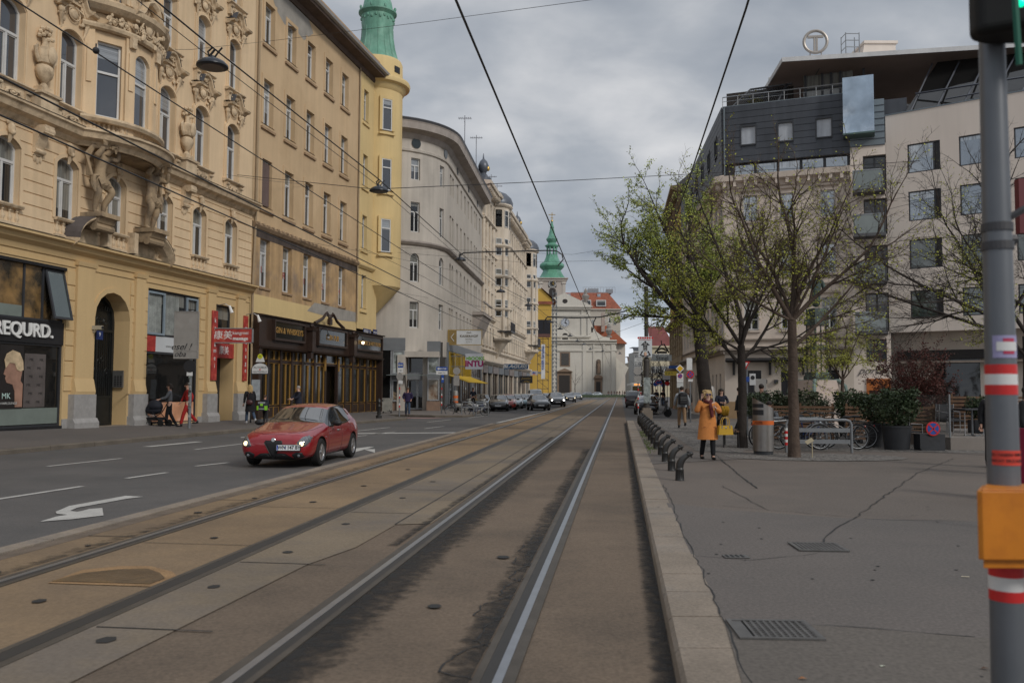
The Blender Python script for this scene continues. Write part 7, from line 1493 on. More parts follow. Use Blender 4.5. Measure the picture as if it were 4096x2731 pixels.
def person(label,loc,rz,h=1.7,stride=.0,la=None,ra=None,top=None,toplen=.0,bot=None,shoe=None,hair=(None,'short'),skin=None,seated=False,lean=0,headturn=0,group=None,tw=1.0,face=True,bare_forearm=False,collar=None):
 """figure facing -y. la/ra: (elbow, hand) offsets from the shoulder for the person's left (+x) / right (-x) arm"""
 skin=skin or skinm;shoe=shoe or c_shoe;k=h/1.7
 root=thing('person',label,'person',loc,rz,group);root.scale=(k,k,k)
 hip=.92 if not seated else.45;L=lean
 sh=1.40 if not seated else.93;dy=-L
 pel=V(0,0,hip);chest=V(0,dy*.7,sh-.12);neck=V(0,dy,sh+.05);head=V(0,dy-.02,sh+.19)
 st=stride
 legs=[]
 for s,ph in((1,1),(-1,-1)):
  f=st*ph
  if seated:kn=V(s*.12,-.45,hip+.02);an=V(s*.13,-.42,.08)
  else:
   kn=V(s*.10,-f*.5-.03*(abs(f)>0),.50+.02*abs(f));an=V(s*.10,-f*1.0+(.12 if f<0 else 0),.09+(.10 if f<-.15 else 0))
  legs.append((s,V(s*.09,0,hip-.03),kn,an))
 la=la or(V(.05,.02,-.28),V(.05,-.06,-.52));ra=ra or(V(-.05,.02,-.28),V(-.05,-.06,-.52))
 arms=[(1,V(.19,dy*.9,sh),la),(-1,V(-.19,dy*.9,sh),ra)]
 J=[(pel,(.13,.10)),(chest,(.14,.10)),(neck,(.052,.055)),(head-V(0,0,.05),(.07,.082)),(head+V(0,0,.06),(.072,.088))];E=[(0,1),(1,2),(2,3),(3,4)]
 for s,a,kn,an in legs:
  i=len(J);J+=[(a,.085),(kn,.055),(an,.038),(an+V(0,-.13,-.045),.03)];E+=[(0,i),(i,i+1),(i+1,i+2),(i+2,i+3)]
 for s,a,(el,ha) in arms:
  i=len(J);J+=[(a,.05),(a+el,.038),(a+ha,.026),(a+ha+(ha-el).normalized()*.07,(.034,.018))];E+=[(1,i),(i,i+1),(i+1,i+2),(i+2,i+3)]
 b=skin_obj('body',J,E,skin,root,0,1)
 f=MB()
 for s,a,(el,ha) in arms:
  d=(ha-el).normalized();w_=a+ha+d*.07;side=V(0,1,0).cross(d);side=side.normalized() if side.length>.1 else V(1,0,0);cu=V(0,-1,0)
  for i in range(4):o=side*((i-1.5)*.017);f.tube([w_+o,w_+o+d*.035+cu*.008,w_+o+d*(.062-.006*abs(i-1.5))+cu*.03],[.009,.008,.006],5)
  f.tube([w_-d*.04+side*(-.03)*s,w_+side*(-.045)*s+cu*.01,w_+d*.02+side*(-.04)*s+cu*.03],[.010,.009,.007],5)
 f.build('fingers',skin,b)
 if face:
  f=MB()
  for s in(-1,1):f.ell(tuple(head+V(s*.031,-.078,.012)),(.011,.008,.007),6,4)
  f.build('eyes',M('eye_dark',(.02,.015,.012),.3),b);f=MB();f.ell(tuple(head+V(0,-.095,-.015)),(.012,.018,.022),6,4);
  for s in(-1,1):f.ell(tuple(head+V(s*.074,.0,-.002)),(.012,.02,.03),6,4)
  f.build('nose_and_ears',skin,b);f=MB();f.ell(tuple(head+V(0,-.085,-.052)),(.024,.01,.007),6,4);f.build('mouth',M('lips',(.25,.07,.06),.5),b)
 if bot:
  J=[(pel,(.15,.12)),(pel+V(0,0,.08),(.14,.11))];E=[(0,1)]
  for s,a,kn,an in legs:
   i=len(J);J+=[(a,.105),(kn,.075),(an+V(0,0,.0),.062)];E+=[(0,i),(i,i+1),(i+1,i+2)]
  skin_obj('trousers',J,E,bot,root,0,1)
 f=MB()
 for s,a,kn,an in legs:
  f.ell((an.x,an.y-.055,an.z-.045),(.047,.135,.042),8,6);f.ell((an.x,an.y+.01,an.z+.0),(.048,.06,.06),8,6)
 f.build('shoes',shoe,root,smooth=True)
 if top:
  J=[(pel+V(0,0,.02),(.155*tw,.125*tw)),(chest,(.17*tw,.13*tw)),(neck-V(0,0,.03),(.075,.075))];E=[(0,1),(1,2)]
  for s,a,(el,ha) in arms:
   i=len(J);e2=el if bare_forearm else ha;J+=[(a,.075*tw),(a+el,.062*tw)]+([] if bare_forearm else[(a+ha-(ha-el).normalized()*.02,.045)]);E+=[(1,i),(i,i+1)]+([] if bare_forearm else[(i+1,i+2)])
  t_=skin_obj('coat' if toplen>.1 else 'jacket',J,E,top,root,0,1)
  if toplen>0:
   g=MB();z0=hip+.12;g.lathe((0,0,0),[(.12*tw,z0+.24),(.158*tw,z0+.16),(.165*tw,z0+.04),(.182*tw,z0-.10),(.20*tw+toplen*.06,z0-.12-toplen),(.17*tw,z0-.12-toplen)],16,1.0,.78);g.build('coat_skirt',top,t_,smooth='auto')
 hm,style=hair
 f=MB();f.ell(tuple(head+V(0,.018,.045)),(.088,.098,.088),12,8)
 q=random.Random(len(label))
 if style in('long','bob','curly'):
  for i in range(26 if style!='curly' else 60):
   a=q.uniform(.15,math.pi-.15) if style!='curly' else q.uniform(-.5,3.64);r_=.085
   ln={'long':.30,'bob':.17,'curly':.10}[style]*q.uniform(.7,1.1);p=head+V(r_*math.cos(a),r_*math.sin(a)*1.0+.01,.07)
   if style=='curly':
    f.ell(tuple(p+V(q.uniform(-.02,.02),0,q.uniform(-.14,.04))),(.03,.03,.03),6,4)
   else:f.tube([p,p+V(.02*math.cos(a),.02*math.sin(a),-ln*.5),p+V(.03*math.cos(a)+q.uniform(-.02,.02),.04*math.sin(a),-ln)],[.03,.03,.012],5)
 if style=='bun':f.ell(tuple(head+V(0,.11,.06)),(.04,.04,.04),8,6)
 f.build('hair',hm,root,smooth='auto')
 return root
def feet(px,py,z=.13):return tuple(gp(px,py,z))
W1=person('woman in an orange coat and sunglasses walking towards the camera, phone at her ear',feet(2832,1838),.05,1.50,.10,la=(V(.10,-.08,-.24),V(-.06,-.24,-.12)),ra=(V(-.12,-.10,-.24),V(-.01,-.12,.10)),top=c_or,toplen=.42,bot=c_black,hair=(h_blond,'curly'),skin=skin2,tw=1.18)
k=MB()
for s in(-1,1):k.ell((s*.035,-.105,1.605),(.034,.012,.026),10,6)
k.box(-.07,.07,-.104,-.098,1.612,1.62);k.build('sunglasses',M('sunglass',(.03,.015,.06),.1,0,1,spec=.9),W1)
k=MB();k.tube([(-.07,-.06,1.44),(0,-.13,1.40),(.07,-.06,1.44),(.06,.06,1.46),(-.06,.06,1.46),(-.07,-.06,1.44)],.045,6);k.tube([(.02,-.14,1.40),(.04,-.19,1.22),(.06,-.2,1.05)],[.045,.05,.04],6);k.build('scarf',c_maroon,W1,smooth='auto')
k=MB();[k.ell((.01,-.165,1.2-.15*i),(.016,.01,.016),6,4) for i in range(4)];k.box(-.15,-.05,-.162,-.155,.80,.815);k.box(.07,.17,-.162,-.155,.80,.815);k.build('coat_buttons',M('button',(.30,.10,.03),.4),W1)
k=MB();k.add([(0,-.19,1.36),(-.14,-.15,1.40),(-.16,-.16,1.28)],[(0,1,2)]);k.add([(0,-.19,1.36),(.14,-.15,1.40),(.16,-.16,1.28)],[(0,1,2)]);k.build('lapels',c_or,W1)
w1=Vector(W1.location)
t=thing('mobile_phone','dark phone held to the ear of the woman in the orange coat','phone',(w1.x-.178,w1.y-.12,w1.z+1.36));k=MB();k.box(-.01,.01,-.035,.035,-.07,.07);k.build('case',blackp,t)
t=thing('handbag','mustard yellow handbag hanging from the arm of the woman in the orange coat','handbag',(w1.x+.34,w1.y-.15,w1.z+.55),.2);k=MB();k.prism_y([(-.17,0),(.17,0),(.145,.2),(-.145,.2)],-.05,.05);k.build('bag_body',M('leather_mustard',(.45,.27,.02),.45,.1,5),t);k=MB()
for y in(-.04,.04):k.tube([(-.09,y,.2),(-.08,y,.31),(-.04,y,.37),(.04,y,.37),(.08,y,.31),(.09,y,.2)],.008,5)
k.build('handles',_M['leather_mustard'],t)
k=MB();k.box(-.10,-.08,-.056,-.05,.14,.2);k.box(.08,.10,-.056,-.05,.14,.2);k.ell((0,-.052,.15),(.02,.005,.02),8,4);k.build('buckles',chrome,t)
W2=person('man in a pale hoodie and tan trousers walking away from the camera',feet(2728,1712),math.pi-.1,1.66,.2,top=c_hood,toplen=.05,bot=c_tan,hair=(h_dark,'short'),la=(V(.09,.06,-.27),V(.12,-.02,-.5)),ra=(V(-.09,.02,-.27),V(-.10,-.1,-.5)),tw=1.05)
k=MB();k.ell((0,.09,1.42),(.12,.08,.09),10,6);k.build('hood',c_hood,W2,smooth=True)
w2_=Vector(W2.location);t=thing('backpack','black backpack on the back of the man in the pale hoodie','backpack',(w2_.x,w2_.y-.2,w2_.z+.95),0);k=MB();k.prism_z([(-.17,-.12),(-.12,-.17),(.12,-.17),(.17,-.12),(.17,.06),(-.17,.06)],0,.42);k.ell((0,-.04,.42),(.165,.11,.08),10,6);k.prism_z([(-.13,-.2),(.13,-.2),(.14,-.15),(-.14,-.15)],.03,.2);k.build('bag_body',M('nylon_black',(.012,.012,.014),.6,.2,6),t,smooth='auto');k=MB();k.box(-.13,.13,-.206,-.2,.19,.2);k.box(-.13,.13,-.175,-.17,.27,.285);k.build('zip',M('zip_grey',(.25,.25,.25),.5),t)
person('woman in a grey knit top pushing a black pram past the massage shop',feet(676,1704),-1.2,1.68,.12,la=(V(.05,-.12,-.25),V(-.02,-.36,-.32)),ra=(V(-.05,-.12,-.25),V(.02,-.36,-.32)),top=c_grey,bot=c_black,hair=(h_dark,'bob'),skin=skin2)
person('man in a red tracksuit behind the sign post outside the massage shop',feet(748,1706),-1.0,1.72,.26,top=c_red,bot=c_red,hair=(h_dark,'short'),la=(V(.07,.12,-.25),V(.09,.04,-.5)),ra=(V(-.07,-.08,-.26),V(-.07,-.2,-.46)),tw=1.1)
W5=person('blond woman in a long black coat and white shoes near the bus stop',feet(1000,1695),math.pi+.75,1.66,.16,top=c_black,toplen=.38,bot=c_jean,shoe=c_shoew,hair=(h_blond,'long'),lean=.08,tw=1.05)
w5=Vector(W5.location);t=thing('handbag','small maroon leather handbag hanging behind the blond woman in black','handbag',(w5.x+.02,w5.y-.22,w5.z+.9),.1);k=MB();k.ell((0,0,.02),(.15,.06,.11),10,8);k.build('bag_body',M('leather_maroon',(.06,.02,.02),.4),t,smooth=True);k=MB();k.tube([(-.1,0,.1),(-.02,.05,.5)],.01,4);k.build('strap',_M['leather_maroon'],t)
CH_=person('child in dark clothes seen from behind beside the blond woman',feet(1058,1692),math.pi-.4,1.22,.1,top=c_dk,bot=c_black,hair=(h_brown,'short'),tw=1.15)
c1=Vector(CH_.location);t=thing('school_bag','bright green and grey school bag on the back of the child','school bag',(c1.x-.04,c1.y-.17,c1.z+.56),0);k=MB();k.prism_z([(-.2,-.14),(-.17,-.2),(.17,-.2),(.2,-.14),(.2,.02),(-.2,.02)],0,.36);k.build('bag_body',M('bag_dark',(.03,.035,.04),.6),t);k=MB();k.box(-.205,-.13,-.21,-.0,.02,.2);k.box(.13,.205,-.21,0,.02,.2);k.box(-.06,.06,-.212,-.2,.2,.3);k.build('green_panels',M('neon_green',(.25,.60,.03),.6),t);k=MB();k.box(-.15,.15,-.215,-.1,.3,.37);k.box(-.12,.12,-.214,-.2,.05,.09);k.build('reflective_flap',M('bag_grey',(.3,.31,.31),.5),t)
person('woman in a light cap and dark jacket with a bicycle by the pub door',feet(1192,1678),-.9,1.64,.0,la=(V(.05,-.12,-.25),V(-.02,-.36,-.34)),ra=(V(-.05,-.12,-.25),V(.0,-.36,-.34)),top=c_dk,bot=c_black,toplen=.12,hair=(M('cap_light',(.30,.27,.25),.8),'short'),skin=skin2,tw=1.2)
person('man in a dark purple jacket and jeans crossing at the corner',feet(1630,1663),.1,1.60,.13,top=c_purp,toplen=.06,bot=c_jean,hair=(h_brown,'short'),la=(V(.09,.03,-.26),V(.02,-.1,-.42)),ra=(V(-.09,.03,-.26),V(-.02,-.1,-.42)),tw=1.2)
person('man in a dark vest walking past the shops behind the white scooter',(-3.1,69.5,.13),.4,1.66,.1,top=c_dk,bot=c_black,hair=(h_brown,'short'),bare_forearm=True)
person('woman in a dark jacket carrying a mustard coat, behind the woman in orange',(7.9,32.6,.13),.1,1.58,.08,la=(V(.06,-.1,-.24),V(-.1,-.24,-.26)),ra=(V(-.06,-.1,-.24),V(.1,-.24,-.26)),top=c_dk,bot=c_black,hair=(h_dark,'long'),skin=skin2)
t=thing('folded_coat','mustard yellow coat over the arm of the dark-haired woman','coat',(7.95,32.35,.98));k=MB();q=random.Random(1)
for i in range(9):x_=q.uniform(-.12,.16);k.tube([(x_,-.02,.08),(x_+.03,-.06,-.05),(x_+q.uniform(-.04,.06),-.03,-.28)],[.04,.045,.025],6)
k.build('fabric',c_yel,t,smooth=True)
person('man in black seen from behind, standing right of the metal litter bin',(8.35,28.9,.13),math.pi-.5,1.72,0,top=c_black,bot=c_black,hair=(h_dark,'short'),la=(V(.08,-.02,-.26),V(.0,-.2,-.3)),ra=(V(-.08,-.02,-.26),V(-.0,-.2,-.3)),tw=1.15)
person('person in black half hidden behind the second tree',(7.9,30.0,.13),1.2,1.62,.05,top=c_black,toplen=.05,bot=c_black,hair=(h_dark,'short'),tw=1.15)
person('seated woman in a grey sweatshirt looking aside behind the bicycles',(7.35,24.6,.16),-.5,1.62,seated=True,top=c_grey,bot=c_black,hair=(h_dark,'bun'),skin=skinm,la=(V(.06,-.12,-.22),V(.0,-.34,-.26)),ra=(V(-.06,-.12,-.22),V(-.05,-.34,-.3)),lean=.12)
person('man in black passing right behind the backpack man by the corner house',feet(2750,1674),2.9,1.62,.12,top=c_black,toplen=.1,bot=c_black,hair=(h_brown,'long'))
person('man in an open brown jacket and blue shirt near the flower stall',feet(2626,1623),.1,1.62,.1,top=c_dk,bot=c_jean,hair=(h_brown,'short'),tw=1.2,face=False)
F1=person('man in a dark coat and jeans seen from behind near the flower stall',feet(2651,1623),3.0,1.62,.1,top=c_black,bot=c_jean,hair=(h_dark,'short'),tw=1.2,face=False)
p=at(3975,1700,17.2);person('person in black walking with one hand visible left of the signal pole',(p.x,p.y,.13),-.4,1.6,.15,top=c_black,toplen=.1,bot=c_black,hair=(h_dark,'short'),tw=1.15)
p=at(4112,1700,15.5);person('person in black at the right picture edge behind the signal pole',(p.x,p.y,.13),.6,1.6,.1,top=c_black,toplen=.05,bot=c_black,hair=(h_dark,'short'),tw=1.15)
cr=['leftmost in the waiting group before the church','second from left in the group before the church','third from left in the group before the church','tallest in the middle of the group before the church','fifth from left in the group before the church','walking at the right side of the group by the church','near the long white church wall','last figure on the right by the church wall','stooping figure near the church mast']
for i,px in enumerate([2434,2446,2457,2468,2478,2490,2498,2508,2518]):
 p=at(px,1570,236+i%3*4);dup(F1,(p.x,p.y,0),i*.9,'tiny dark figure '+cr[i],'people before the church',scale=(.95,.95,.93+.03*(i%3)))
pp=feet(622,1705);t=thing('pram','black pram with hood pushed by the woman in grey','pram',(pp[0],pp[1],.13),-.35)
k=MB();k.tube([(.62,0,1.02),(.3,0,.55),(-.35,0,.22)],.02,6);k.tube([(.45,.2,.2),(.0,.2,.55),(-.1,.2,.6)],.018,6);k.tube([(.45,-.2,.2),(.0,-.2,.55)],.018,6);k.tube([(-.4,.2,.15),(.45,.2,.2)],.016,6);k.tube([(-.4,-.2,.15),(.45,-.2,.2)],.016,6);k.tube([(.62,-.2,1.0),(.62,.2,1.0)],.02,6);k.build('frame',M('pram_frame',(.03,.03,.032),.4,metal=.5),t)
k=MB();k.ell((-.12,0,.66),(.40,.22,.2),12,8);k.lathe((-.05,0,.7),[(.34,0),(.33,.12),(.26,.26),(.12,.33),(.01,.35)],14,1,.7);k.build('carrycot_and_hood',M('pram_cloth',(.012,.014,.022),.8),t,smooth=True)
k=MB();k.box(-.3,.3,-.18,.18,.24,.36);k.build('basket',c_black,t)
for x,y,r_ in((-.42,-.16,.11),(-.42,.16,.11),(.45,-.24,.14),(.45,.24,.14)):k=MB();k.lathe((0,0,0),[(r_*.5,-.02),(r_,-.02),(r_,.02),(r_*.5,.02)],14);k.xf(Matrix.Translation((x,y,r_))@Matrix.Rotation(R(90),4,'X'));k.build('wheel',tyre,t)
# ================================================================== street furniture
im=_M['cast_iron'];blk=M('iron_black',(.018,.017,.016),.45,.2,8,spec=.5);galv=M('galvanised',(.20,.21,.22),.45,.15,4,metal=.5);stl=M('brushed_steel',(.30,.28,.26),.38,.18,3,metal=.9,streak=.3);sred=M('sign_red_bright',(.50,.02,.02),.4,.1,3);swht=M('sign_white_clean',(.60,.60,.59),.4,.06,3);sblue=M('sign_blue',(.02,.07,.30),.4,.05,3);sgrey=M('sign_back',(.30,.285,.265),.5,.12,3,metal=.3);syel=M('sign_yellow',(.62,.36,.01),.4)
def bollard():
 t=thing('bollard','x','bollard',(0,0,.13))
 k=MB();k.lathe((0,0,0),[(.085,0),(.085,.03),(.075,.06),(.07,.28),(.078,.3),(.078,.33),(.068,.35),(.066,.42)],14)
 for i in range(14):a=i*math.pi/7;k.tube([(.075*math.cos(a),.075*math.sin(a),.05),(.07*math.cos(a),.07*math.sin(a),.29)],.007,4)
 k.build('post',blk,t,smooth='auto')
 k=MB();pts=[(0,0,.38),(.005,0,.46),(.03,0,.56),(.07,0,.64),(.13,0,.71),(.19,0,.76)];k.tube(pts,[.07,.073,.073,.07,.066,.062],12);k.build('curved_neck',blk,t,smooth='auto')
 k=MB();k.ell((.205,0,.77),(.06,.066,.066),10,8);k.ell((.16,0,.82),(.03,.045,.022),8,5);k.tube([(.21,0,.71),(.235,0,.665)],.02,6)
 for s in(-1,1):k.ell((.15,s*.062,.75),(.035,.022,.035),6,4)
 k.build('head',blk,t,smooth='auto');return t
b0=bollard();bl=[(2.81,14.5),(3.0,16.26),(3.23,18.24),(3.47,20.14),(3.72,22.3),(4.0,24.5),(4.19,26.22),(4.45,28.37),(4.7,30.35),(4.95,32.43),(5.16,34.14),(5.41,36.28),(5.64,38.15),(5.86,39.9)]
on=['nearest the camera','second','third','fourth','fifth','sixth','seventh','eighth','ninth','tenth','eleventh','twelfth','thirteenth','farthest, beside the mast base']
for i,(x,y) in enumerate(bl):
 lab='black bent iron bollard at the kerb, '+on[i]+(' in the row' if 0<i<13 else '')
 if i==0:b0.location=(x,y,.13);b0['label']=lab;b0['group']='bent bollards along the kerb';b0.rotation_euler=(0,0,.1)
 else:dup(b0,(x,y,.13),.1+.06*math.sin(i*2.1),lab,'bent bollards along the kerb')
for o in[b0]+[o for o in bpy.data.objects if o.name.startswith('bollard.')]:o.scale=(.9,.9,.58)
t=thing('litter_bin','tall brushed steel litter bin with an orange band and slanted top','litter bin',(5.97,20.55,.13),-.25);t.scale=(.92,.92,.88)
k=MB();n_=28;r_=.265;vs=[]
for z in(.1,1):vs+=[(r_*math.cos(2*math.pi*i/n_),r_*math.sin(2*math.pi*i/n_),(.1 if z==.1 else 1.38-.55*r_*math.cos(2*math.pi*i/n_))) for i in range(n_)]
k.add(vs,[(i,(i+1)%n_,n_+(i+1)%n_,n_+i) for i in range(n_)]+[tuple(range(n_,2*n_))]);k.build('body',stl,t,smooth='auto')
k=MB();k.lathe((0,0,0),[(.245,0),(.245,.1)],28);k.build('base',wfb,t)
k=MB();k.lathe((0,0,0),[(.268,.80),(.268,.91)],32);ob=k.build('orange_band',M('band_orange',(.62,.13,.02),.5),t)
text('BITTE EINE\nSPENDE FÜR',.04,blackp,ob,(-.12,-.245,.855),(R(90),0,R(-22)),ext=.002)
k=MB();
for z0,z1 in((1.26,1.36),(1.06,1.2)):
 a0,a1=-2.95,-1.55;k.add([(.268*math.cos(a0+(a1-a0)*i/8),.268*math.sin(a0+(a1-a0)*i/8),z) for z in(z0,z1) for i in range(9)],[(i,i+1,10+i,9+i) for i in range(8)])
k.build('slots',blackp,t)
def bicycle(label,loc,rz,frame,lean=.06,first=None,group='bicycles at the rack'):
 t=thing('bicycle',label,'bicycle',loc,rz,group);t.rotation_euler=(lean,0,rz);r_=.31
 for x in(-.5,.5):
  k=MB();k.tube([(x+r_*math.cos(a),0,r_+.02+r_*math.sin(a)) for a in[i*math.pi/14 for i in range(29)]],.017,6);w_=k.build('wheel',tyre,t)
  k=MB();k.tube([(x+(r_-.025)*math.cos(a),0,r_+.02+(r_-.025)*math.sin(a)) for a in[i*math.pi/14 for i in range(29)]],.009,5);k.tube([(x,-.04,r_+.02),(x,.04,r_+.02)],.025,6)
  for i in range(14):a=i*math.pi/7;k.tube([(x,(.02 if i%2 else-.02),r_+.02),(x+(r_-.03)*math.cos(a),0,r_+.02+(r_-.03)*math.sin(a))],.0022,3)
  k.build('rim_and_spokes',galv,w_)
  k=MB();k.tube([(x+(r_+.035)*math.cos(a),0,r_+.02+(r_+.035)*math.sin(a)) for a in[(.1+i*.13)*math.pi for i in range(7)]],.014,4,sy=1.6);k.build('mudguard',M('mudguard_grey',(.25,.25,.26),.4,metal=.4),t)
 k=MB();B=(-.08,0,.27);S=(-.22,0,.78);H=(.36,0,.76);H2=(.38,0,.62);k.tube([B,S],.016,6);k.tube([B,H2],.019,6);k.tube([(-.19,0,.68),(.365,0,.72)] if rz%2<1 else[(-.14,0,.45),(.37,0,.68)],.016,6);k.tube([H,H2,(.5,0,.33)],.016,6);k.tube([B,(-.5,0,.33)],.011,5);k.tube([S,(-.5,0,.33)],.009,5);k.build('frame',frame,t)
 k=MB();k.ell((-.25,0,.84),(.13,.07,.035),10,6);k.tube([S,(-.24,0,.83)],.012,5);k.build('saddle',plast,t,smooth='auto')
 k=MB();k.tube([(.36,0,.76),(.34,0,.90)],.012,5);k.tube([(.25,-.28,.92),(.33,-.2,.94),(.34,0,.9),(.33,.2,.94),(.25,.28,.92)],.012,6);k.tube([(.2,-.28,.91),(.28,-.28,.93)],.018,6);k.tube([(.2,.28,.91),(.28,.28,.93)],.018,6);k.tube([(.34,.05,.9),(.45,.05,.8),(.42,0,.6)],.004,4);k.build('handlebar',M('bar_dark',(.05,.05,.05),.4,metal=.5),t)
 k=MB();k.lathe((0,0,0),[(.085,-.004),(.085,.004)],18);k.xf(Matrix.Translation((-.08,.05,.27))@Matrix.Rotation(R(90),4,'X'));k.tube([(-.08,.05,.27),(-.0,.09,.17)],.008,4);k.tube([(-.08,-.05,.27),(-.16,-.09,.37)],.008,4);k.box(-.03,.05,.08,.14,.155,.175);k.tube([(-.08,.05,.355),(-.5,.05,.37)],.004,4);k.tube([(-.08,.05,.185),(-.5,.05,.29)],.004,4);k.build('crank_and_chain',blk,t)
 k=MB();k.box(-.68,-.3,-.06,.06,.70,.715);k.tube([(-.62,.05,.7),(-.5,.05,.35)],.006,4);k.tube([(-.62,-.05,.7),(-.5,-.05,.35)],.006,4);k.build('luggage_rack',blk,t)
 k=MB();k.ell((-.72,0,.6),(.02,.03,.03),6,4);k.build('rear_reflector',redl,t);k=MB();k.ell((.47,0,.7),(.035,.03,.03),8,5);k.build('front_lamp',chrome,t);return t
bicycle('silver bicycle with light mudguards at the left end of the rack',(7.0,23.1,.135),.35,M('bike_silver',(.35,.36,.37),.35,metal=.7),.08)
bicycle('black bicycle against the left side of the rack hoop',(7.35,22.3,.135),.1,M('bike_black',(.015,.015,.017),.35),.05)
bicycle('dark blue bicycle in the middle of the rack behind the tree trunk',(7.75,22.6,.135),.2,M('bike_blue',(.02,.04,.13),.35),-.05)
bicycle('black bicycle with red rear reflector at the right end of the rack',(8.35,22.1,.135),math.pi+.1,M('bike_black2',(.02,.018,.018),.35),.06)
bicycle('grey bicycle behind the others at the right of the rack',(8.75,22.7,.135),math.pi-.1,M('bike_grey',(.1,.1,.1),.35,metal=.4),-.04)
bicycle('blue bicycle leaning between tree and planters behind the rack',(8.0,23.6,.135),.5,M('bike_blue2',(.02,.06,.2),.35),.07)
t=thing('bicycle_rack','grey tubular bicycle rack with red and white banded post round the tree','bicycle rack',(7.5,21.2,.13),.0)
k=MB()
def hoop(k,x0,x1,y,h,r_=.035):k.tube([(x0,y,0),(x0,y,h-.12),(x0+.04,y,h-.03),(x0+.14,y,h),(x1-.14,y,h),(x1-.04,y,h-.03),(x1,y,h-.12),(x1,y,0)],r_,10)
hoop(k,-.78,.82,0,.80);k.box(-.74,.78,-.02,.02,.22,.32);k.box(-.74,.78,-.02,.02,.5,.6);hoop(k,-.95,.6,1.1,.8)
k.build('hoops',galv,t)
k=MB()
for i in range(3):k.lathe((-.78,0,.18+.14*i),[(.038,0),(.038,.07)],12)
k.build('red_bands',sred,t);k=MB()
for i in range(3):k.lathe((-.78,0,.25+.14*i),[(.0375,0),(.0375,.07)],12)
k.build('white_bands',swht,t)
t=thing('small_stake_sign','small pale stake with a tilted plate at the foot of the nearest tree','sign',(6.78,19.55,.13));k=MB();k.tube([(0,0,0),(0,0,.35)],.014,6);k.build('stake',M('stake_pale',(.35,.3,.2),.7),t);k=MB();k.box(-.09,.09,-.005,.005,.0,.1,0);k.xf(Matrix.Translation((-.03,0,.34))@Matrix.Rotation(R(-30),4,'Y')@Matrix.Rotation(R(-40),4,'X'));k.build('plate',_M['stake_pale'],t)
potm=M('planter_plastic',(.028,.030,.034),.55,.2,3,bump=.3,bscale=8);leafd=M('leaf_dark',(.035,.055,.022),.5,.45,3,fine=.3,spec=.4,col2=(.075,.10,.05),c2lo=.52,c2hi=.6);leafr=M('leaf_red',(.085,.022,.016),.7,.4,3);barkd=M('bark_dark',(.045,.036,.03),.95,.3,6,bump=1,bscale=25)
leafo=M('leaf_olive',(.07,.085,.045),.6,.4,3)
def leafmass(k,q,n,c,r,sz,flat=.5):
 for i in range(n):
  while True:
   v=V(q.uniform(-1,1),q.uniform(-1,1),q.uniform(-1,1))
   if v.length<1 and v.length>q.random()*.75:break
  p=V(c[0]+v.x*r[0],c[1]+v.y*r[1],c[2]+v.z*r[2]*(1+.12*math.sin(v.x*9+v.y*5)));a=V(q.uniform(-1,1),q.uniform(-1,1),q.uniform(-.2,1)).normalized();b=a.cross(V(q.uniform(-1,1),q.uniform(-1,1),q.uniform(-1,1)));b=b.normalized()*sz*.42 if b.length>.05 else V(sz*.4,0,0)
  L_=a*sz*q.uniform(.7,1.3);k.add([p,p+L_*.5+b,p+L_,p+L_*.5-b],[(0,1,2,3)])
def planter(label,x,y,w_,h,ph,pw,n,leaf,seed,round_=True,z=.13):
 t=thing('planter_shrub',label,'potted shrub',(x,y,z),0,'shrubs in black tubs round the terrace');t.scale=(.82,.82,.76);q=random.Random(seed)
 k=MB();
 if round_:k.lathe((0,0,0),[(w_*.42,0),(w_*.5,h*.92),(w_*.53,h*.92),(w_*.53,h),(w_*.46,h),(w_*.46,h*.9)],20);
 else:k.prism_z([(-w_/2,-w_*.3),(w_/2,-w_*.3),(w_/2,w_*.3),(-w_/2,w_*.3)],0,h)
 k.build('tub',potm,t,smooth='auto')
 k=MB()
 for i in range(9):a=q.uniform(0,6.28);k.tube([(0.08*math.cos(a),.08*math.sin(a),h*.9),(.2*math.cos(a),.2*math.sin(a),h+ph*.4),(pw*.4*math.cos(a),pw*.35*math.sin(a),h+ph*.85)],[.014,.01,.004],5)
 k.build('stems',barkd,t);k=MB();leafmass(k,q,n,(0,0,h+ph*.5),(pw*.5,pw*.42,ph*.55),.085)
 for i in range(7):a=q.uniform(0,6.28);leafmass(k,q,int(n*.05),(pw*.38*math.cos(a),pw*.3*math.sin(a),h+ph*q.uniform(.5,1.0)),(.17,.17,.18),.085)
 k.build('foliage',leaf,t);return t
planter('wide dark evergreen in a round black tub, right of the bicycle rack',9.93,25.3,.88,.85,1.1,1.25,2300,leafd,1)
planter('dark evergreen in a tall black tub near the round no-stopping sign, larger',10.0,22.5,.88,.82,1.15,1.45,2600,leafd,2)
planter('narrow evergreen in a black tub just left of the larger one',9.9,23.5,.74,.85,1.0,1.1,1500,leafd,3)
planter('olive green shrub behind the bicycles, left end of the tub row',8.9,26.2,.95,.7,1.25,1.9,2600,leafo,4,False)
planter('dark shrub behind the trunk of the nearest tree',7.9,27.0,.9,.7,1.2,1.6,1900,leafd,5,False)
planter('dark shrub on the raised terrace behind the black chairs',13.6,25.0,.8,.5,.8,1.1,1200,leafd,6,False,.45)
planter('low round shrub between the red-leaved bush and the chairs',11.9,25.2,.6,.45,.55,.8,700,leafo,7,True)
t=thing('no_stopping_sign','round blue and red no-stopping sign standing low in a black trough','sign',(10.75,22.3,.13));k=MB();k.box(-.32,.32,-.18,.18,.04,.42);k.box(-.3,.3,-.2,.2,0,.06);k.build('trough',potm,t)
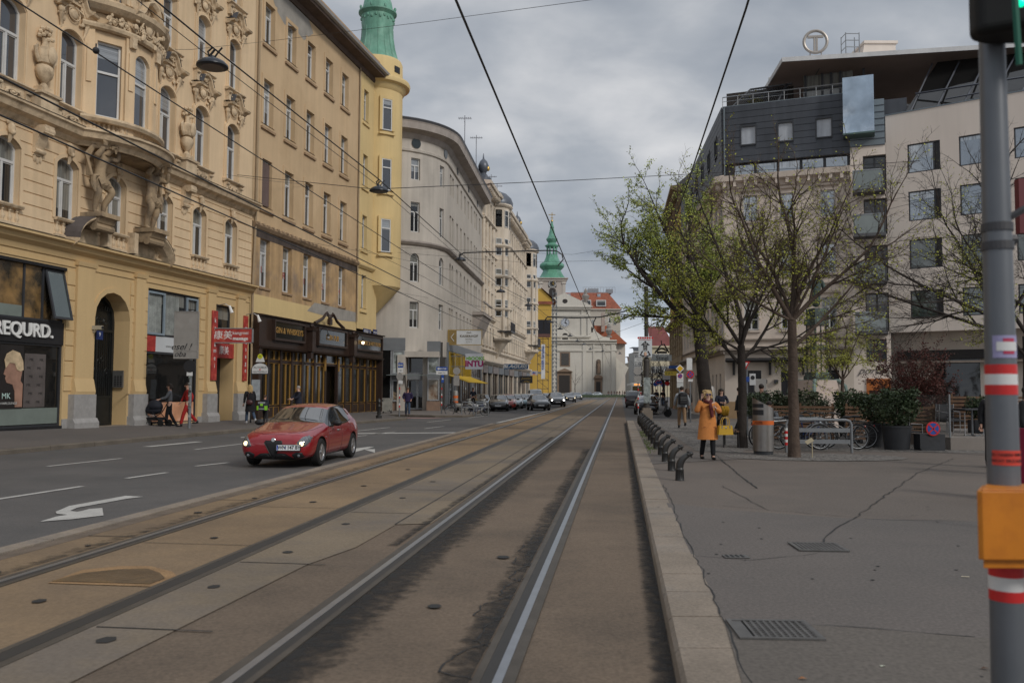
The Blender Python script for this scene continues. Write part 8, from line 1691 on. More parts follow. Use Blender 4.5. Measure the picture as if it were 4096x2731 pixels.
def disc(r_,th,mat,name,par,loc,rz=0,seg=24):k=MB();k.lathe((0,0,0),[(.001,0),(r_,0),(r_,th),(.001,th)],seg);k.xf(Matrix.Translation(loc)@Matrix.Rotation(rz,4,'Z')@Matrix.Rotation(R(90),4,'X'));return k.build(name,mat,par)
disc(.18,.02,sred,'red_rim',t,(0,-.2,.56));disc(.145,.024,sblue,'blue_face',t,(0,-.2,.56));k=MB()
for a in(.785,-.785):k0=len(k.v);k.box(-.145,.145,-.25,-.243,-.016,.016);k.xf(Matrix.Translation((0,.02,.56))@Matrix.Rotation(a,4,'Y'),k0)
k.build('red_cross_bars',sred,t)
woodm=M('slat_wood',(.12,.065,.035),.75,.3,3,streak=.2)
for i,(x0,x1,y,lab) in enumerate([(7.4,9.4,25.2,'left part behind the bicycles'),(9.6,12.2,24.9,'middle part behind the round tubs'),(13.1,15.6,25.8,'right part by the chairs')]):
 t=thing('slat_fence','low brown wooden slat fence round the terrace, '+lab,'fence',(x0,y,.13),0,'slat fences of the terrace');k=MB()
 for j in range(9):k.box(0,x1-x0,0,.025,.12+.11*j+(.3 if i==2 else 0),.19+.11*j+(.3 if i==2 else 0))
 k.build('slats',woodm,t)
 for xx in(.03,(x1-x0)/2,x1-x0-.06):kk=MB();kk.box(xx,xx+.05,.026,.07,0,1.15+(.3 if i==2 else 0));kk.build('post',woodm,t)
t=thing('terrace_platform','low pale grey terrace platform under the black chairs','platform',(11.35,22.4,.13),-.05);k=MB();k.box(0,5,0,5,.0,.32);k.build('deck',M('platform_grey',(.21,.185,.165),.85,.12,1.5,fine=.1),t)
t=thing('glass_screen','clear glass screen standing on the edge of the terrace platform','screen',(11.35,22.45,.45));k=MB();k.box(0,.02,0,2.4,0,1.1);gm_=M('screen_glass',(.10,.11,.115),.05,.05,1,ior=1.6);gm_.node_tree.nodes['Principled BSDF'].inputs['Alpha'].default_value=.18;k.build('pane',gm_,t);k=MB();k.box(-.01,.03,-.03,0,0,1.12);k.build('frame',galv,t)
def cafe_chair():
 t=thing('cafe_chair','x','chair',(0,0,0));k=MB();k.box(-.22,.22,-.22,.22,.40,.43);k.build('seat',potm,t);k=MB();
 for i in range(5):k.box(-.21,.21,.19,.215,.47+.075*i,.53+.075*i)
 k.build('backrest',potm,t);k=MB()
 for s in(-1,1):k.tube([(s*.24,-.2,0),(s*.24,-.2,.62),(s*.24,.18,.64)],.013,6);k.tube([(s*.22,.24,0),(s*.22,.2,.85)],.013,6)
 k.build('legs',M('chair_alu',(.4,.4,.41),.35,metal=.8),t);return t
c0=cafe_chair();cp=[(11.9,23.4,.2,'nearest, left of the table'),(13.0,23.2,-2.9,'right of the front table'),(12.4,24.6,.4,'behind the front table'),(13.9,24.4,2.8,'farther right by the wooden fence'),(10.85,23.6,1.9,'leaning beside the no-stopping sign trough'),(14.6,23.0,.1,'at the right edge near the signal pole')]
for i,(x,y,a,l) in enumerate(cp):
 lab='black cafe chair with metal legs, '+l;z=.45 if x>11.4 else.13
 if i==0:c0.location=(x,y,z);c0.rotation_euler=(0,0,a);c0['label']=lab;c0['group']='cafe chairs on the terrace'
 else:dup(c0,(x,y,z),a,lab,'cafe chairs on the terrace')
for i,(x,y,l) in enumerate([(12.45,23.4,'front'),(13.6,25.0,'rear')]):
 t=thing('cafe_table','dark square cafe table, the '+l+' one on the platform','table',(x,y,.45));k=MB();k.box(-.38,.38,-.38,.38,.70,.73);k.build('table_top',potm,t);k=MB();k.tube([(0,0,.02),(0,0,.7)],.03,8);k.box(-.22,.22,-.03,.03,0,.03);k.box(-.03,.03,-.22,.22,0,.03);k.build('leg',galv,t)
px_=at(4005,1560,3.2);SPX,SPY=px_.x,px_.y
t=thing('traffic_signal_pole','grey signal pole with red and white bands, orange button box and black signal head','traffic signal',(SPX,SPY,.13),0)
pm=M('pole_paint_grey',(.13,.14,.155),.42,.12,3,metal=.35,streak=.1,spec=.5)
def rz_(z):return.0625-.0062*(z)
k=MB();k.lathe((0,0,0),[(rz_(0),-.1),(rz_(1.6),1.6),(rz_(3.6),3.6)],32);k.build('pole',pm,t,smooth='auto')
def band(z0,z1,mat,name):
 k=MB();k.lathe((0,0,0),[(rz_(z0)+.001,z0),(rz_(z0)+.0015,z0),(rz_(z1)+.0015,z1),(rz_(z1)+.001,z1)],32);return k.build(name,mat,t,smooth='auto')
def pz(py):return at(4005,py,3.14).z-.13
for a,b,m_ in((1456,1495,sred),(1495,1538,swht),(1538,1578,sred)):band(pz(b),pz(a),m_,'reflective_band')
for a,b,m_ in((2273,2314,sred),(2314,2369,swht),(2369,2412,sred)):band(pz(b),pz(a),m_,'reflective_band')
def sticker(z0,z1,a0,a1,mat,name,off=.0025):
 k=MB();n_=10;k.add([((rz_(z)+off)*math.cos(a0+(a1-a0)*i/n_),(rz_(z)+off)*math.sin(a0+(a1-a0)*i/n_),z) for z in(z0,z1) for i in range(n_+1)],[(i,i+1,n_+2+i,n_+1+i) for i in range(n_)]);return k.build(name,mat,t,smooth=True)
sticker(pz(1430),pz(1340),-2.55,-.75,M('sticker_lilac',(.30,.28,.45),.5),'sticker');
sticker(pz(1415),pz(1352),-1.9,-1.15,M('sticker_pink',(.40,.03,.08),.5),'sticker_lips',.004);sticker(pz(1402),pz(1366),-2.3,-.95,swht,'sticker_teeth',.005)
st_=sticker(pz(1862),pz(1802),-2.75,-.65,M('sticker_red',(.55,.05,.03),.5),'sticker')
zt_=(pz(1862)+pz(1802))/2
def wraptext(s,z,size,a_mid,mat):
 o=text(s,size,mat,st_,(0,0,0),(0,0,0),ext=.0004);me=o.data
 for v in me.vertices:
  x,y,zz2=v.co;a=a_mid+x/.062;rr2=rz_(z)+.0035+zz2;v.co=(rr2*math.cos(a),rr2*math.sin(a),z+y)
 return o
wraptext('ZU HABEN WIR ES',zt_+.011,.0165,-1.7,blackp);wraptext('NICHT ERZOGEN',zt_-.011,.0165,-1.75,blackp)
k=MB();
bw0,bw1=at(3893,2000,3.05).x-SPX,.20
pts=[(bw0+.008,-.16),(bw0+.02,-.172),(bw1,-.172),(bw1,.03),(bw0+.13,.03)];k.prism_z(pts,pz(2215)+.0,pz(1950));k.prism_z([(bw0+.022,-.165),(bw1,-.165),(bw1,.02),(bw0+.14,.02)],pz(1950),pz(1943));k.prism_z([(bw0+.03,-.15),(bw1,-.15),(bw1,.02),(bw0+.15,.02)],pz(2252),pz(2215))
bo=k.build('button_box',M('box_orange',(.52,.175,.012),.4,.15,5,col2=(.40,.12,.01)),t);bv=bo.modifiers.new('b','BEVEL');bv.width=.008;bv.segments=3
k=MB();k.tube([(rz_(2.2)-.01,0,2.06),(rz_(2.2)+.02,0,2.06)],.02,8);k.lathe((0,0,2.02),[(.056,0),(.056,.03)],24);k.lathe((0,0,2.09),[(.055,0),(.055,.03)],24);k.tube([(.02,-.02,2.13),(.20,-.06,2.24),(.5,-.08,2.42)],.014,6);k.build('bracket',M('bracket_dark',(.05,.05,.055),.5),t)
hx=at(3955,60,3.0);k=MB();zb=at(3900,85,2.95).z-.13
k.prism_z([(-.14,-.16),(.02,-.24),(.42,-.20),(.42,-.06),(-.06,-.04),(-.13,-.07)],zb-.005,zb+.95);sh_=k.build('signal_head',M('signal_black',(.004,.004,.004),.7),t);bv=sh_.modifiers.new('b','BEVEL');bv.width=.03;bv.segments=4
gl=at(4082,18,2.85);k=MB();k.ell((gl.x-SPX+.02,gl.y-SPY+.03,gl.z-.13+.02),(.014,.012,.016),10,8);k.build('green_lens',M('green_lit',(.0,.85,.42),.3,0,1,emit=1.6),t)
k=MB();k.tube([(gl.x-SPX-.0,gl.y-SPY+.03,gl.z-.1),(gl.x-SPX+.02,gl.y-SPY+.05,gl.z-.32)],.012,6);k.build('side_visor',M('visor_green',(.0,.10,.06),.4),t)
t=thing('advert_stand','deep red standing board at the right edge behind the signal pole','board',tuple(at(4085,1700,12).xy)+(.13,),.3);k=MB();k.box(-.03,.03,-.4,.4,0,1.0);k.build('board',M('board_red',(.22,.01,.04),.5),t)
p=at(4098,800,9);t=thing('hanging_sign','plain dark red sign panel at the upper right picture edge','sign',(p.x,p.y,0),0);k=MB();k.box(-.08,.5,-.04,.04,at(4080,935,9).z,at(4080,718,9).z);k.build('panel',M('panel_darkred',(.10,.006,.012),.5),t);k=MB();k.tube([(.45,0,.13),(.45,0,at(4080,935,9).z)],.04,8);k.build('post',galv,t)
def onb(px,py,z=.13):v=gp(px,py,z);return v
v=onb(757,1712);t=thing('sign_back_board','large grey board seen from behind with scrawled letters, on the post by the red man','sign',(v.x,v.y,.13),0)
H_=lambda px,py:at(px,py,v.y).z-.13
def X_(px):return at(px,1500,v.y).x-v.x
k=MB();k.tube([(0,0,0),(0,0,H_(757,1242))],.06,10);k.build('post',galv,t)
k=MB();k.box(X_(697),X_(795),-.12,-.06,H_(757,1435),H_(757,1246));ring(k,contour(X_(697),X_(795),H_(757,1435),H_(757,1246),0),contour(X_(697)+.03,X_(795)-.03,H_(757,1435)+.03,H_(757,1246)-.03,0),-.14,-.12);k.box(X_(697)+.03,X_(795)-.03,-.135,-.12,H_(757,1405),H_(757,1400));k.build('board',sgrey,t)
text('esel !',.36,blackp,t,(X_(725),-.128,H_(757,1388)),ext=.003,shear=.4);text('oba',.3,blackp,t,(X_(722),-.128,H_(757,1417)),ext=.003,shear=.4)
disc(.23,.02,blackp,'round_sign_back',t,(0,-.1,H_(757,1465)));k=MB();k.box(-.11,.11,-.11,-.09,H_(757,1503),H_(757,1487));k.build('small_plate',swht,t);k=MB();q=random.Random(3)
for i in range(12):z=q.uniform(.4,1.9);k.box(-.05,.05,-.066,-.06,z,z+q.uniform(.03,.09))
k.build('stickers',M('sticker_mix',(.3,.3,.28),.6,.6,8,col2=(.05,.15,.12)),t)
v=onb(1065,1690);t=thing('bus_stop_sign','bus stop post with arched white AUTOBUS HALTESTELLE plate and yellow H','sign',(v.x-.25,v.y,.13),0)
k=MB();k.tube([(-.45,0,0),(-.45,0,2.35)],.035,8);k.tube([(.28,0,0),(.28,0,2.3)],.03,8);k.build('posts',wfb,t)
zt2=at(1048,1470,v.y).z-.13;k=MB();k.prism_y([(-.45,zt2-.3),(.33,zt2-.3)]+[(-.06+.40*math.cos(a),zt2-.12+.33*math.sin(a)) for a in[i*math.pi/12 for i in range(13)]],-.06,-.03);bo=k.build('arched_plate',wfb,t);k=MB();k.prism_y([(-.41,zt2-.26),(.29,zt2-.26)]+[(-.06+.355*math.cos(a),zt2-.10+.29*math.sin(a)) for a in[i*math.pi/12 for i in range(13)]],-.07,-.055);k.build('white_face',swht,bo)
text('AUTOBUS',.13,blackp,bo,(-.06,-.075,zt2+.0),ext=.002);text('HALTESTELLE',.105,blackp,bo,(-.06,-.075,zt2-.19),ext=.002);k=MB();k.ell((-.06,-.07,zt2-.09),(.035,.01,.035),8,5);k.build('crest',sred,bo)
k=MB();k.prism_y([(-.26,zt2+.25),(.14,zt2+.25),(.06,zt2+.48),(-.06,zt2+.62),(-.18,zt2+.48)],-.06,-.03);b2=k.build('crown_plate',swht,t);disc(.11,.02,M('h_yellow',(.55,.55,.02),.5),'yellow_disc',b2,(-.06,-.06,zt2+.5));text('H',.16,_M['paint_green'] if 'paint_green' in _M else M('paint_green',(.02,.12,.04),.5),b2,(-.06,-.085,zt2+.5),ext=.002)
k=MB();k.box(-.42,-.05,-.05,-.02,1.0,1.9);k.build('timetable',M('timetable_grey',(.30,.33,.35),.4,.3,6),t)
t=thing('bollard','black cast iron bollard with round cap at the end of the left pavement','bollard',(-6.95,45.3,.13));k=MB();k.lathe((0,0,0),[(.16,0),(.16,.12),(.10,.16),(.085,.6),(.10,.62),(.08,.66),(.08,.8),(.11,.84),(.1,.92),(.06,.97),(.02,1.02)],12);k.build('post',blk,t,smooth='auto')
v=gp(1540,1652,.13);t=thing('utility_box','small scribbled grey metal box beside the corner bollard','box',(v.x+.1,v.y+.3,.13));k=MB();k.box(-.3,.3,-.2,.2,.1,.95);k.build('box_body',M('box_graffiti',(.25,.24,.21),.7,.3,3,col2=(.04,.04,.04),c2lo=.55,c2hi=.6),t);k=MB();[k.box(-.28+.5*i,-.22+.5*i,-.15,.15,0,.1) for i in range(2)];k.build('feet',blk,t)
def signpost(label,px,py,hpx,signs,bands=True,yaw=0):
 v=gp(px,py,.13);d=v.y;z=lambda q:at(px,q,d).z-.13;xx=lambda q:at(q,1500,d).x-v.x
 t=thing('sign_post',label,'sign post',(v.x,v.y,.13),yaw);k=MB();k.tube([(0,0,0),(0,0,z(hpx))],.035,8);k.build('post',galv,t)
 if bands:
  for i,zz in enumerate((.5,.62,1.0,1.12,1.5)):k=MB();k.lathe((0,0,zz),[(.039,0),(.039,.12)],8);k.build('reflective_band',sred if i%2==0 else swht,t)
 for s in signs:
  kind,x0,x1,y0,y1=s[:5];mat=s[5]
  if kind=='r':k=MB();k.box(xx(x0),xx(x1),-.075,-.05,z(y1),z(y0));o=k.build('plate',mat,t)
  elif kind=='c':o=disc((xx(x1)-xx(x0))/2,.02,mat,'plate',t,((xx(x0)+xx(x1))/2,-.05,z((y0+y1)/2)))
  elif kind=='d':r2_=(xx(x1)-xx(x0))/2;cx,cz=(xx(x0)+xx(x1))/2,z((y0+y1)/2);k=MB();k.prism_y([(cx-r2_,cz),(cx,cz-r2_),(cx+r2_,cz),(cx,cz+r2_)],-.075,-.05);o=k.build('plate',mat,t)
  if len(s)>6:s[6](o,(xx(x0)+xx(x1))/2,z((y0+y1)/2),xx(x1)-xx(x0),z(y0)-z(y1))
 return t
def arrow_l(txt):
 def f(o,cx,cz,w_,h):
  k=MB();k.prism_y([(cx-w_*.44,cz),(cx-w_*.25,cz+h*.36),(cx-w_*.25,cz+h*.14),(cx+w_*.4,cz+h*.14),(cx+w_*.4,cz-h*.14),(cx-w_*.25,cz-h*.14),(cx-w_*.25,cz-h*.36)],-.09,-.076);a=k.build('white_arrow',swht,o);text(txt,h*.28,blackp,o,(cx+w_*.08,-.092,cz),ext=.002)
 return f
def tx(s_,sz,mat=None):
 return lambda o,cx,cz,w_,h:text(s_,sz*h,mat or blackp,o,(cx,-.08,cz),ext=.002)
def band_diag(o,cx,cz,w_,h):
 disc(w_*.36,.006,sblue,'blue_face',o,(cx,-.072,cz));k=MB();k0=0;k.box(-w_*.36,w_*.36,-.085,-.079,-w_*.05,w_*.05);k.xf(Matrix.Translation((cx,0,cz))@Matrix.Rotation(.785,4,'Y'));k.build('red_bar',sred,o)
def cross_(o,cx,cz,w_,h):
 band_diag(o,cx,cz,w_,h);k=MB();k.box(-w_*.36,w_*.36,-.086,-.08,-w_*.05,w_*.05);k.xf(Matrix.Translation((cx,0,cz))@Matrix.Rotation(-.785,4,'Y'));k.build('red_bar',sred,o)
signpost('post with a blue one-way sign and white truck plate at the near corner',1597,1666,1445,[('r',1588,1586,1450,1451,sblue)][:0]+[('r',1592,1613,1451,1470,sblue,arrow_l('EINBAHN')),('r',1592,1613,1471,1490,swht,tx('ausgen.',.3)),('c',1586,1614,1493,1520,sgrey),('r',1594,1612,1521,1535,swht)])
signpost('post with a wide blue EINBAHN sign and a bicycle exception plate',1766,1654,1467,[('r',1745,1790,1467,1482,sblue,arrow_l('EINBAHN')),('r',1745,1790,1483,1498,swht,tx('ausgen. o-o',.42)),('r',1766,1776,1499,1530,sblue,tx('▲',.3,swht))],)
t=signpost('post with round sign back and an orange litter bin',1823,1651,1470,[('c',1812,1842,1469,1498,sgrey),('r',1815,1838,1501,1542,sgrey)],False)
v=gp(1823,1651,.13);t=thing('litter_bin','small grey litter bin with orange bands on a post by the yellow awnings','litter bin',(v.x,v.y-.25,.13));t.scale=(.7,.7,.8);k=MB();k.lathe((0,0,.75),[(.2,0),(.23,.15),(.23,.85),(.2,1.0),(.1,1.05)],14);k.build('body',sgrey,t,smooth='auto');k=MB();k.lathe((0,0,.82),[(.235,0),(.235,.14)],14);k.lathe((0,0,1.2),[(.235,0),(.235,.2)],14);k.build('orange_band',_M['band_orange'],t)
def scooter(label,loc,rz,body,cat='motor scooter',sc_=.9):
 t=thing('motor_scooter',label,cat,loc,rz);t.scale=(sc_,)*3
 for x in(-.62,.62):k=MB();k.lathe((0,0,0),[(.1,-.05),(.25,-.05),(.27,0),(.25,.05),(.1,.05)],20);k.xf(Matrix.Translation((x,0,.27))@Matrix.Rotation(R(90),4,'X'));w_=k.build('wheel',tyre,t,smooth='auto');k=MB();k.lathe((0,0,0),[(.02,-.04),(.14,-.04),(.14,.04),(.02,.04)],12);k.xf(Matrix.Translation((x,0,.27))@Matrix.Rotation(R(90),4,'X'));k.build('hub',rimm,w_)
 k=MB();k.ell((-.45,0,.55),(.42,.17,.22),14,8);k.prism_y([(-.35,.3),(.25,.26),(.42,.5),(.52,.95),(.60,.95),(.55,.4),(.3,.2),(-.35,.22)],-.17,.17);k.ell((.62,0,.5),(.2,.09,.14),10,6);k.tube([(.52,0,.9),(.60,0,.5),(.62,0,.3)],[.07,.06,.04],8);k.build('body',body,t,smooth='auto')
 k=MB();k.ell((-.35,0,.80),(.38,.13,.07),12,6);k.build('seat',plast,t,smooth='auto');k=MB();k.tube([(.42,-.32,1.02),(.5,-.12,1.05),(.52,0,1.0),(.5,.12,1.05),(.42,.32,1.02)],.02,6);k.ell((.55,0,1.02),(.09,.1,.09),8,6);k.build('handlebar',body,t,smooth='auto');k=MB();k.ell((.64,0,1.02),(.02,.07,.07),8,6);k.build('headlight',lampg,t)
 for s in(-1,1):k=MB();k.tube([(.45,s*.25,1.03),(.42,s*.33,1.2)],.008,4);k.ell((.42,s*.34,1.23),(.02,.06,.04),8,5);k.build('mirror',plast,t)
 return t
scooter('white retro motor scooter with black seat at the head of the parked row',(-2.3,60.3,.01),-.5,whitep)
scooter('second white scooter with helmet box behind the rack',(-3.4,61.6,.01),-.5,M('scooter_cream',(.45,.45,.42),.4))
p=gp(2628,1668);scooter('black motor scooter parked right of the tram mast',(p.x+.1,p.y+.2,.01),-.35,blackp_,sc_=.95);p=gp(2560,1652);scooter('black scooter with red front partly behind the tram mast',(p.x,p.y-.5,.01),-1.9,M('scooter_red',(.25,.01,.01),.3))
bicycle('black bicycle parked at the far left rack, left end',(-3.35,53.6,.02),-.15,_M['bike_black'],.05,group='bicycles at the far left rack');bicycle('dark bicycle parked at the far left rack, inside the hoops',(-2.15,53.9,.02),-.1,_M['bike_blue'],.03,group='bicycles at the far left rack')
t=thing('bicycle_rack','grey tubular rack at the far left kerb before the white scooter','bicycle rack',(-2.35,53.3,.01),-.08);k=MB();hoop(k,-.75,.0,0,.85);hoop(k,.15,.9,.1,.85);k.box(-.7,.85,.02,.05,.5,.6);k.build('hoops',galv,t)
v=Vector((6.45,44.2,0));mx_=at(2586,1500,44.2).x;t=thing('tram_mast','tall dark tram mast with an advertising board and stone base','mast',(mx_,44.2,0));zz=lambda py:at(2580,py,44.2).z
k=MB();k.tube([(0,0,.6),(0,0,zz(1440))],.15,14);k.tube([(0,0,zz(1440)),(0,0,zz(1145))],.105,12);k.lathe((0,0,zz(1440)-.1),[(.16,0),(.17,.1),(.11,.2)],12);k.lathe((0,0,zz(1295)),[(.11,0),(.13,.05),(.11,.1)],12);k.build('mast',M('mast_black',(.055,.05,.045),.6,.2,3),t,smooth='auto')
k=MB();k.box(-.27,.27,-.27,.27,0,.62);k.prism_z([(-.2,-.2),(.2,-.2),(.2,.2),(-.2,.2)],.62,.75);k.build('stone_base',M('base_stone',(.19,.16,.13),.9,.2,3,fine=.2),t)
k=MB();k.box(-.33,-.0+.02,-.0,.0,0,0) if False else None
bx0,bx1=at(2554,1400,44).x-mx_,at(2608,1400,44).x-mx_;k=MB();k.box(bx0,bx1,-.22,-.19,zz(1428),zz(1347));ab=k.build('advert_board',M('advert_white',(.52,.55,.57),.4,.05,2),t);bm_=bx0/2+bx1/2
text('●●●●●●●',.13,sred,ab,(bm_,-.225,zz(1353)),ext=.001);text('www.stadtwerbung.at',.07,sred,ab,(bm_,-.225,zz(1360)),ext=.001)
k=MB();zt3,zb3=zz(1364),zz(1403);k.prism_y([(bm_-.1,zb3),(bm_+.1,zb3),(bm_+.1,zt3-.22),(bm_+.23,zt3-.22),(bm_,zt3),(bm_-.23,zt3-.22),(bm_-.1,zt3-.22)],-.235,-.22);k.build('black_arrow',blackp,ab)
for i,s_ in enumerate(['AUF','EINEM','DER','BESTEN','WEG']):text(s_,[.11,.06,.06,.06,.11][i],swht,ab,(bm_,-.24,zt3-.13-.085*i),ext=.001)
k=MB();k.ell((bm_,-.22,zz(1418)),(.07,.03,.11),10,6);k.build('portrait_face',skin2,ab);k=MB();k.ell((bm_,-.205,zz(1416)),(.10,.03,.13),10,6);k.build('portrait_hair',h_blond,ab);k=MB();k.tube([(bm_-.05,-.23,zz(1425)),(bm_-.25,-.23,zz(1420)),(bm_-.14,-.23,zz(1405))],.035,6);k.tube([(bm_+.05,-.23,zz(1425)),(bm_+.25,-.23,zz(1420)),(bm_+.14,-.23,zz(1405))],.035,6);k.build('portrait_arms',blackp,ab)
k=MB();z0=zz(1160)
for x in(.35,.62):k.box(x,x+.1,-.1,.1,z0-.35,z0);k.tube([(0,0,z0-.1),(x,0,z0-.1)],.02,4)
k.box(.3,.8,-.05,.05,z0-.42,z0-.35);k.build('insulator_box',blk,t)
k=MB();k.box(-.17,.17,-.17,-.15,1.0,2.3);k.build('pasted_posters',M('poster_mix',(.25,.28,.27),.5,.5,6,col2=(.05,.06,.07)),t)
signpost('post with round and square sign backs left of the tram mast',2553,1668,1470,[('c',2534,2566,1467,1500,sgrey),('r',2535,2565,1503,1518,sgrey),('r',2537,2563,1519,1530,sgrey)])
def prio(o,cx,cz,w_,h):k=MB();r2_=w_*.36;k.prism_y([(cx-r2_,cz),(cx,cz-r2_),(cx+r2_,cz),(cx,cz+r2_)],-.085,-.076);k.build('yellow_face',syel,o)
def park(o,cx,cz,w_,h):
 disc(w_*.36,.01,sred,'red_rim',o,(cx,-.076,cz+h*.2));disc(w_*.28,.014,sblue,'blue_face',o,(cx,-.076,cz+h*.2));k=MB();k.box(-w_*.28,w_*.28,-.095,-.09,-w_*.04,w_*.04);k.xf(Matrix.Translation((cx,0,cz+h*.2))@Matrix.Rotation(.785,4,'Y'));k.build('red_bar',sred,o);text('Kurzparkzone',w_*.13,blackp,o,(cx,-.08,cz-h*.22),ext=.001)
signpost('post with yellow priority diamond above a white parking zone plate',2719,1700,1460,[('d',2702,2736,1457,1491,swht,prio),('r',2706,2732,1493,1528,swht,park),('r',2706,2732,1530,1550,M('plate_pale',(.45,.46,.45),.5))],False)
signpost('post with crossed blue no-stopping disc left of the big tree trunk',2762,1690,1430,[('r',2746,2768,1432,1480,swht),('c',2745,2775,1480,1515,sred,cross_),('r',2752,2770,1516,1526,swht)],False)
signpost('post with red-rimmed give-way sign and blue arrow disc by the second tree',2990,1740,1445,[('c',2978,2999,1495,1538,sblue),('r',2996,3020,1494,1540,swht,lambda o,cx,cz,w_,h:disc(w_*.35,.008,blackp,'grey_face',o,(cx,-.076,cz+h*.15)))],False)
v=gp(2990,1740,.13);z=lambda q:at(2980,q,v.y).z;t=thing('give_way_sign','white triangle with red rim half hidden by the second tree','sign',(v.x-.1,v.y-.12,0));k=MB();a,b,c=(-.1,z(1447)),(.2,z(1447)),(.02,z(1482));k.prism_y([(-.16,z(1446)),(.18,z(1446)),(.01,z(1483))],-.0,.02);k.build('red_rim',sred,t);k=MB();k.prism_y([(-.09,z(1451)),(.11,z(1451)),(.01,z(1472))],-.01,.0);k.build('white_face',swht,t)
def hsign(label,d,px0,px1,py0,py1,mat,parts,name='projecting_sign',edge=None):
 a,b=at(px0,py0,d),at(px1,py1,d);cx=(a.x+b.x)/2;t=thing(name,label,'sign',(cx,d,0));w_,h=b.x-a.x,a.z-b.z;k=MB();k.box(-w_/2,w_/2,-.1,.1,b.z,a.z);o=k.build('panel',mat,t)
 if edge:k=MB();ring(k,contour(-w_/2-.04,w_/2+.04,b.z-.04,a.z+.04,0),contour(-w_/2,w_/2,b.z,a.z,0),-.13,.13);k.build('frame',edge,t)
 for s_,sz,fx_,fz,m_,kw in parts:text(s_,sz*h,m_,o,(fx_*w_,-.105,b.z+fz*h),ext=.004,**kw)
 k=MB();k.box(-w_/2-1.1,-w_/2,-.03,.03,a.z-h*.2,a.z-h*.15);k.box(-w_/2-1.1,-w_/2,-.03,.03,b.z+h*.15,b.z+h*.2);k.build('brackets',galv,t);return t,w_,a.z,b.z
tan_=M('hotel_gold',(.25,.17,.06),.4,metal=.3)
t,w_,za,zb=hsign('white and gold hotel sign with a crown and an arrow pointing left',66.5,1794,1926,1321,1378,M('hotel_white',(.55,.56,.56),.4),[('KAISERHOF',.23,.12,.58,M('hotel_text',(.10,.075,.04),.5),{'bold':.008,'space':1.1}),('HOTEL',.16,.12,.36,M('hotel_text',()),{}),('* * * *',.16,.12,.16,M('hotel_text',()),{})],edge=gilt)
k=MB();k.box(-w_/2,-w_/4,-.11,-.1,zb,za);k.build('gold_panel',tan_,t);k=MB();zm=(za+zb)/2;k.tube([(-w_*.33,-.13,zm+.3),(-w_*.42,-.13,zm),(-w_*.33,-.13,zm-.3)],.03,4);k.build('arrow',swht,t);k=MB();k.tube([(w_*.05,-.11,za-.22),(w_*.07,-.11,za-.12),(w_*.12,-.11,za-.2),(w_*.17,-.11,za-.12),(w_*.19,-.11,za-.22),(w_*.05,-.11,za-.22)],.014,4);k.build('crown',M('hotel_text',()),t)
hsign('square white bookshop sign with green BOOKS and dark pink INTU',66,1862,1932,1414,1477,M('book_white',(.47,.49,.53),.4),[('BOOKS',.31,.12,.68,M('book_green',(.14,.35,.03),.5),{'bold':.012}),('INTU',.5,.0,.34,M('book_pink',(.27,.01,.10),.5),{'bold':.03}),('▶',.2,-.38,.68,M('book_green',()),{})])
hsign('long blue sign with slanted white BLAGUSS lettering',92,2016,2113,1455,1476,M('coach_blue',(.015,.09,.22),.4),[('BLAGUSS',.85,-.06,.5,swht,{'shear':.3,'bold':.02,'sx':1.35})])
hsign('small white pharmacy-like sign reading dm over an orange and red swoosh',118,2122,2150,1483,1500,M('dm_white',(.45,.42,.42),.4),[('dm',.6,.0,.55,sblue,{'bold':.02}),('~',.8,0,.2,_M['band_orange'],{'bold':.03})])
hsign('tall white vertical sign reading KAISER Geruestbau on the scaffolding',200,2165,2180,1377,1515,M('vert_white',(.55,.55,.55),.5),[],)
v=at(2172,1440,199.8);t=thing('banner_lettering','dark blue vertical lettering KAISER Gerüstbau on the white banner','lettering',(v.x,v.y,0));o=text('KAISER Gerüstbau',.72,sblue,t,(0,0,at(2172,1430,199.8).z),(R(90),R(-90),0),ext=.01,bold=.01)
hsign('black sign with gold script Juwelier near the end of the left row',112,2078,2130,1503,1532,blackp,[('Juwelier',.4,0,.65,gilt,{'shear':.4}),('...antur',.4,0,.25,gilt,{'shear':.4})])
for i,(px,py,d) in enumerate([(2130,1297,135),(2440,1283,150)]):
 p=at(px,py,d);t=thing('tram_marker_sign','small white sign with a black letter E '+['over the left side of the street','hanging right of the church chimney'][i],'sign',(p.x,p.y,p.z));k=MB();k.box(-.35,.35,-.02,.02,-.5,.5);k.build('plate',swht,t);text('E',.9,blackp,t,(0,-.03,0),ext=.01,bold=.03)
t,w_,za,zb=hsign('pale sign reading Stingl below a small roof emblem, right of the tram mast',60,2609,2686,1419,1444,M('stingl_pale',(.42,.46,.46),.5),[('Stingl',.95,0,.45,blackp,{})])
k=MB();k.tube([(-.5,0,za+.1),(-.1,0,za+.65),(.15,0,za+.75),(.5,0,za+.15)],.05,4);k.box(-.35,.35,-.03,.03,za+.1,za+.25);k.tube([(-.45,0,za+.25),(0,0,za+.45),(.45,0,za+.25)],.05,4);k.tube([(0,0,za+.7),(-.05,0,za+1.0)],.03,4);k.build('roof_emblem',blackp,t)
hsign('blue rectangular shop sign behind the priority diamond',56,2675,2710,1462,1474,sblue,[('ALTHOF',.5,-.1,.5,M('sign_paleblue',(.1,.25,.5),.5),{})])
hsign('yellow sign reading LAT next to the priority diamond',54,2659,2708,1484,1502,M('lat_yellow',(.55,.42,.06),.5),[('L A T',.7,-.15,.45,M('lat_text',(.1,.12,.05),.5),{})])
hsign('white shop sign with a small red motif under the yellow LAT sign',58,2651,2680,1498,1518,M('shop_white',(.40,.40,.41),.5),[('~ ~',.3,0,.3,sred,{})])
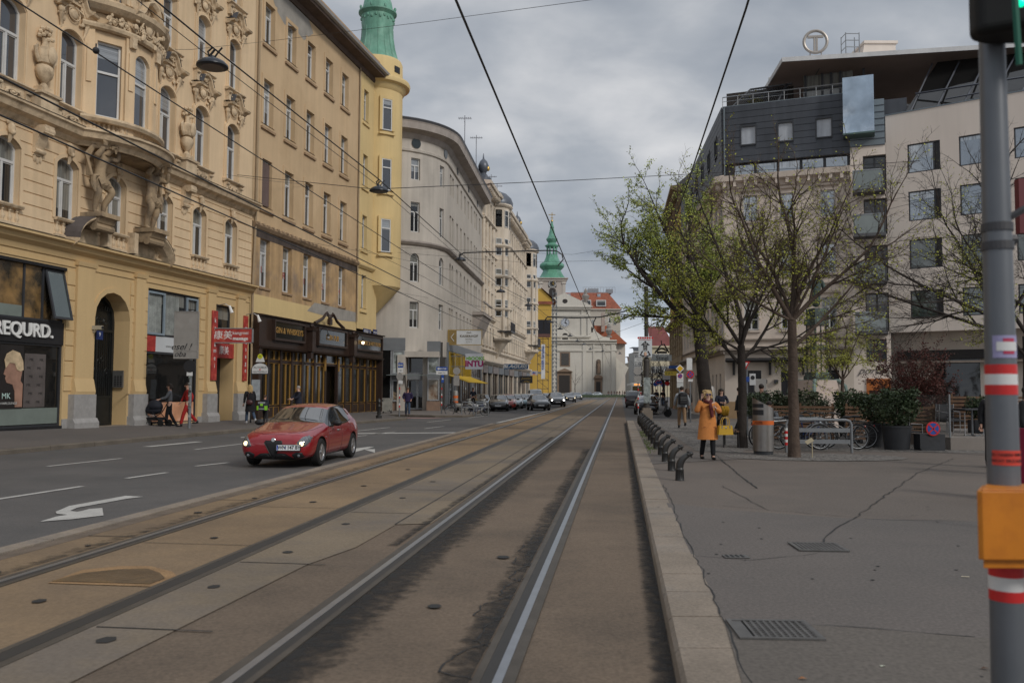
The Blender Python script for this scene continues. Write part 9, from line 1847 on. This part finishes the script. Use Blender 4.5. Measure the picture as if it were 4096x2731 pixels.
for i,(px,py,d,m_) in enumerate([(2631,1529,90,sblue),(2642,1529,90,sblue),(2669,1533,80,sred),(2669,1518,80,blackp),(2622,1537,92,sblue),(2653,1541,92,sblue)]):
 p=at(px,py,d);t=thing('distant_round_sign',['blue round sign, left of a red-rimmed pair far down the pavement','blue round sign, right of a red-rimmed pair far down the pavement','red round sign far down the pavement under the white shop sign','dark round sign just above the distant red one','small blue sign left of the far pair of round signs','small blue sign right of the far pair of round signs'][i],'sign',(p.x,p.y,0));k=MB();k.tube([(0,0.03,0),(0,.03,p.z)],.03,6);k.build('post',galv,t);disc(.22,.02,sred if i<3 else m_,'rim',t,(0,0,p.z));disc(.16,.03,m_,'face',t,(0,0,p.z))
t=thing('flower_stall','stall of yellow, orange and red flowers on the far right pavement','flower stall',(gp(2672,1622).x,80,.13));q=random.Random(8)
for i,(m_,c) in enumerate([('flower_yellow',(.45,.28,.02)),('flower_orange',(.4,.1,.02)),('flower_red',(.3,.02,.05)),('flower_green',(.05,.08,.02))]):
 k=MB();
 for j in range(40):k.ell((q.uniform(-1,.9),q.uniform(-.4,.4),q.uniform(.2,1.5)),(.1,.1,.1),5,3)
 k.build('flowers' if i<3 else 'leaves',M(m_,c,.8,.3,5),t)
k=MB();k.lathe((-.9,-.5,0),[(.12,0),(.16,.35)],8);k.build('turquoise_bucket',M('bucket',(.05,.4,.35),.5),t)
t=thing('litter_bin','grey litter bin with orange sticker on a post left of the big tree trunk','litter bin',(gp(2762,1690,.13).x-.0,36.8,.13));k=MB();k.tube([(0,0,0),(0,0,.8)],.04,6);k.build('post',galv,t);k=MB();k.lathe((0,0,.75),[(.21,0),(.23,.1),(.23,.75),(.18,.92),(.08,.97)],14);k.build('body',sgrey,t,smooth='auto');k=MB();k.lathe((0,0,.85),[(.235,0),(.235,.14)],14);k.build('orange_band',_M['band_orange'],t)
v=gp(3268,1690,.13);mxx,myy=at(3268,1500,37).x,37.0
zz=lambda py:at(3268,py,37).z-.13
cgr=M('patina_iron',(.05,.065,.06),.6,.3,3,col2=(.16,.24,.20));cpk=M('column_pink',(.46,.38,.33),.8,.1,2)
t=thing('monument_column','pinkish square column with green iron strips, bronze figure on top and scrolled foot','monument',(mxx,myy,.13),R(20));hwd=.27
k=MB();k.box(-hwd,hwd,-hwd,hwd,zz(1500),zz(1290));k.build('shaft',cpk,t);k=MB()
for s in(-1,1):
 for o_ in(-hwd,0,hwd):
  w2=.03 if abs(o_)<hwd else.045
  w2*=.5;k.box(o_-w2,o_+w2,min(s*hwd,s*(hwd+.04)),max(s*hwd,s*(hwd+.04)),zz(1500),zz(1290));k.box(min(s*hwd,s*(hwd+.04)),max(s*hwd,s*(hwd+.04)),o_-w2,o_+w2,zz(1500),zz(1290))
for py in(1390,1497,1293):k.box(-hwd-.08,hwd+.08,-hwd-.08,hwd+.08,zz(py)-.09,zz(py)+.09)
for i in range(5):
 for s in(-1,1):k.prism_y([(-hwd+i*.135-.04,zz(1386)),(-hwd+i*.135+.04,zz(1386)),(-hwd+i*.135,zz(1378))],s*(hwd+.05)-.02,s*(hwd+.05)+.02)
k.box(-hwd-.12,hwd+.12,-hwd-.12,hwd+.12,zz(1520),zz(1502));k.box(-.36,.36,-.36,.36,zz(1290),zz(1278));k.box(-.3,.3,-.3,.3,zz(1278),zz(1235));k.build('iron_strips',cgr,t)
k=MB();k.box(-.62,.62,-.62,.62,zz(1600),zz(1520));k.box(-1.0,1.0,-1.0,1.0,0,zz(1610)+.3);k.build('foot',cpk,t)
k=MB()
for sx_ in(-1,1):
 for sy_ in(-1,1):k.tube([(sx_*.35,sy_*.35,zz(1525)),(sx_*.62,sy_*.62,zz(1528)+.05),(sx_*.8,sy_*.8,zz(1545)),(sx_*.84,sy_*.84,zz(1570)),(sx_*.72,sy_*.72,zz(1580)),(sx_*.66,sy_*.66,zz(1568))],[.07,.09,.08,.07,.06,.04],8)
k.build('scrolls',M('patina_pale',(.14,.19,.17),.6,.3,3),t,smooth='auto')
J=[(V(0,0,zz(1215)),(.28,.22)),(V(0,0,zz(1180)),(.24,.2)),(V(.02,0,zz(1140)),(.3,.22)),(V(.02,0,zz(1115)),(.3,.18)),(V(0,0,zz(1098)),.1),(V(0,0,zz(1088)),.14),(V(.35,0,zz(1130)),.1),(V(.45,-.05,zz(1165)),.09),(V(-.33,0,zz(1128)),.1),(V(-.4,-.1,zz(1160)),.09),(V(.1,0,zz(1235)),.12),(V(-.12,0,zz(1235)),.12)]
skin_obj('bronze_figure',J,[(0,1),(1,2),(2,3),(3,4),(4,5),(3,6),(6,7),(3,8),(8,9),(0,10),(0,11)],M('bronze_dark',(.05,.075,.065),.5,.3,3,col2=(.1,.15,.13)),t,0,1)
t=thing('notice_sign','small green and blue parking sign beside the corner house wall','sign',tuple(at(3042,1690,32).xy)+(.13,));k=MB();k.tube([(0,0,0),(0,0,1.9)],.03,6);k.build('post',galv,t);k=MB();k.box(-.22,.22,-.05,-.03,1.45,1.95);k.build('plate',sgrey,t)
t=thing('bench','dark bench left of the litter bin','bench',(5.95,23.4,.13),1.3);k=MB();[k.box(-.7,.7,-.2+i*.11,-.12+i*.11,.42,.45) for i in range(4)];k.build('seat',woodm,t)
for s in(-.6,.6):k=MB();k.tube([(s,-.2,0),(s,-.18,.42),(s,.2,.42),(s,.3,.85)],.02,5);k.tube([(s,.2,0),(s,.2,.42)],.02,5);k.build('leg',blk,t)
k=MB();[k.box(-.7,.7,.24+.03*i,.26+.03*i,.52+.11*i,.6+.11*i) for i in range(3)];k.build('backrest',woodm,t)
# ================================================================== trees
bark=M('bark',(.034,.027,.023),.95,.35,5,bump=1,bscale=22,streak=.2);bark2=M('bark_brown',(.075,.053,.04),.95,.35,5,bump=1,bscale=22,streak=.3)
lf1=M('leaf_spring',(.37,.38,.045),.6,.3,2,col2=(.26,.29,.04));lf2=M('leaf_spring_green',(.30,.35,.075),.6,.3,2,col2=(.21,.26,.055))
def tree(label,cat,x,y,z,H0,r0,limbs,LEN,lv,leaf,nl,ls,seed,bk=bark,lean=(0,0),group=None,spread=.55,name='street_tree',pr=1.0,droop=0):
 q=random.Random(seed);t=thing(name,label,cat,(x,y,z),0,group);k=MB();lf=MB();tips=[]
 def rv(a):return V(q.gauss(0,a),q.gauss(0,a),q.gauss(0,a*.6))
 def leafs(p,d,n):
  for i in range(n):
   c=p-d*q.uniform(0,.25)+rv(.035);a=rv(1).normalized()*ls*q.uniform(.6,1.3);b=a.cross(rv(1)).normalized()*ls*.35 if a.length else V(0,0,0)
   lf.add([c,c+a*.5+b,c+a,c+a*.5-b],[(0,1,2,3)])
 def br(p,d,ln,r,l):
  n=4 if l>1 else 3;pts=[p];rs=[r];c=p;dd=d.normalized()
  for i in range(n):
   dd=(dd+rv(.10+.03*(lv-l))+V(0,0,.07 if l>1 else-droop)).normalized();c=c+dd*ln/n;pts.append(c);rs.append(max(.0022,r*(1-.5*(i+1)/n)))
   if l>0 and i<n-1 or l==0 and i<n:
    for _ in range(1 if l>2 else 2 if l else 3):
     a=q.uniform(0,6.28);u=dd.orthogonal().normalized();u.rotate(Matrix.Rotation(a,3,dd));nd2=(dd+u*q.uniform(.6,1.0)).normalized()
     if l>0:br(c,nd2,ln*q.uniform(.42,.62),rs[-1]*.6,l-1)
     else:k.tube([c,c+nd2*ln*.35+rv(.02)],[.003,.0016],3,cap=False);(leafs(c+nd2*ln*.35,nd2,nl) if q.random()<pr else 0)
  k.tube(pts,rs,8 if l==lv else(5 if l>1 else 3),cap=False)
  if l>0:br(c,dd,ln*.62,rs[-1],l-1)
  leafs(c,dd,nl) if l<2 and q.random()<pr else None
 b=[V(0,0,-.05)];rs=[r0*1.25]
 for i in range(1,7):f=i/6;b.append(V(lean[0]*f+q.gauss(0,.012),lean[1]*f,H0*f));rs.append(r0*(1.05-.25*f)*(1+.05*q.random()))
 k.tube(b,rs,14,cap=False);top=b[-1]
 for(a,el,ln,rr,hf) in limbs:d=V(math.cos(R(a))*math.cos(R(el)),math.sin(R(a))*math.cos(R(el)),math.sin(R(el)));p=b[0].lerp(top,hf) if hf<1 else top;br(p,d,ln*LEN,rr,lv)
 k.build('trunk',bk,t,smooth=True);
 if nl:lf.build('crown',leaf,t)
 return t
tree('nearest street tree with thin yellow-green buds, trunk standing in the cobbled oval','tree',6.41,19.65,.13,3.1,.12,[(80,84,1.15,.085,1),(0,48,1.25,.055,1),(178,58,1.2,.06,1),(15,35,1.0,.045,.8),(190,22,1.0,.035,1),(-60,55,.95,.04,1),(110,52,.95,.04,1),(150,70,1.15,.05,1),(-20,68,1.1,.045,1)],1.9,3,lf1,1,.05,11,bark2,pr=.38)
tree('second street tree with denser yellow-green buds, left of the nearest one','tree',6.12,22.95,.13,2.7,.12,[(80,85,1.2,.08,1),(0,42,1.0,.05,.85),(180,48,1.05,.05,.8),(30,60,1.2,.05,1),(150,62,1.25,.055,1),(-90,55,1.0,.04,1),(200,25,.9,.035,.95),(-15,22,1.0,.035,.9)],2.05,3,lf1,2,.05,12,bark,pr=.5)
tree('big old tree with leaning knobbly trunk and bright green young leaves reaching over the street','tree',gp(2795,1722,.13).x,31.0,.13,4.0,.25,[(100,82,1.3,.15,1),(185,38,1.2,.13,.93),(175,64,1.25,.09,1),(20,60,.8,.07,1),(-70,60,.8,.06,1),(160,50,1.15,.07,1)],2.35,3,lf2,6,.07,13,bark,pr=.6,lean=(-.35,0))
p=at(3370,1600,31);tree('small slender tree with drooping thin twigs beside the monument column','tree',p.x,p.y,.13,1.9,.07,[(90,85,1.2,.04,1),(180,50,.9,.025,1),(0,50,.9,.025,1),(200,65,1.1,.03,1),(-20,65,1.0,.03,1)],1.5,2,lf1,3,.045,14,bark2,droop=.25)
p=at(4035,1600,24);tree('bare dark tree behind the signal pole with long limbs reaching left','tree',p.x,p.y,.13,3.4,.16,[(183,22,1.35,.06,1),(178,8,1.25,.055,.92),(95,80,1.2,.10,1),(150,60,1.1,.05,1),(20,55,1.0,.05,1)],2.5,3,lf1,0,.04,15,bark)
p=at(4120,1600,20);tree('dark tree at the right picture edge with sparse green shoots','tree',p.x,p.y,.13,2.8,.15,[(90,82,1.2,.09,1),(180,60,1.0,.05,1),(200,50,.8,.04,.8)],2.2,3,lf1,1,.04,16,bark)
p=at(3690,1640,26.5);tree('large reddish-leaved bush with many bare stems in front of the restaurant','bush',p.x,p.y,.13,.45,.09,[(180-i*20,52+(i*37)%34,1.15,.022,1) for i in range(10)]+[(-90,70,1,.02,1)],1.25,2,leafr,3,.06,17,bark2,name='red_bush')
for i,(px,d,h) in enumerate([(2610,105,4.2),(2570,125,4.5),(2655,90,3.6)]):
 p=at(px,1600,d);tree('bare leafless tree far down the right pavement, '+['middle one','farthest','nearest of three'][i],'tree',p.x,p.y,.1,2.2,.16,[(90,80,1.1,.09,1),(180,55,1,.07,1),(0,55,1,.07,1),(250,60,.9,.06,1)],h*.45,2,lf1,0,.1,20+i,bark,group='bare trees down the street')
p=at(2300,1580,235);tree('thin bare sapling in front of the church portal','tree',p.x,p.y,0,3,.12,[(90,85,1,.06,1),(180,55,.8,.05,1),(0,55,.8,.05,1)],3.5,1,lf1,0,.1,25,bark)
k=MB();q=random.Random(9)
for i in range(1500):x_=q.uniform(13,29);y_=190+(x_-13)*1.0+q.uniform(-1.5,1.5);h=q.uniform(.3,.8);k.add([(x_,y_,.1),(x_+.3,y_,.1),(x_+.15,y_+.1,h)],[(0,1,2)])
k.build('ground_cover',leafd,kind='stuff',label='low dark green planting on the traffic island before the church',cat='planting')
# ================================================================== overhead wires and hanging lamps
wm=M('wire_black',(.012,.012,.013),.5,0,1);
def wire(label,pts,r=.012,world=False,sag=0,name='overhead_wire',cat='wire'):
 P=[V(*p) for p in pts] if world else[at(*p) for p in pts];out=[]
 for a,b in zip(P,P[1:]):
  n=10 if sag else 2
  for i in range(n):f=i/n;out.append(a.lerp(b,f)-V(0,0,sag*4*f*(1-f)))
 out.append(P[-1]);k=MB();k.tube(out,r,5);o=k.build(name,wm);tag(o,label,cat,'overhead wires');return o
def along(s,z,y0,y1):return[(TX(s,y),y,z) for y in(y0,(y0+y1)/2,y1)]
wire('thick contact wire running from the top centre down to the church front',along(-.95,5.5,2,140),.014,True)
wire('black cable from the upper right down to the top of the tram mast',[(1.9,2,7.0),(3.25,11.8,6.95),(7.2,44,6.9)],.017,True)
for s,z,l in((-7.07,5.5,'lower thick one crossing the giant figures'),(-8.16,5.5,'lowest one crossing the first floor windows'),(-6.95,6.5,'upper thin one crossing the oriel')):wire('wire in front of the cream house, '+l,along(s,z,3,120),.015 if z<6 else.011,True)
LP=[(-6.3,17.7),(-4.55,29),(-2.73,44.6),(-.8,59),(1.3,68.6),(3.8,85.6),(5.3,95),(7.2,107),(9,118.5),(10.6,127),(12.9,142),(15.7,149),(19.8,158)]
wire('thick suspension wire carrying the row of dish lamps along the street',[(-7.9,6,8.75)]+[(x,y,8.75) for x,y in LP],.018,True);wire('second thin wire running beside the lamp suspension wire',[(-8.1,6,8.6)]+[(x-.12,y,8.6) for x,y in LP[:7]],.009,True)
on2=['nearest and largest, in front of the cream house','second, in front of the yellow turret','third, before the grey corner house','fourth along the street','fifth along the street','sixth along the street','seventh along the street','eighth along the street','ninth along the street','tenth along the street','eleventh along the street','twelfth along the street','farthest, right of the church']
L0=thing('street_lamp','x','street lamp',(0,0,0));k=MB();k.lathe((0,0,0),[(.30,0),(.325,.01),(.32,.05),(.25,.12),(.15,.17),(.06,.19),(.05,.24)],24);k.build('lamp_shade',M('lamp_dark',(.035,.038,.045),.35,.15,4,metal=.4),L0,smooth='auto')
k=MB();k.lathe((0,0,-.01),[(.01,0),(.22,.0),(.24,.012)],20);k.build('lens',M('lamp_lens',(.09,.07,.06),.3),L0);k=MB();k.tube([(-.06,0,.2),(-.1,0,.33),(0,0,.42)],.02,5);k.tube([(.04,0,.2),(.12,0,.32),(.2,0,.42)],.02,5);k.tube([(-.05,0,.25),(.05,0,.38)],.025,5);k.build('hanger',wm,L0)
for i,(x,y) in enumerate(LP):
 lab='dark dish lamp hanging over the street, '+on2[i]
 if i==0:L0.location=(x,y,8.33);L0['label']=lab;L0['group']='dish lamps over the street'
 else:dup(L0,(x,y,8.33),i*.5,lab,'dish lamps over the street')
for l,P in[('thin span wire near the top, from the cream house across the sky',[(0,195,30),(766,199,36),(1072,166,43),(1700,89,33),(2368,0,27),(3100,-110,23)]),
('long beaded span wire from the second lamp across to the white house',[(949,700,40),(1497,757,29),(2300,721,33),(3403,663,45),(4150,610,41)]),
('span wire from the yellow turret to the mast side at mid height',[(1590,990,58),(2290,1018,60),(2770,938,62)]),('thin span wire below the tower clock height',[(1590,1010,58),(2100,1050,60),(2700,1035,62)]),
('span wire from the grey house across the white church front',[(1900,1225,80),(2380,1250,85),(2700,1215,88)]),('thin wire from the white house window to the trees',[(3548,802,44),(3800,760,42),(4150,700,40)]),
('thin wire crossing the second storey of the white house',[(3545,840,44),(3700,800,43),(3850,770,42)]),('span wire low over the giant figures',[(0,560,31),(420,625,34),(1046,720,42),(1430,760,58)]),
('stay wire in front of the pub windows',[(1010,930,43),(1527,1020,57),(1850,1090,66)]),('wire bundle over the corner of the pub house',[(1340,985,54),(1480,1005,57),(1700,1110,60),(2000,1290,70)]),
('sloping wire from the turret foot over the side street',[(1470,1125,58),(1620,1175,60),(1980,1235,75)]),('wire fan left of the tram mast',[(2585,1190,44),(2480,1260,60),(2300,1370,110)]),('wire from the mast down past its right side',[(2631,1152,44),(2605,1290,46),(2600,1420,50)]),
('loop wire between mast and far trees',[(2600,1300,44),(2740,1345,46)]),('thin span wire under the mast cantilever',[(2110,1400,80),(2380,1360,70),(2575,1290,44)])]:
 wire(l,P,.013 if 'beaded' in l or 'bundle' in l else.009)
wire('curved black suspension pipe hanging between the grey house and the church tower',[(1834,1043,40),(1838,1022,40),(1856,1011,40),(2010,1006,40),(2184,1002,40),(2225,1003,40),(2248,1018,40),(2253,1038,40),(2232,1063,40)],.03,name='lamp_arm',cat='arm')
wire('black cantilever arm reaching left from the tram mast over the tracks',[(2575,1242,44),(2548,1229,44),(2480,1250,44),(2400,1268,44),(2300,1271,44),(2190,1267,44),(2176,1285,44),(2175,1320,44)],.035,name='mast_arm',cat='arm')
wire('short drop bracket hanging from the cantilever arm with insulators',[(2385,1267,44),(2374,1290,44),(2375,1312,44),(2366,1322,44)],.03,name='drop_bracket',cat='bracket')
for i,p_ in enumerate([(1414,990,57),(1345,975,54),(2368,1318,44),(384,203,12)]):
 p=at(*p_);k=MB();k.ell((0,0,0),(.05,.05,.16 if i<3 else.05),8,6);k.tube([(0,0,0),(0,0,.4 if i<2 else.1)],.012,4);tag(k.build('insulator',wm),'small dark insulator on the wires, '+['right one by the turret foot','left one over the pub windows','under the mast cantilever','on the wire before the oriel'][i],'insulator').location=p
# ================================================================== separate pieces become parts of their own
def split_parts(names,gap=.04):
 for o in[o for o in bpy.data.objects if o.type=='MESH' and o.parent and o.name.split('.')[0] in names]:
  me=o.data;n=len(me.vertices);par=list(range(n))
  def find(a):
   while par[a]!=a:par[a]=par[par[a]];a=par[a]
   return a
  for p in me.polygons:
   r=find(p.vertices[0])
   for v in p.vertices[1:]:
    s=find(v)
    if s!=r:par[s]=r
  isl={}
  for v in me.vertices:isl.setdefault(find(v.index),[]).append(v.index)
  if len(isl)<2:continue
  bx=[]
  for ks in isl.values():
   cs=[me.vertices[i].co for i in ks];bx.append([[min(c[j] for c in cs)-gap for j in range(3)],[max(c[j] for c in cs)+gap for j in range(3)],set(ks)])
  ch=True
  while ch:
   ch=False;out=[]
   for b in bx:
    for u in out:
     if all(b[0][j]<=u[1][j] and u[0][j]<=b[1][j] for j in range(3)):
      u[0]=[min(u[0][j],b[0][j]) for j in range(3)];u[1]=[max(u[1][j],b[1][j]) for j in range(3)];u[2]|=b[2];ch=True;break
    else:out.append(b)
   bx=out
  if len(bx)<2:continue
  base=o.name.split('.')[0];sm=[p.use_smooth for p in me.polygons]
  for b in bx:
   idx={v:i for i,v in enumerate(sorted(b[2]))};fs=[tuple(idx[v] for v in p.vertices) for p in me.polygons if p.vertices[0] in b[2]]
   m2=bpy.data.meshes.new(base);m2.from_pydata([me.vertices[v].co for v in sorted(b[2])],[],fs);m2.materials.append(me.materials[0])
   if sm and sm[0]:m2.shade_smooth();m2.set_sharp_from_angle(angle=R(38))
   q=bpy.data.objects.new(base,m2);C.objects.link(q);q.parent=o.parent;q.matrix_local=o.matrix_local.copy()
   for c in kids(o) if b is bx[0] else[]:c.parent=q
  bpy.data.objects.remove(o)
split_parts({'window_surround','window_sill','window_trim','pilasters','granite_plinth','console','portal_pediment','fascia','curtain','casement_frames','plaster_patch','shop_plinth','shop_panels','shop_piers','restaurant_glazing','round_attic_window','frosted_band','soot_stain','awning_rods','oriel_relief','pane','downpipe','plinth','stone_urn','baluster','mirror','shoes','orange_band','slots','gold_trim','lapels','buckles','coat_buttons','chimney','attic_opening','green_panels','scrolls','feet','posts','handles','brackets','stickers','lower_intake','oriel_ledges','hoops'})
